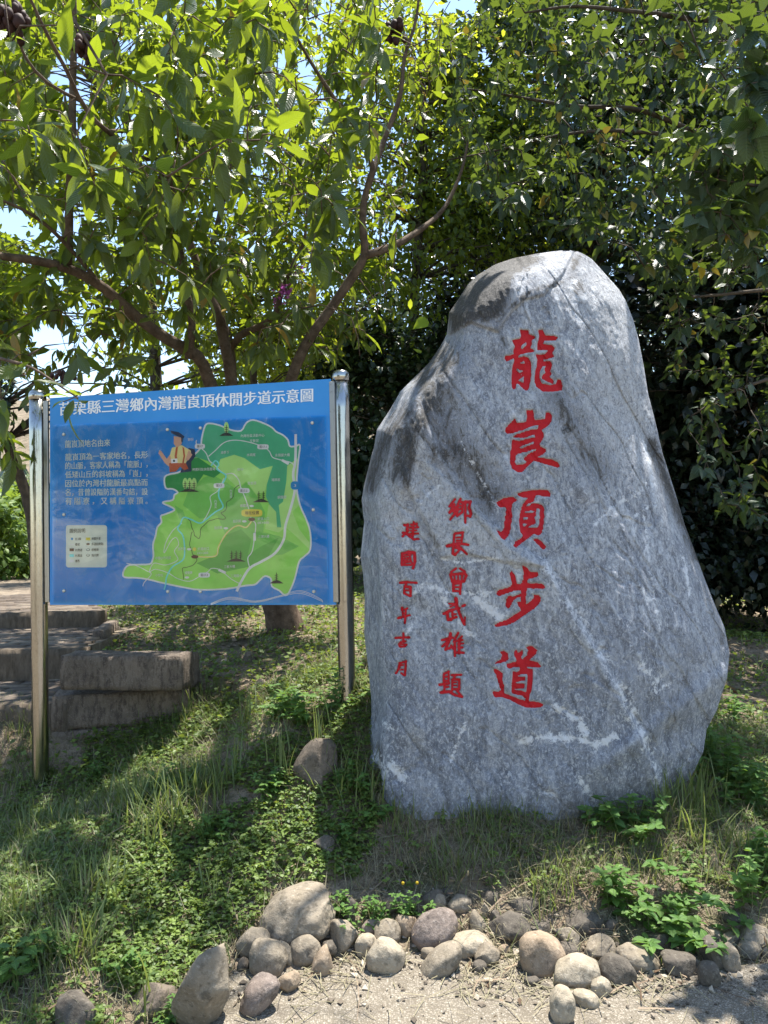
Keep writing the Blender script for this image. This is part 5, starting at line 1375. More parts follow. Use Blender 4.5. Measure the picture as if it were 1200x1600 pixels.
# areas (photo pixels, on the ground) that the sun reaches in the photograph: the crowns have gaps there
LIT = [
 [(300, 1680), (350, 1500), (400, 1440), (470, 1430), (590, 1410), (710, 1430), (700, 1530), (860, 1560), (900, 1480), (940, 1600), (860, 1660), (700, 1800), (300, 1800)],
 [(430, 1340), (560, 1290), (600, 1230), (540, 1230), (470, 1290), (360, 1390), (440, 1380)],
 [(230, 1350), (340, 1300), (300, 1220), (180, 1260)], [(370, 1060), (470, 1020), (560, 1030), (570, 1200), (450, 1150), (430, 1220), (380, 1180)],
 [(240, 1150), (360, 1110), (330, 1190), (270, 1240), (180, 1230)],
 [(290, 1000), (420, 940), (600, 925), (600, 990), (500, 1010), (360, 980)], [(-80, 890), (160, 930), (170, 985), (-80, 985)], [(-50, 1100), (60, 1120), (60, 1180), (-50, 1190)],
 [(380, 1440), (430, 1380), (520, 1370), (560, 1410), (450, 1450), (350, 1560), (300, 1620), (250, 1600)],
 [(130, 1480), (280, 1450), (280, 1560), (120, 1640), (60, 1600)], [(0, 1400), (90, 1370), (70, 1430), (0, 1460)], [(880, 1500), (940, 1490), (960, 1620), (860, 1630)],
 [(1120, 1070), (1200, 1100), (1200, 1160), (1130, 1140)], [(1050, 1540), (1200, 1530), (1200, 1570), (1080, 1575)], [(-200, 700), (60, 700), (60, 900), (-200, 900)],
 [(160, 1330), (220, 1290), (240, 1350), (170, 1400)],
]
def sun_culls(P, keep_frac, rs):
    """leaves whose shadow would land on a sunlit area of the ground"""
    P = np.asarray(P)
    z0 = np.full(len(P), 0.3)
    for _ in range(2):
        t_ = (P[:, 2] - z0) / SUN[2]
        Q = P - SUN[None] * t_[:, None]
        z0 = gz(Q[:, 0], Q[:, 1], False)
    Q[:, 2] = z0
    px, py = proj(Q)
    jit = 10 + 0 * px
    jit = 5 + 0 * px
    px = px + rs.normal(0, 1, len(px)) * jit; py = py + rs.normal(0, 1, len(px)) * jit
    m = inany(px, py, LIT)
    q3 = np.c_[px / 62, py / 40, np.zeros(len(px))]
    dap = vnoise(q3, 91) + 0.4 * vnoise(q3 * 2.6, 92)
    m |= (px < 640) & (py > 1060) & (dap > 0.38)
    m |= (px > 1050) & (py > 1000) & (dap > 0.62)
    m |= (py > 1500) & (px > 700) & (dap > 0.62)
    return m & (rs.uniform(0, 1, len(P)) > keep_frac)
SKYGAPS = [[(-10, 315), (30, 320), (55, 340), (70, 365), (40, 372), (-10, 355)], [(40, 515), (80, 500), (110, 525), (120, 548), (60, 545)],
           [(232, 540), (262, 548), (300, 566), (290, 604), (262, 606), (240, 575)], [(200, 60), (216, 70), (212, 85), (198, 76)], [(102, 55), (125, 62), (150, 140), (120, 190), (72, 120)],
           [(430, 75), (450, 70), (445, 120), (425, 110)], [(465, 92), (486, 100), (480, 125), (462, 118)], [(652, -40), (760, -40), (742, 30), (700, 22), (660, 25)], [(742, 70), (770, 75), (765, 110), (748, 100)],
           [(110, 180), (135, 190), (140, 222), (115, 215)], [(520, 285), (545, 290), (540, 315), (522, 305)], [(180, 65), (205, 60), (200, 85), (185, 82)], [(70, 425), (112, 440), (100, 455), (66, 440)],
           [(388, 255), (408, 262), (400, 285), (386, 278)], [(80, 345), (130, 335), (120, 362), (88, 368)]]
def gap_cull(P, rs, frac=0.04):
    px, py = proj(P)
    return inany(px, py, SKYGAPS) & (rs.uniform(0, 1, len(P)) > frac)
SIGNBOX = [(172, 600), (520, 580), (526, 950), (84, 950), (84, 722), (118, 715), (125, 640), (172, 612)]
ROCKBOX = [(x, y) for y, x in LS] + [(x, y) for y, x in RS[::-1]]
def subject_cull(P):
    """keep foliage in front from hiding the board and the boulder, as in the photo"""
    px, py = proj(P)
    return (inpoly(px, py, SIGNBOX) & (P[:, 1] < 4.2)) | (inpoly(px, py, ROCKBOX) & (P[:, 1] < 4.0))

def whorls(C, D, n_per, L, Wr, spread, rs, Lk=None, up=0.25, droop=(0.1, 0.35), stem=0.12):
    """leaves set spirally round twig ends: C centres, D twig directions"""
    k = len(C); n = k * n_per
    c = np.repeat(C, n_per, 0); d = norm(np.repeat(D, n_per, 0))
    j = np.tile(np.arange(n_per), k)
    a = j * 2.4 + np.repeat(rs.uniform(0, 6.28, k), n_per)
    ref = np.where(np.abs(d[:, 2:3]) < 0.9, np.array([[0, 0, 1.0]]), np.array([[1.0, 0, 0]]))
    e1 = norm(np.cross(d, ref)); e2 = np.cross(d, e1)
    radial = e1 * np.cos(a)[:, None] + e2 * np.sin(a)[:, None]
    al = spread + rs.normal(0, 0.22, n) - 0.35 * (j / n_per)
    ld = d * np.cos(al)[:, None] + radial * np.sin(al)[:, None]
    ld[:, 2] -= rs.uniform(0.0, 0.55, n)
    ld = norm(ld)
    base = c - d * (stem * (1 - j / n_per))[:, None] + ld * 0.012
    nn = norm(np.array([0, 0, 1.0]) + rs.normal(0, 0.38, (n, 3)) + d * 0.3)
    Ls = L * rs.uniform(0.45, 1.15, n) * (np.repeat(Lk, n_per) if Lk is not None else 1)
    return base, ld, nn, Ls, Ls * Wr * rs.uniform(0.85, 1.15, n), rs.uniform(*droop, n), rs.uniform(0.08, 0.32, n), rs.uniform(0, 1, n)

def skeleton(limbs, centers, start_dirs=None, rs=None, sag=0.06, r_twig=0.0035):
    nodes = []; 
    limb_geo = []
    for pts, rad in limbs:
        P, r = smooth_path(pts, rad, 0.07)
        limb_geo.append((P, r)); nodes.append(P)
    nodes = np.vstack(nodes)
    lst = [nodes]; 
    order = np.argsort([np.min(np.linalg.norm(nodes - c, axis=1)) for c in centers])
    dirs = np.zeros((len(centers), 3)); twigs = []
    allN = np.empty((len(nodes) + len(centers) * 4, 3)); allN[:len(nodes)] = nodes; m = len(nodes)
    for i in order:
        c = centers[i]
        d2 = ((allN[:m] - c) ** 2).sum(1)
        b = allN[np.argmin(d2)]; ln = math.sqrt(d2.min())
        if ln < 0.03:
            dirs[i] = norm(rs.normal(size=3)); continue
        mid1 = b + (c - b) * 0.35 + rs.normal(0, 0.05, 3) * ln + np.array([0, 0, sag * ln * 2])
        mid2 = b + (c - b) * 0.72 + rs.normal(0, 0.05, 3) * ln + np.array([0, 0, sag * ln * 1.6])
        r0 = min(0.02, r_twig + 0.006 * ln)
        twigs.append((np.array([b, mid1, mid2, c]), np.array([r0, r0 * 0.75, r0 * 0.55, r_twig * 0.6])))
        for q in (mid1, mid2, c):
            allN[m] = q; m += 1
        dirs[i] = norm(c - mid2)
    return limb_geo, twigs, dirs

def build_tree(name, label, cat, limbs, centers, mats, spec, root_xy, rs, n_big=0, base_rough=0.08, group=None, keep=0.05, cullsub=True, trunk_n=1, limb_names=None):
    """limbs[0:trunk_n] = trunk, the others = limbs; spec: dict of leaf settings"""
    root = thing(name, label, cat, root_xy, group)
    geo, twigs, dirs = skeleton(limbs, centers, None, rs, r_twig=spec.get('twig', 0.0035))
    sides = 14
    V, T, Q = join([tube(P, r, sides, base_rough, 3 + k) for k, (P, r) in enumerate(geo[:trunk_n])])
    link('trunk', np_mesh('trunk', local(V, root), T, Q), mats[0], root)
    for k, (P, r) in enumerate(geo[trunk_n:]):
        V, T, Q = tube(P, r, 10, base_rough, 30 + k)
        link('limb', np_mesh('limb', local(V, root), T, Q), mats[0], root)
    if twigs:
        V, T, Q = join([tube(p, r, 4) for p, r in twigs])
        link('twigs', np_mesh('twigs', local(V, root), T, Q), mats[0], root, kind='stuff')
    base, ld, nn, L, Wd, dr, fo, rn = whorls(centers, dirs, spec['n'], spec['L'], spec['W'], spec.get('spread', 1.15), rs, Lk=np.clip(1.05 - 0.13 * (np.linalg.norm(centers - CAM, axis=1) - 4.0), 0.72, 1.05), droop=spec.get('droop', (0.1, 0.35)), stem=spec.get('stem', 0.12))
    mid = base + ld * (L * 0.5)[:, None]
    cull = sun_culls(mid, keep, rs) | gap_cull(mid, rs)
    if cullsub: cull |= subject_cull(mid) | subject_cull(base + ld * L[:, None])
    cull |= np.linalg.norm(mid - CAM, axis=1) < 1.3
    m = ~cull
    base, ld, nn, L, Wd, dr, fo, rn = [a[m] for a in (base, ld, nn, L, Wd, dr, fo, rn)]
    mid = base + ld * (L * 0.5)[:, None]
    px, py = proj(mid)
    inframe = (px > 0) & (px < 1200) & (py > 0) & (py < 1600)
    size = L / np.linalg.norm(mid - CAM, axis=1) * inframe
    order = np.argsort(-size)
    big = order[:n_big]; rest = order[n_big:]
    if n_big:
        # a few shared leaf shapes, one object per leaf
        shapes = []
        for q in range(8):
            r1 = np.array([rs.uniform(0.05, 0.95)])
            me = leaves_mesh('leaf', np.zeros((1, 3)), np.array([[0, 1.0, 0]]), np.array([[0, 0, 1.0]]), np.array([1.0]), np.array([spec['W']]), spec['hi'],
                             np.array([rs.uniform(*spec.get('droop', (0.1, 0.35)))]), np.array([rs.uniform(0.1, 0.35)]), r1)
            me.materials.append(mats[1]); shapes.append(me)
        for q in big:
            D = norm(ld[q]); S = norm(np.cross(D, nn[q])); N = np.cross(S, D)
            o_ = bpy.data.objects.new('leaf', shapes[int(rn[q] * 7.99)])
            COL.objects.link(o_); o_.parent = root
            b = base[q] - np.array(root.location); s_ = L[q]
            o_.matrix_local = Matrix(((S[0] * s_, D[0] * s_, N[0] * s_, b[0]), (S[1] * s_, D[1] * s_, N[1] * s_, b[1]), (S[2] * s_, D[2] * s_, N[2] * s_, b[2]), (0, 0, 0, 1)))
    if len(rest):
        dist = np.linalg.norm(mid[rest] - CAM, axis=1)
        near = rest[(size[rest] > spec.get('hi_thr', 0.02))]
        far = rest[~(size[rest] > spec.get('hi_thr', 0.02))]
        parts = []
        if len(near):
            me = leaves_mesh('foliage', base[near] - np.array(root.location), ld[near], nn[near], L[near], Wd[near], spec['hi'], dr[near], fo[near], rn[near])
            link('foliage', me, mats[1], root, kind='stuff')
        if len(far):
            me = leaves_mesh('foliage', base[far] - np.array(root.location), ld[far], nn[far], L[far], Wd[far], spec['lo'], dr[far], fo[far], rn[far])
            link('foliage', me, mats[1], root, kind='stuff')
    return root, len(base)

def sample_px(n, polys, y0, y1, rs, gauss=False):
    """points in the volume seen through pixel polygons between two distances"""
    out = []
    for poly, frac in polys:
        k = int(n * frac); a = np.array(poly); c = 0
        while c < k:
            px = rs.uniform(a[:, 0].min(), a[:, 0].max(), 400); py = rs.uniform(a[:, 1].min(), a[:, 1].max(), 400)
            m = inpoly(px, py, poly)
            for x, y in zip(px[m], py[m]):
                out.append(W(x, y, rs.uniform(y0, y1))); c += 1
                if c >= k: break
    return np.array(out)
def WP(lst): return [W(a, b, c) for a, b, c in lst]

# ---------------------------------------------------------------- the big-leaved tree behind the sign
rs = np.random.default_rng(101)
trunk_pts = WP([(452, 1010, 6.0), (447, 985, 5.98), (432, 935, 5.92), (412, 860, 5.86), (385, 770, 5.82), (366, 700, 5.8)])
limbs = [(trunk_pts, [0.17, 0.145, 0.12, 0.108, 0.10, 0.085]),
 (WP([(372, 725, 5.82), (345, 650, 5.7), (325, 590, 5.58), (308, 556, 5.45), (262, 530, 5.25), (210, 492, 5.05), (165, 452, 4.9), (120, 425, 4.75), (60, 408, 4.6), (-30, 395, 4.4), (-120, 370, 4.3)]), [.06, .052, .048, .044, .04, .036, .033, .03, .027, .02, .012]),
 (WP([(366, 705, 5.8), (362, 600, 5.85), (352, 540, 5.8), (340, 490, 5.75), (318, 440, 5.7), (300, 390, 5.65), (282, 330, 5.5), (258, 250, 5.3), (250, 180, 5.1), (262, 100, 5.0), (270, 10, 4.9), (265, -90, 4.9)]), [.055, .045, .042, .036, .032, .028, .025, .022, .018, .014, .01, .006]),
 (WP([(372, 720, 5.85), (362, 610, 5.95), (360, 560, 6.0), (354, 520, 6.05), (338, 470, 6.1), (330, 400, 6.2), (345, 330, 6.3), (360, 240, 6.3), (350, 140, 6.3), (365, 20, 6.3), (370, -80, 6.3)]), [.055, .045, .04, .034, .03, .026, .022, .018, .014, .01, .006]),
 (WP([(360, 545, 6.0), (375, 524, 5.95), (410, 508, 5.8), (430, 490, 5.7), (442, 450, 5.65), (462, 405, 5.6), (475, 380, 5.6), (480, 320, 5.5)]), [.03, .028, .026, .022, .018, .014, .012, .007]),
 (WP([(402, 830, 5.85), (425, 720, 5.6), (440, 650, 5.5), (455, 592, 5.4), (480, 535, 5.3), (520, 478, 5.25), (552, 430, 5.2), (570, 398, 5.15), (566, 345, 5.1), (572, 300, 5.1), (582, 262, 5.05), (560, 205, 5.0), (530, 165, 4.9), (500, 120, 4.8), (470, 70, 4.7), (440, 10, 4.6)]), [.06, .048, .044, .04, .037, .034, .031, .028, .025, .022, .019, .016, .014, .012, .009, .006]),
 (WP([(570, 400, 5.15), (605, 388, 5.2), (640, 370, 5.3), (690, 330, 5.5), (720, 270, 5.6), (735, 200, 5.7)]), [.03, .026, .022, .017, .012, .007]),
 (WP([(575, 290, 5.1), (600, 220, 5.2), (625, 150, 5.2), (632, 90, 5.2), (650, 30, 5.2), (660, -60, 5.2)]), [.022, .02, .016, .013, .01, .006]),
 (WP([(295, 560, 5.4), (300, 500, 5.3), (287, 440, 5.2), (280, 385, 5.1), (255, 330, 5.0), (250, 280, 4.9), (262, 240, 4.8), (235, 190, 4.6), (200, 203, 4.4), (170, 205, 4.2)]), [.03, .027, .024, .022, .02, .018, .016, .015, .013, .011]),
 (WP([(180, 215, 4.2), (150, 190, 4.1), (122, 150, 4.0), (104, 110, 3.9), (82, 70, 3.8), (62, 30, 3.7), (35, -30, 3.6)]), [.014, .013, .011, .0105, .0095, .008, .006]),
 (WP([(165, 455, 4.9), (120, 400, 4.7), (70, 350, 4.4), (20, 320, 4.2), (-40, 300, 4.0)]), [.016, .013, .011, .009, .006]),
 (WP([(105, 420, 4.75), (108, 330, 4.6), (112, 230, 4.5), (114, 120, 4.5), (116, 20, 4.4), (112, -80, 4.4)]), [.03, .026, .023, .02, .016, .01]),
 (WP([(130, 160, 4.1), (75, 130, 4.0), (40, 90, 3.9), (22, 40, 3.9), (10, -20, 3.8)]), [.01, .009, .008, .007, .005]),
 (WP([(-60, 545, 3.9), (0, 560, 3.75), (50, 575, 3.65), (95, 604, 3.55), (122, 622, 3.5)]), [.012, .009, .007, .005, .003]),
]
pA = [[(-60, -60), (700, -60), (690, 120), (640, 260), (620, 430), (560, 560), (400, 560), (250, 520), (100, 560), (-60, 560)]]
c_far = sample_px(1600, [(pA[0], 1.0)], 4.7, 7.2, rs)
c_mid = sample_px(380, [([(-60, -60), (600, -60), (600, 330), (430, 480), (200, 430), (-60, 420)], 1.0)], 3.9, 4.9, rs)
c_near = sample_px(46, [([(-40, -40), (470, -40), (480, 250), (330, 330), (120, 340), (-40, 280)], 1.0)], 3.0, 3.9, rs)
c_sign = np.array(WP([(98, 628, 3.5), (40, 585, 3.6), (-8, 640, 3.5), (20, 720, 3.9), (8, 690, 3.9), (45, 555, 3.8), (120, 560, 4.2), (180, 575, 4.6)]))
c_low = sample_px(70, [([(-40, 480), (240, 500), (320, 590), (200, 600), (60, 620), (-40, 700)], 0.6), ([(400, 420), (620, 400), (620, 500), (540, 580), (440, 590), (380, 560)], 0.4)], 4.6, 6.2, rs)
# unseen leaf clusters added above the frame to shade the sign and the path
def overhead_shade(n, x0, x1, y0, y1, za, zb_, rs):
    P = np.c_[rs.uniform(x0, x1, n), rs.uniform(y0, y1, n), rs.uniform(za, zb_, n)]
    px, py = proj(P)
    return P[(py < -60) | (P[:, 1] < 0.3) | (px < -200) | (px > 1400)]
c_over = overhead_shade(420, -3.6, 0.9, 2.6, 6.5, 3.6, 6.2, rs)
c_left = sample_px(300, [([(-40, -40), (200, -40), (170, 300), (60, 300), (-40, 310)], .5), ([(-40, 380), (200, 390), (230, 520), (60, 500), (-40, 620)], .5)], 4.8, 6.6, rs)
centers = np.vstack([c_far, c_mid, c_near, c_sign, c_low, c_left, c_over])
k_ = np.linalg.norm(centers - CAM, axis=1) > 1.8
pxc, pyc = proj(centers)
k_ &= ~inany(pxc, pyc, SKYGAPS)
for a_, Yl, w_ in (([(330, 600), (308, 556), (262, 530), (210, 492), (165, 452), (120, 425), (60, 408), (0, 398)], 5.2, 24), ([(455, 592), (480, 535), (520, 478), (552, 430), (570, 398), (566, 345), (572, 300), (582, 262)], 5.4, 24), ([(345, 600), (352, 540), (340, 490)], 5.6, 22), ([(360, 545), (410, 508), (442, 450)], 5.5, 18)):
    k_ &= ~((plinedist(pxc, pyc + 14, a_) < w_) & (centers[:, 1] < Yl))
centers = centers[k_]
tree1, n1_ = build_tree('broadleaf_tree', 'tree with large glossy oblong leaves spreading over the blue map board', 'tree', limbs, centers,
    (M['bark'], M['leaf_main']), dict(n=9, L=0.18, W=0.175, hi='hi', lo='mid', spread=1.2, droop=(0.08, 0.55), stem=0.10, hi_thr=0.030), tuple(trunk_pts[1]), rs, 290, keep=0.02)
print('tree1 leaves', n1_)
# dark dry seed heads
def seed_head(px, py, Y, n, r, parent, seed):
    rs_ = np.random.default_rng(seed); c0 = W(px, py, Y); parts = []
    V0, F0 = ICO[3]
    q = bmesh.new(); bmesh.ops.create_icosphere(q, subdivisions=2, radius=1); q.verts.ensure_lookup_table()
    v = np.array([a.co[:] for a in q.verts]); f = np.array([[b.index for b in a.verts] for a in q.faces]); q.free()
    for k in range(n):
        s_ = r * rs_.uniform(0.16, 0.3); p = c0 + rs_.normal(0, r * 0.42, 3)
        parts.append((v * np.array([s_, s_, s_ * 1.4]) * (1 + 0.15 * fbm(v * 3 + k, 2, k))[:, None] + p, f, None))
        parts.append(tube(np.array([c0 + (0, 0, r * 0.6), p]), 0.0018, 4))
    V, T, Q = join(parts)
    link('seed_cluster', np_mesh('seed_cluster', local(V, parent), T, Q), M['seed'], parent)
seed_head(128, 66, 3.85, 22, 0.075, tree1, 1); seed_head(10, 26, 3.8, 30, 0.10, tree1, 2); seed_head(148, 92, 3.85, 8, 0.05, tree1, 4); seed_head(95, 588, 4.4, 16, 0.055, tree1, 3); seed_head(618, 46, 5.1, 22, 0.09, tree1, 5)

# ---------------------------------------------------------------- the mulberry-like tree reaching in from the right
rs = np.random.default_rng(202)
tx = W(1560, 900, 6.2)
trunkM = [np.array([tx[0], 6.2, ground_z(tx[0], 6.2) - 0.1]), np.array([tx[0] - 0.05, 6.15, 1.6]), np.array([tx[0] - 0.2, 6.0, 2.9]), np.array([tx[0] - 0.5, 5.8, 4.4]), np.array([tx[0] - 1.1, 5.5, 6.0])]
limbsM = [(trunkM, [0.17, 0.14, 0.12, 0.10, 0.06]),
 ([trunkM[2]] + WP([(1340, 330, 5.8), (1210, 262, 5.6), (1110, 218, 5.5), (1000, 172, 5.4), (900, 166, 5.4), (800, 150, 5.4), (740, 140, 5.4)]), [.05, .04, .028, .021, .016, .013, .009, .005]),
 ([trunkM[2]] + WP([(1300, 300, 6.2), (1150, 235, 6.0), (1050, 212, 5.9), (955, 204, 5.9), (870, 212, 5.8), (780, 234, 5.8), (700, 250, 5.8)]), [.045, .034, .022, .017, .014, .011, .008, .005]),
 ([trunkM[1]] + WP([(1420, 520, 6.0), (1300, 450, 5.7), (1200, 453, 5.5), (1130, 460, 5.4), (1058, 466, 5.3)]), [.045, .03, .02, .014, .011, .006]),
 ([trunkM[3]] + WP([(1330, 40, 4.6), (1250, 60, 3.9), (1210, 90, 3.5), (1185, 120, 3.3)]), [.045, .03, .018, .012, .006]),
 ([trunkM[3]] + WP([(1250, 0, 5.2), (1120, 30, 5.0), (1010, 20, 4.9), (900, 10, 4.9), (820, 20, 4.9)]), [.045, .03, .02, .014, .01, .006]),
 ([trunkM[2]] + WP([(1350, 380, 4.9), (1250, 300, 4.4), (1180, 290, 4.2), (1120, 280, 4.2)]), [.045, .03, .018, .01, .005]),
 ([trunkM[1]] + WP([(1400, 640, 6.0), (1250, 590, 5.8), (1150, 610, 5.6), (1080, 650, 5.6)]), [.04, .03, .018, .01, .005]),
 ([trunkM[4]] + [np.array([1.2, 4.6, 5.6]), np.array([0.6, 3.9, 5.2]), np.array([0.1, 3.3, 4.9])], [.05, .035, .02, .008]),
]
pM = [([(700, -60), (1260, -60), (1260, 420), (1050, 470), (960, 400), (850, 350), (740, 330), (690, 150)], 1.0)]
cM = [sample_px(850, pM, 4.8, 7.4, rs), sample_px(60, [([(880, -60), (1260, -60), (1260, 380), (1080, 380), (960, 150)], 1.0)], 4.0, 4.8, rs),
      sample_px(20, [([(1150, 20), (1230, 0), (1230, 250), (1160, 240)], 1.0)], 3.1, 3.6, rs), sample_px(75, [([(1040, 230), (1230, 220), (1230, 430), (1100, 420)], 1.0)], 3.9, 4.8, rs),
      sample_px(130, [([(1000, 400), (1230, 420), (1230, 860), (1130, 820), (1040, 600)], 1.0)], 5.0, 6.8, rs), overhead_shade(460, 0.2, 4.6, 2.8, 7.5, 3.7, 6.4, rs)]  # last set: unseen clusters added above the frame to cast shade
cM = np.vstack(cM)
k_ = (np.linalg.norm(cM - CAM, axis=1) > 1.8)
pxc, pyc = proj(cM); k_ &= ~inany(pxc, pyc, SKYGAPS)
cM = cM[k_]
tree2, n2_ = build_tree('mulberry_tree', 'tree with dull dark-green pointed heart leaves leaning in from the right edge over the boulder', 'tree', limbsM, cM,
    (M['bark_dark'], M['leaf_mulberry']), dict(n=7, L=0.135, W=0.31, hi='heart', lo='midheart', spread=1.15, droop=(0.05, 0.3), stem=0.16, hi_thr=0.022), tuple(trunkM[0]), rs, 290, keep=0.02)
print('tree2 leaves', n2_)
def one_leaf(px, py, Y, L, wr, ang, mat, parent, label=None, kind='heart'):
    p = W(px, py, Y); a = R(ang)
    me = leaves_mesh('leaf', (p - np.array(parent.location))[None], np.array([[math.cos(a), -0.2, math.sin(a)]]), np.array([[-math.sin(a) * .3, -1.0, 0.4]]), np.array([L]), np.array([L * wr]), kind, np.array([.15]), np.array([.2]), np.array([.5]))
    o_ = link('leaf', me, mat, parent)
    if label: o_['label'] = label
one_leaf(1096, 418, 4.9, 0.085, .34, -95, M['yellow_leaf'], tree2, 'yellow leaf hanging beside the boulder top')
one_leaf(1112, 420, 4.9, 0.075, .34, -40, M['yellow_leaf'], tree2, 'yellow leaf pointing right beside the boulder top')
one_leaf(1086, 410, 4.9, 0.06, .34, -100, M['yellow_leaf'], tree2)
one_leaf(1056, 386, 4.9, 0.10, .42, -80, M['lime_leaf'], tree2, 'bright lime round leaf right of the boulder top')
one_leaf(860, 68, 5.0, 0.11, .28, -70, M['yellow_leaf'], tree2)
one_leaf(668, 500, 5.2, 0.12, .38, -150, M['lime_leaf'], tree2)

# ---------------------------------------------------------------- trees and thickets further back
def mass_tree(name, label, cat, px, Y, trunk_r, blobs, n_clump, per, L, Wr, mat, seed, kind='lo', group=None, clump_r=0.28, barkm='bark_dark', droop=(0.05, 0.3), keep=0.03, limbs=True, lean=(0, 0), sunfree=False):
    """blobs: list of (px, py, Y, rx, ry, rz) crown masses; leaves in clumps inside them"""
    rs = np.random.default_rng(seed)
    b0 = W(px, 900, Y); z0 = ground_z(b0[0], b0[1])
    root = thing(name, label, cat, (b0[0], b0[1], z0), group)
    vol = np.array([b[3] * b[4] * b[5] for b in blobs]); vol = vol / vol.sum()
    C = []
    for b, v in zip(blobs, vol):
        n = max(1, int(n_clump * v)); c = W(b[0], b[1], b[2])
        q = norm(rs.normal(size=(n, 3))) * (rs.uniform(0.25, 1, (n, 1)) ** 0.5) * np.array(b[3:6])
        q[:, 1] = np.where(q[:, 1] > 0, q[:, 1] * 0.7, q[:, 1])
        C.append(c + q)
    C = np.vstack(C)
    C = C[C[:, 2] > gz(C[:, 0], C[:, 1], False) + 0.05]
    top = C[np.argmax(C[:, 2])]; ctr = C.mean(0)
    tp = [np.array([b0[0], b0[1], z0 - 0.1]), np.array([b0[0] * .8 + ctr[0] * .2, b0[1], z0 + (ctr[2] - z0) * 0.45]), ctr * 0.9 + top * 0.1, ctr * 0.4 + top * 0.6]
    P, r = smooth_path(tp, [trunk_r, trunk_r * .8, trunk_r * .55, trunk_r * .2], 0.3)
    if trunk_r > 0:
        V, T, Q = tube(P, r, 9, 0.1, seed); link('trunk', np_mesh('trunk', local(V, root), T, Q), M[barkm], root)
        tw = []
        for c in C[rs.permutation(len(C))[:min(len(C), 130 if limbs else 30)]]:
            k = np.argmin(np.linalg.norm(P - c, axis=1) + (P[:, 2] > c[2]) * 0.6); b = P[k]
            m_ = b + (c - b) * 0.5 + np.array([0, 0, 0.08 * np.linalg.norm(c - b)]) + rs.normal(0, .05, 3)
            r0 = min(r[k] * 0.35, 0.02)
            q, rr = smooth_path([b, m_, c], [r0, r0 * .6, 0.006], 0.3); tw.append(tube(q, rr, 5))
        V, T, Q = join(tw); link('branches', np_mesh('branches', local(V, root), T, Q), M[barkm], root, kind='stuff')
    n = len(C) * per
    p = np.repeat(C, per, 0) + rs.normal(0, clump_r * 0.5, (n, 3)) * np.array([1, 1, 0.7])
    outw = norm(p - ctr)
    D = norm(outw * 0.6 + rs.normal(0, 0.7, (n, 3)) + np.array([0, 0, -0.35]))
    N = norm(np.array([0, 0, 1.0]) + outw * 0.5 + rs.normal(0, 0.45, (n, 3)))
    Ls = L * rs.uniform(0.6, 1.2, n)
    cull = gap_cull(p, rs, 0.02)
    if not sunfree: cull |= sun_culls(p, keep, rs)
    g = gz(p[:, 0], p[:, 1], False); cull |= p[:, 2] < g + 0.01
    cull |= subject_cull(p)
    m = ~cull
    cl = np.repeat(rs.uniform(0, 1, len(C)), per)
    rn = np.clip(0.55 * rs.uniform(0, 1, n) + 0.45 * cl, 0, 1)
    me = leaves_mesh('foliage', local(p[m], root), D[m], N[m], Ls[m], (Ls * Wr)[m], kind, rs.uniform(*droop, m.sum()), rs.uniform(0.08, 0.3, m.sum()), rn[m])
    link('foliage', me, M[mat], root, kind='stuff')
    return root
mass_tree('background_tree', 'sunlit yellow-green tree filling the gap between the map board tree and the boulder', 'tree', 640, 9.0, 0.08,
    [(620, 330, 8.8, 1.3, 1.0, 1.3), (700, 200, 9.2, 1.3, 1.2, 1.3), (560, 480, 8.2, 0.8, 0.7, 0.55), (640, 60, 9.5, 1.2, 1.2, 1.0), (780, 330, 9.2, 1.0, 1.0, 0.9), (480, 560, 8.5, 0.9, 0.7, 0.5)], 420, 48, 0.095, 0.24, 'leaf_back', 301, 'mid', clump_r=0.34)
mass_tree('background_tree', 'thin-leaved green tree standing behind the upper right of the boulder', 'tree', 900, 9.6, 0.16,
    [(880, 120, 9.2, 1.6, 1.2, 1.3), (1000, 260, 9.2, 1.5, 1.2, 1.2), (1130, 80, 9.0, 1.6, 1.3, 1.4), (860, 330, 9.6, 1.3, 1.1, 1.0), (760, 90, 9.8, .8, 1, 1.0)], 430, 42, 0.11, 0.26, 'leaf_vine', 302, 'mid', clump_r=0.36)
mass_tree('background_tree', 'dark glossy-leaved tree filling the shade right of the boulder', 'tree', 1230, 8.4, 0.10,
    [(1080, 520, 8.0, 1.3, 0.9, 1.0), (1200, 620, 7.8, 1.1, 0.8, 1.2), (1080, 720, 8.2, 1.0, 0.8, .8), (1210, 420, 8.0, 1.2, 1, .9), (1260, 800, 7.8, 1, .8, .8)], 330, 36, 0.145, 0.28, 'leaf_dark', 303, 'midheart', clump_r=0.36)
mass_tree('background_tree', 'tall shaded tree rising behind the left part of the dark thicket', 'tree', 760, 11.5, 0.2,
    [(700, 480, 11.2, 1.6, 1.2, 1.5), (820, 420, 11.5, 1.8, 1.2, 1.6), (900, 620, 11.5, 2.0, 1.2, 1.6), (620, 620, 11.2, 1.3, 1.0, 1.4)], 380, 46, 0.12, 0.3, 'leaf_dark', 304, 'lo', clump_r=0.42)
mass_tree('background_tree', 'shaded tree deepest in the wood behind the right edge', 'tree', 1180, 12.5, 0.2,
    [(1080, 560, 12, 2.2, 1.2, 2.2), (1250, 400, 12, 2.4, 1.2, 2.5), (1180, 800, 12, 2.4, 1.2, 1.4), (980, 760, 12, 1.8, 1.2, 1.5)], 420, 46, 0.14, 0.3, 'leaf_dark', 305, 'lo', clump_r=0.5)
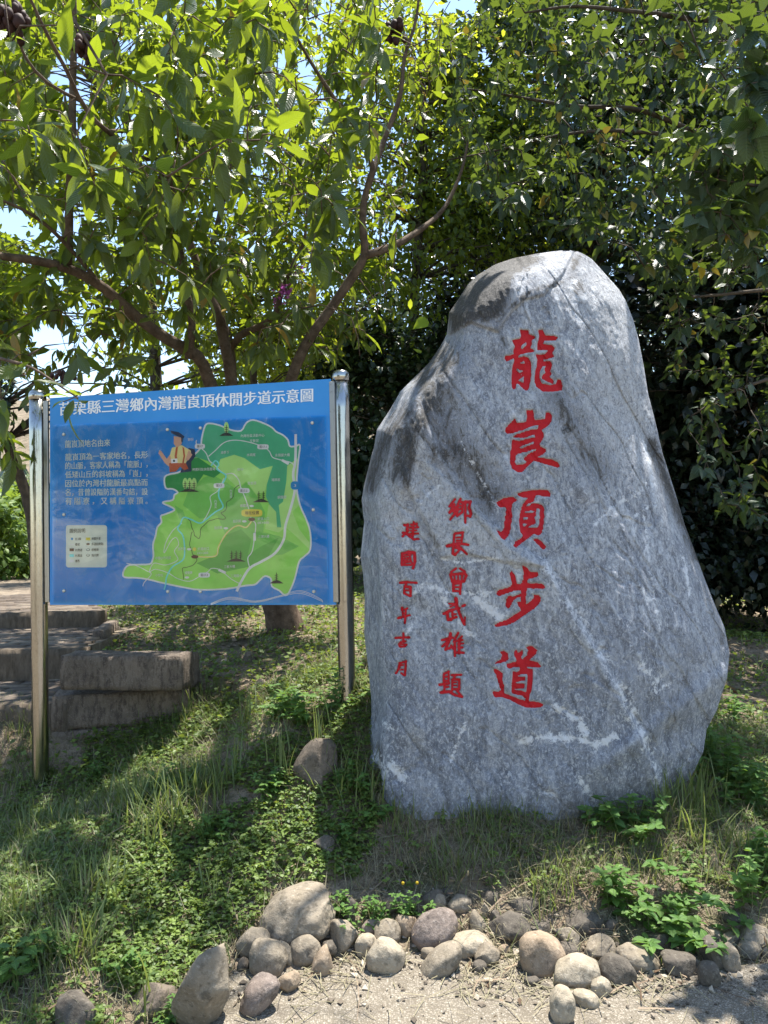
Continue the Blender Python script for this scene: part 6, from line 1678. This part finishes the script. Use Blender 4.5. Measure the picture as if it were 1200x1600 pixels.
mass_tree('background_tree', 'high-crowned tree behind the sky gap at the top centre', 'tree', 820, 14.0, 0.22,
    [(840, 150, 13.8, 2.0, 1.2, 2.4), (1000, 40, 14, 2.6, 1.5, 2.4), (1180, 130, 14, 2.6, 1.5, 2.6), (690, 250, 14, 1.3, 1.0, 1.6), (800, 330, 13.5, 2.2, 1.2, 2.0)], 420, 44, 0.15, 0.3, 'leaf_vine', 306, 'lo', clump_r=0.55, sunfree=True)
mass_tree('vine_thicket', 'dark shrub draped in ivy-like vines between the right steel post and the boulder', 'shrub', 600, 8.4, 0.06,
    [(590, 640, 8.2, 0.75, 0.55, 1.0), (640, 800, 8.3, 0.8, 0.55, 0.7), (560, 800, 8.0, 0.5, 0.45, .6), (700, 640, 8.8, 0.8, 0.5, 1.0), (570, 560, 8.2, .45, .4, .4)], 330, 60, 0.085, 0.36, 'leaf_vine', 307, 'midheart', clump_r=0.24)
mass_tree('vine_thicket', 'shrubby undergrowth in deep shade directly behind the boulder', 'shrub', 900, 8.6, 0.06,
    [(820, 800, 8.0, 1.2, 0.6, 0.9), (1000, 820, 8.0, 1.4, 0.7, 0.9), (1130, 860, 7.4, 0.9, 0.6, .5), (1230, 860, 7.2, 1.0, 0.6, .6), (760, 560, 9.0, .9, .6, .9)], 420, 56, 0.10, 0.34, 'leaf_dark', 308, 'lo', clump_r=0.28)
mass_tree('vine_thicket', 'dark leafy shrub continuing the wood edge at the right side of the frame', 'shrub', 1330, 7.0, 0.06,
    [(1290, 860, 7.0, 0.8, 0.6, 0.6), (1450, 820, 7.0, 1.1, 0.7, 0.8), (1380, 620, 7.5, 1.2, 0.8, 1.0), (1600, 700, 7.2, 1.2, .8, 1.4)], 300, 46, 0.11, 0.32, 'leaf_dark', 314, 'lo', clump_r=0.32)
mass_tree('background_tree', 'slender tree with purple flower clusters behind the map board tree', 'tree', 400, 7.6, 0.05,
    [(420, 460, 7.4, 0.5, 0.4, 0.35), (470, 430, 7.4, 0.3, 0.3, 0.3), (380, 520, 7.6, 0.6, .4, .3), (460, 540, 7.6, .5, .4, .3), (340, 470, 7.8, .6, .4, .4)], 110, 36, 0.07, 0.28, 'leaf_back', 309, 'mid', clump_r=0.2)
mass_tree('roadside_shrub', 'bright leafy shrub glowing in the sun left of the left steel post', 'shrub', -40, 11.0, 0.03,
    [(-20, 870, 10.5, 0.95, 0.8, 0.75), (-140, 850, 10.5, 1.2, 0.9, .9), (60, 905, 12.0, .6, .5, .35), (20, 800, 11.5, .6, .6, .4)], 320, 60, 0.10, 0.34, 'leaf_hedge', 310, 'mid', clump_r=0.2, sunfree=True)
mass_tree('roadside_shrub', 'dusty pale grey-green bush above the bright shrub at the left edge', 'shrub', -20, 15.0, 0.05,
    [(10, 800, 14.5, 1.1, 0.8, 0.9), (-120, 790, 14.5, 1.4, 0.9, 1.0), (60, 830, 15, .8, .6, .7)], 260, 60, 0.09, 0.26, 'leaf_pale', 311, 'lo', clump_r=0.26, sunfree=True)
mass_tree('background_tree', 'shaded round-crowned tree seen low behind the left post and board', 'tree', 60, 9.5, 0.08,
    [(20, 660, 9.2, 0.6, 0.5, 0.4), (90, 600, 9.5, .9, .6, .35), (-60, 640, 9.2, .9, .6, .6), (-100, 500, 9.5, .8, .6, .8)], 110, 40, 0.12, 0.28, 'leaf_vine', 312, 'mid', clump_r=0.3)
mass_tree('background_tree', 'leafy green tree behind the upper edge of the map board', 'tree', 250, 10.5, 0.10,
    [(440, 590, 10.2, 0.9, .7, 0.45), (200, 420, 10.5, 1.0, .7, .5), (520, 560, 10, .7, .5, .4), (340, 640, 10, 1.2, .6, .35), (180, 200, 10.5, 1.3, .8, .8), (420, 250, 10.5, 1.3, .8, .9), (60, 300, 10.5, 1.2, .7, .9), (100, 60, 10.5, 1.5, .8, 1.0), (330, 60, 10.5, 1.5, .8, 1.0), (40, 480, 10.5, .9, .6, .5), (280, 570, 10.5, .9, .5, .4), (150, 540, 10.5, .9, .5, .45), (60, 570, 10.5, .8, .5, .35)], 560, 46, 0.11, 0.26, 'leaf_back', 313, 'mid', clump_r=0.34)
# trees behind the photographer: they show in the polished steel and in the board's acrylic cover, and shade it
mass_tree('background_tree', 'leafy tree standing behind the photographer on the left', 'tree', 600, -6.0, 0.18,
    [], 1, 1, 0.1, 0.3, 'leaf_vine', 400, 'lo') if False else None
def rear_tree(x, y, h, r, label, seed):
    rs = np.random.default_rng(seed); root = thing('background_tree', label, 'tree', (x, y, -0.05), None)
    P, rr = smooth_path([(x, y, -0.1), (x + .1, y, h * .35), (x, y + .1, h * .7)], [.18, .14, .06], 0.3)
    V, T, Q = tube(P, rr, 9, 0.1, seed); link('trunk', np_mesh('trunk', local(V, root), T, Q), M['bark_dark'], root)
    n = 5200
    p = norm(rs.normal(size=(n, 3))) * (rs.uniform(0.3, 1, (n, 1)) ** .5) * np.array([r, r, h * .42]) + np.array([x, y, h * .62])
    p = p + 0.35 * np.c_[vnoise(p * 1.3, 1), vnoise(p * 1.3, 2), vnoise(p * 1.3, 3)]
    Ls = rs.uniform(.2, .34, n)
    me = leaves_mesh('foliage', local(p, root), norm(rs.normal(size=(n, 3))), norm(rs.normal(size=(n, 3)) + [0, 0, 1]), Ls, Ls * .34, 'lo', rs.uniform(0, .3, n), rs.uniform(.1, .3, n), rs.uniform(0, 1, n))
    link('foliage', me, M['leaf_vine'], root, kind='stuff')
rear_tree(-6.5, -9.5, 6.0, 2.2, 'tree behind the photographer mirrored in the left part of the board', 501)
rear_tree(-12.5, -10.0, 7.0, 3.0, 'broad tree behind the photographer at far left', 502)

# purple flowers
def flower_sprig(px, py, Y, n, r, seed, label):
    rs = np.random.default_rng(seed); c = W(px, py, Y)
    root = thing('flower_cluster', label, 'flowers', tuple(c), 'purple flower sprigs in the foliage')
    p = c + rs.normal(0, r * .5, (n, 3)); L = rs.uniform(.02, .035, n)
    me = leaves_mesh('petals', local(p, root), norm(rs.normal(size=(n, 3))), norm(rs.normal(size=(n, 3))), L, L * .45, 'lo', rs.uniform(0, .4, n), rs.uniform(.1, .5, n), rs.uniform(0, 1, n))
    link('petals', me, M['petal'], root, kind='stuff')
    V, T, Q = tube(np.array([c + (0.02, 0.05, -0.25), c + (0, 0.02, -0.1), c]), [.004, .003, .002], 5); link('stem', np_mesh('stem', local(V, root), T, Q), M['bark_pale'], root)
flower_sprig(446, 453, 5.6, 60, .055, 1, 'larger purple flower sprig hanging before the slender tree')
flower_sprig(437, 476, 5.7, 26, .04, 2, 'lower faint purple flower sprig below the larger one')
flower_sprig(470, 420, 5.6, 14, .03, 3, 'small pinkish flower sprig above the larger one')

# ---------------------------------------------------------------- wood floor and far woodland
rs = np.random.default_rng(77)
n = 26000
x = rs.uniform(-30, 30, n); y = rs.uniform(15, 60, n); z = gz(x, y, False) + rs.uniform(0, 1, n) ** 1.2 * (3.2 + 2.6 * vnoise(np.c_[x * .25, y * .25, x * 0], 4)) 
k_ = ~((x < -3 + 0.0 * y) & (z > 3.4)); x, y, z = x[k_], y[k_], z[k_]; n = len(x)
L = rs.uniform(.28, .6, n)
me = leaves_mesh('far_woodland', np.c_[x, y, z], norm(rs.normal(size=(n, 3)) + [0, -.3, -.4]), norm(rs.normal(0, .5, (n, 3)) + [0, -.4, 1]), L, L * .32, 'lo', rs.uniform(0, .3, n), rs.uniform(.1, .3, n), rs.uniform(0, 1, n))
link('far_woodland', me, M['leaf_vine'], None, kind='stuff')

# ---------------------------------------------------------------- ground cover
def cover(name, n, region, den, mat, L0, L1, wr, seed, h=(0.0, 0.05), kind='lo', tilt=0.5, trefoil=False):
    P, px, py = pick(n, *region, den, seed); rs = np.random.default_rng(seed + 1)
    k = len(P); P = P + np.c_[np.zeros(k), np.zeros(k), rs.uniform(*h, k)]
    if trefoil:
        P = np.repeat(P, 3, 0); a = np.repeat(rs.uniform(0, 6.28, k), 3) + np.tile([0, 2.1, 4.2], k) + rs.normal(0, .2, 3 * k)
        Nn = np.repeat(norm(np.array([0, 0, 1.0]) + rs.normal(0, .35, (k, 3))), 3, 0); sc_ = np.repeat(rs.uniform(L0, L1, k), 3)
        rn = np.repeat(rs.uniform(0, 1, k), 3)
    else:
        a = rs.uniform(0, 6.28, k); Nn = norm(np.array([0, 0, 1.0]) + rs.normal(0, tilt, (k, 3))); sc_ = rs.uniform(L0, L1, k); rn = rs.uniform(0, 1, k)
    D = np.c_[np.cos(a), np.sin(a), rs.normal(0, .25, len(a))]
    me = leaves_mesh(name, P, D, Nn, sc_, sc_ * wr, kind, rs.uniform(0, .3, len(a)), rs.uniform(0, .25, len(a)), rn)
    link(name, me, M[mat], None, kind='stuff')
    return len(a)
CARPET = [[(240, 1330), (420, 1240), (560, 1200), (600, 1300), (560, 1380), (430, 1390), (400, 1450), (330, 1490), (270, 1560), (180, 1560), (120, 1440), (150, 1370)]]
def dn(P, s, f=2.2): return vnoise(np.c_[P[:, 0] * f, P[:, 1] * f, np.zeros(len(P))], s) * .5 + .5
def den_clover(px, py, P):
    d = np.where(inany(px, py, CARPET), 1.0, 0.0)
    d = np.where((py > 930) & (py < 1240) & (px > 130) & (px < 620), 0.75 * (dn(P, 3, 2.6) > .36) + .2, d)
    d = np.where((d == 0) & (px < 300) & (py >= 1200), 0.5 * (dn(P, 5, 3.0) > .42) + .1, d)
    d = np.where((px > 600) & (py > 1280) & (py < 1400), 0.16 * (dn(P, 6, 4) > .4), d)
    d = np.where((px > 1080) & (py > 1000) & (py < 1300), 0.45, d)
    return d * ~slab_inside(P[:, 0], P[:, 1])
nA = cover('clover_cover', 105000, (-2.9, 2.6, 2.3, 4.4), den_clover, 'clover', .011, .021, .42, 61, (.004, .05), 'lo', .4, True)
def den_back(px, py, P):
    on_steps = ((P[:, 1] > 4.2) & (P[:, 0] < np.where(P[:, 1] < 5.07, ST_X[0], np.where(P[:, 1] < 6.32, ST_X[1] - .12 * (P[:, 1] - 5.07), ST_X[2] - .55 * (P[:, 1] - 6.32))) + .03))
    return np.where(on_steps, 0.0, np.where(px > 700, .7 * (dn(P, 8) > .3), .85 * (dn(P, 7, 1.8) > .22)))
nB = cover('weed_cover', 62000, (-5, 4.5, 4.0, 10), den_back, 'clover', .022, .042, .38, 71, (.0, .07), 'lo', .5)
def den_litter(px, py, P):
    on = slab_inside(P[:, 0], P[:, 1])
    return np.where(on, .03 + .35 * (px > 720) * (py < 1570), np.where((px > 560) & (py > 1280), .75, .4))
nC = cover('leaf_litter', 9000, (-3.0, 2.4, 2.2, 5.0), den_litter, 'litter', .012, .035, .3, 81, (.001, .015), 'lo', .5)
nC += cover('leaf_litter', 7000, (-5, 5, 4.2, 10), lambda px, py, P: np.full(len(P), .8), 'litter', .03, .07, .3, 83, (.001, .02), 'lo', .5)

# grass blades
def blades(name, P, rs, L0, L1, w, mat, spread=.5, seg=4, parent=None, kind='stuff', lean=None):
    k = len(P); a = rs.uniform(0, 6.28, k); L = rs.uniform(L0, L1, k); sp = np.abs(rs.normal(spread, .25, k)); bend = rs.uniform(.3, 1.3, k)
    rows = []
    for q in range(seg + 1):
        u = q / seg; th = sp * .5 + bend * u * .9
        out = np.cumsum([0])  # placeholder
        rr = L * (np.sin(sp * .4) * u + .45 * bend * u * u * np.clip(sp, .2, 1)); hh = L * (u - .38 * bend * u * u * np.clip(sp + .2, .2, 1.1))
        rows.append(P + np.c_[np.cos(a) * rr, np.sin(a) * rr, hh])
    side = np.c_[-np.sin(a), np.cos(a), np.zeros(k)]
    V = []
    for q, c in enumerate(rows):
        ww = w * (1 - (q / seg) ** 1.6) * (.75 + .25 * min(1, q)) if q < seg else w * .04
        V.append(c - side * (ww * rs.uniform(.8, 1.2, k) if q else ww)[..., None] if np.ndim(ww) else c - side * ww); V.append(c + side * ww)
    V = np.stack(V, 1); m = V.shape[1]
    F = np.array([(2 * q, 2 * q + 1, 2 * q + 3, 2 * q + 2) for q in range(seg)])
    F = (F[None] + (np.arange(k) * m)[:, None, None]).reshape(-1, 4)
    base = V.reshape(-1, 3)
    if parent is not None: base = local(base, parent)
    me = np_mesh(name, base, None, F, True, dict(rnd=np.repeat(rs.uniform(0, 1, k), m)))
    o_ = link(name, me, mat, parent)
    if kind: o_['kind'] = kind
    return o_
def den_grass(px, py, P):
    d = np.where(px < 360, .9 * (dn(P, 21, 3.0) > .38) + .1, .25 * (dn(P, 22, 3) > .5))
    d = np.where(inany(px, py, CARPET), .10, d)
    d = np.where((px > 580) & (py > 1270), .65 * (dn(P, 23, 4.0) > .32) + .08, d)
    d = np.where((py > 1392) & (px > 600), .05, d)
    return d * ~slab_inside(P[:, 0], P[:, 1])
rs = np.random.default_rng(91)
P, px, py = pick(42000, -2.9, 2.6, 2.3, 4.6, den_grass, 91)
left = px < 560
blades('grass', P[left], rs, .04, .13, .0021, M['grass'], .55, 3)
blades('grass', P[~left], rs, .05, .13, .0019, M['grass'], .8, 3)
P, px, py = pick(44000, -2.9, 2.6, 2.4, 4.4, lambda px, py, P: np.where(px > 560, 1.0, .4) * (~slab_inside(P[:, 0], P[:, 1])) * np.where(inany(px, py, CARPET), .1, 1) * np.where((py > 1395) & (px > 560), .25, 1), 95)
blades('dry_grass', P, rs, .04, .15, .0014, M['dry_grass'], 1.3, 3)
P, px, py = pick(15000, -4.6, 4.5, 4.5, 9.5, lambda px, py, P: den_back(px, py, P) * .8, 97)
blades('grass', P, rs, .04, .12, .004, M['grass'], .7, 2)

# individual grass tufts
TUFT = [(250, 1300, 60, .30, 'broad-bladed grass tuft in front of the stone blocks, tallest of the left bank'), (205, 1275, 40, .24, 'grass tuft just right of the left post foot'), (310, 1250, 34, .22, 'grass tuft right of the stone blocks, half in sun'),
 (345, 1235, 26, .22, 'thin grass tuft at the edge of the clover patch below the board'), (440, 1215, 12, .30, 'sparse upright grass stems left of the big brown field stone'), (505, 1200, 12, .38, 'long arching grass blades rising over the big brown field stone'),
 (552, 1240, 40, .20, 'sunlit arching grass tuft touching the boulder left foot'), (60, 1310, 40, .20, 'grass tuft below the left post'), (150, 1400, 44, .22, 'grass tuft in the middle of the left bank, dry at its base'),
 (330, 1400, 12, .22, 'few long grass blades sticking out of the clover patch'), (230, 1590, 5, .30, 'single broad upright grass blade at the bottom left'), (20, 1450, 34, .2, 'grass tuft at the left edge of the frame'),
 (740, 1290, 60, .15, 'grass tuft under the middle of the boulder'), (800, 1285, 44, .14, 'low grass tuft at the boulder foot right of the middle one'), (625, 1290, 26, .13, 'small grass tuft at the boulder foot under the leftmost inscription'),
 (860, 1415, 40, .14, 'overhanging grass tuft above the dark back-row stones'), (1050, 1290, 50, .26, 'long-bladed grass tuft at the right corner of the boulder foot'), (1090, 1270, 40, .28, 'arching grass tuft between boulder and leafy plants at right'),
 (1010, 1340, 44, .14, 'dull grass tuft in front of the boulder right corner'), (900, 1360, 40, .12, 'flattened grass tuft below the boulder right of centre'), (700, 1370, 36, .11, 'low dull grass tuft above the middle of the stone border'),
 (120, 1505, 40, .22, 'grass tuft drooping over the dark corner stone'), (290, 1130, 18, .24, 'thin grass stems hanging before the stone blocks'), (1140, 1340, 36, .18, 'grass tuft at the right among the leafy weeds'), (380, 1130, 14, .26, 'tall sunlit grass stems below the board middle')]
for k, (px, py, n, L, lab) in enumerate(TUFT):
    n = int(n * (1.5 if n > 20 else 1)); L *= 1.12
    rs = np.random.default_rng(900 + k); c = ground_hit(px, py)
    root = thing('grass_tuft', lab, 'grass tuft', tuple(c), 'grass tufts')
    P = c + rs.normal(0, .022 + .0006 * n, (n, 3)) * np.array([1, 1, 0]); P[:, 2] = gz(P[:, 0], P[:, 1]) - .005
    blades('blades', P, rs, L * .5, L, .0042 if L > .2 else .0028, M['grass'], .55 if n > 20 else .3, 5, root, 'stuff')
    if n > 25:
        P = c + rs.normal(0, .03, (n // 2, 3)) * np.array([1, 1, 0]); P[:, 2] = gz(P[:, 0], P[:, 1]) - .005
        blades('dry_blades', P, rs, L * .3, L * .7, .0018, M['dry_grass'], 1.0, 4, root, 'stuff')

# leafy herbs, each a plant with its own stems and leaves
HERB = [(985, 1300, 16, .17, .052, 'bushy light green herb at the boulder foot, right of centre'), (925, 1290, 9, .13, .048, 'left companion herb of the bushy one at the boulder foot'),
 (1135, 1235, 22, .26, .05, 'dense leafy herb growing right of the boulder foot'), (1180, 1275, 16, .22, .05, 'leafy herb at the right edge beside the dense one'), (1110, 1200, 14, .22, .05, 'shaded herb against the lower right flank of the boulder'),
 (1000, 1440, 11, .14, .058, 'broad-leaved weed hanging over the stone border right of centre'), (1065, 1462, 10, .13, .06, 'right arm of weeds creeping down to the slanting slab stone'), (960, 1420, 9, .16, .06, 'small weed left of the broad-leaved one'),
 (1170, 1410, 16, .22, .055, 'weed with oval leaves above the right end of the border'), (1190, 1370, 10, .18, .05, 'weed behind the oval-leaved one at the right edge'),
 (535, 1425, 7, .09, .03, 'bright sprout right beside the largest border boulder'), (560, 1458, 5, .09, .028, 'bright sprout standing over the angular grey stone'), (582, 1434, 6, .08, .028, 'bright sprout above the small mauve stone'),
 (600, 1437, 5, .08, .026, 'little bright sprout left of the yellow flowering one'), (640, 1432, 12, .11, .028, 'bright sprout with yellow flower buds above the tan chunk'),
 (430, 1120, 12, .16, .05, 'sunny weed below the board left of the right post'), (480, 1130, 14, .18, .05, 'sunny weed between board and big brown field stone'), (535, 1110, 10, .22, .045, 'dark weed climbing the foot of the right post'),
 (20, 1530, 10, .16, .06, 'broad-leaved weed at the lower left corner'), (330, 1310, 10, .11, .04, 'leafy weed in the clover patch below the sunny bank'), (590, 1275, 6, .10, .04, 'small weed at the left corner of the boulder foot'),
 (265, 1230, 12, .12, .035, 'light green weed in front of the lower stone block'), (150, 1215, 10, .12, .035, 'shaded weed beside the left post foot'), (1145, 1130, 10, .16, .05, 'sunny weed behind the right bulge of the boulder'), (545, 1310, 9, .08, .035, 'seedling near the half-buried grey stone'), (90, 1500, 14, .10, .032, 'small-leaved bright weed over the dark corner stone'), (200, 1520, 14, .10, .03, 'small-leaved bright weed between the brown stones at lower left'), (548, 1232, 12, .13, .04, 'weed between the field stone and the boulder'), (430, 1240, 14, .12, .04, 'weed at the lower left of the field stone'), (270, 1590, 12, .09, .03, 'bright weed at the foot of the long leaning stone')]
for k, (px, py, ns, H, LL, lab) in enumerate(HERB):
    rs = np.random.default_rng(1200 + k); c = ground_hit(px, py)
    root = thing('leafy_herb', lab, 'plant', tuple(c), 'leafy weeds')
    st, cc, dd = [], [], []
    Bs, Ds, Ns, Ls = [], [], [], []
    for q in range(ns):
        a = rs.uniform(0, 6.28); r0 = rs.uniform(0, .55) * H * (2.6 if ('hanging' in lab or 'creeping' in lab or 'oval leaves' in lab) else 1.1); h = H * rs.uniform(.4, 1.05) * (1 - .3 * min(1.5, r0 / H))
        b = c + np.array([math.cos(a) * r0 * .6, math.sin(a) * r0 * .6, -.01]); tip = c + np.array([math.cos(a) * r0 * 1.5, math.sin(a) * r0 * 1.5 - .02, h])
        m_ = (b + tip) / 2 + np.array([0, 0, h * .12])
        P_, r_ = smooth_path([b, m_, tip], [.0022, .0018, .001], .02); st.append(tube(P_, r_, 5))
        nl = max(4, int(len(P_) * .9))
        for j in range(nl):
            u = .25 + .75 * j / (nl - 1); p = P_[min(len(P_) - 1, int(u * (len(P_) - 1)))]
            for sd in ((0, math.pi) if j < nl - 1 else (0, 1.57, 3.14, 4.71)):
                aa = a + sd + j * 1.57
                Bs.append(p); Ds.append((math.cos(aa), math.sin(aa), rs.uniform(-.1, .5))); Ns.append(norm(np.array([0, 0, 1.0]) + rs.normal(0, .25, 3))); Ls.append(LL * rs.uniform(.65, 1.15) * (1 - .25 * (j == nl - 1)))
    V, T, Q = join(st); link('stems', np_mesh('stems', local(V, root), T, Q), M['herb_stem'] if 'herb_stem' in M else M.setdefault('herb_stem', flat('herb_stem', (.10, .16, .045), .6)), root)
    Bs, Ds, Ns, Ls = map(np.array, (Bs, Ds, Ns, Ls)); n_ = len(Bs)
    link('leaves', leaves_mesh('leaves', local(Bs, root), Ds, Ns, Ls, Ls * .27, 'hi', rs.uniform(.05, .35, n_), rs.uniform(.1, .3, n_), rs.uniform(0, .95, n_)), M['herb'], root, kind='stuff')
    if 'flower buds' in lab or 'above the tan' in lab:
        for dx in (-.022, .03):
            V, F = ICO[3]; p = c + np.array([dx, -.01, H * 1.15])
            link('flower_bud', np_mesh('flower_bud', local(V * .006 + p, root), F), M['yellow_leaf'], root)
print('OBJ', len(bpy.data.objects), 'cover', nA, nB, nC)
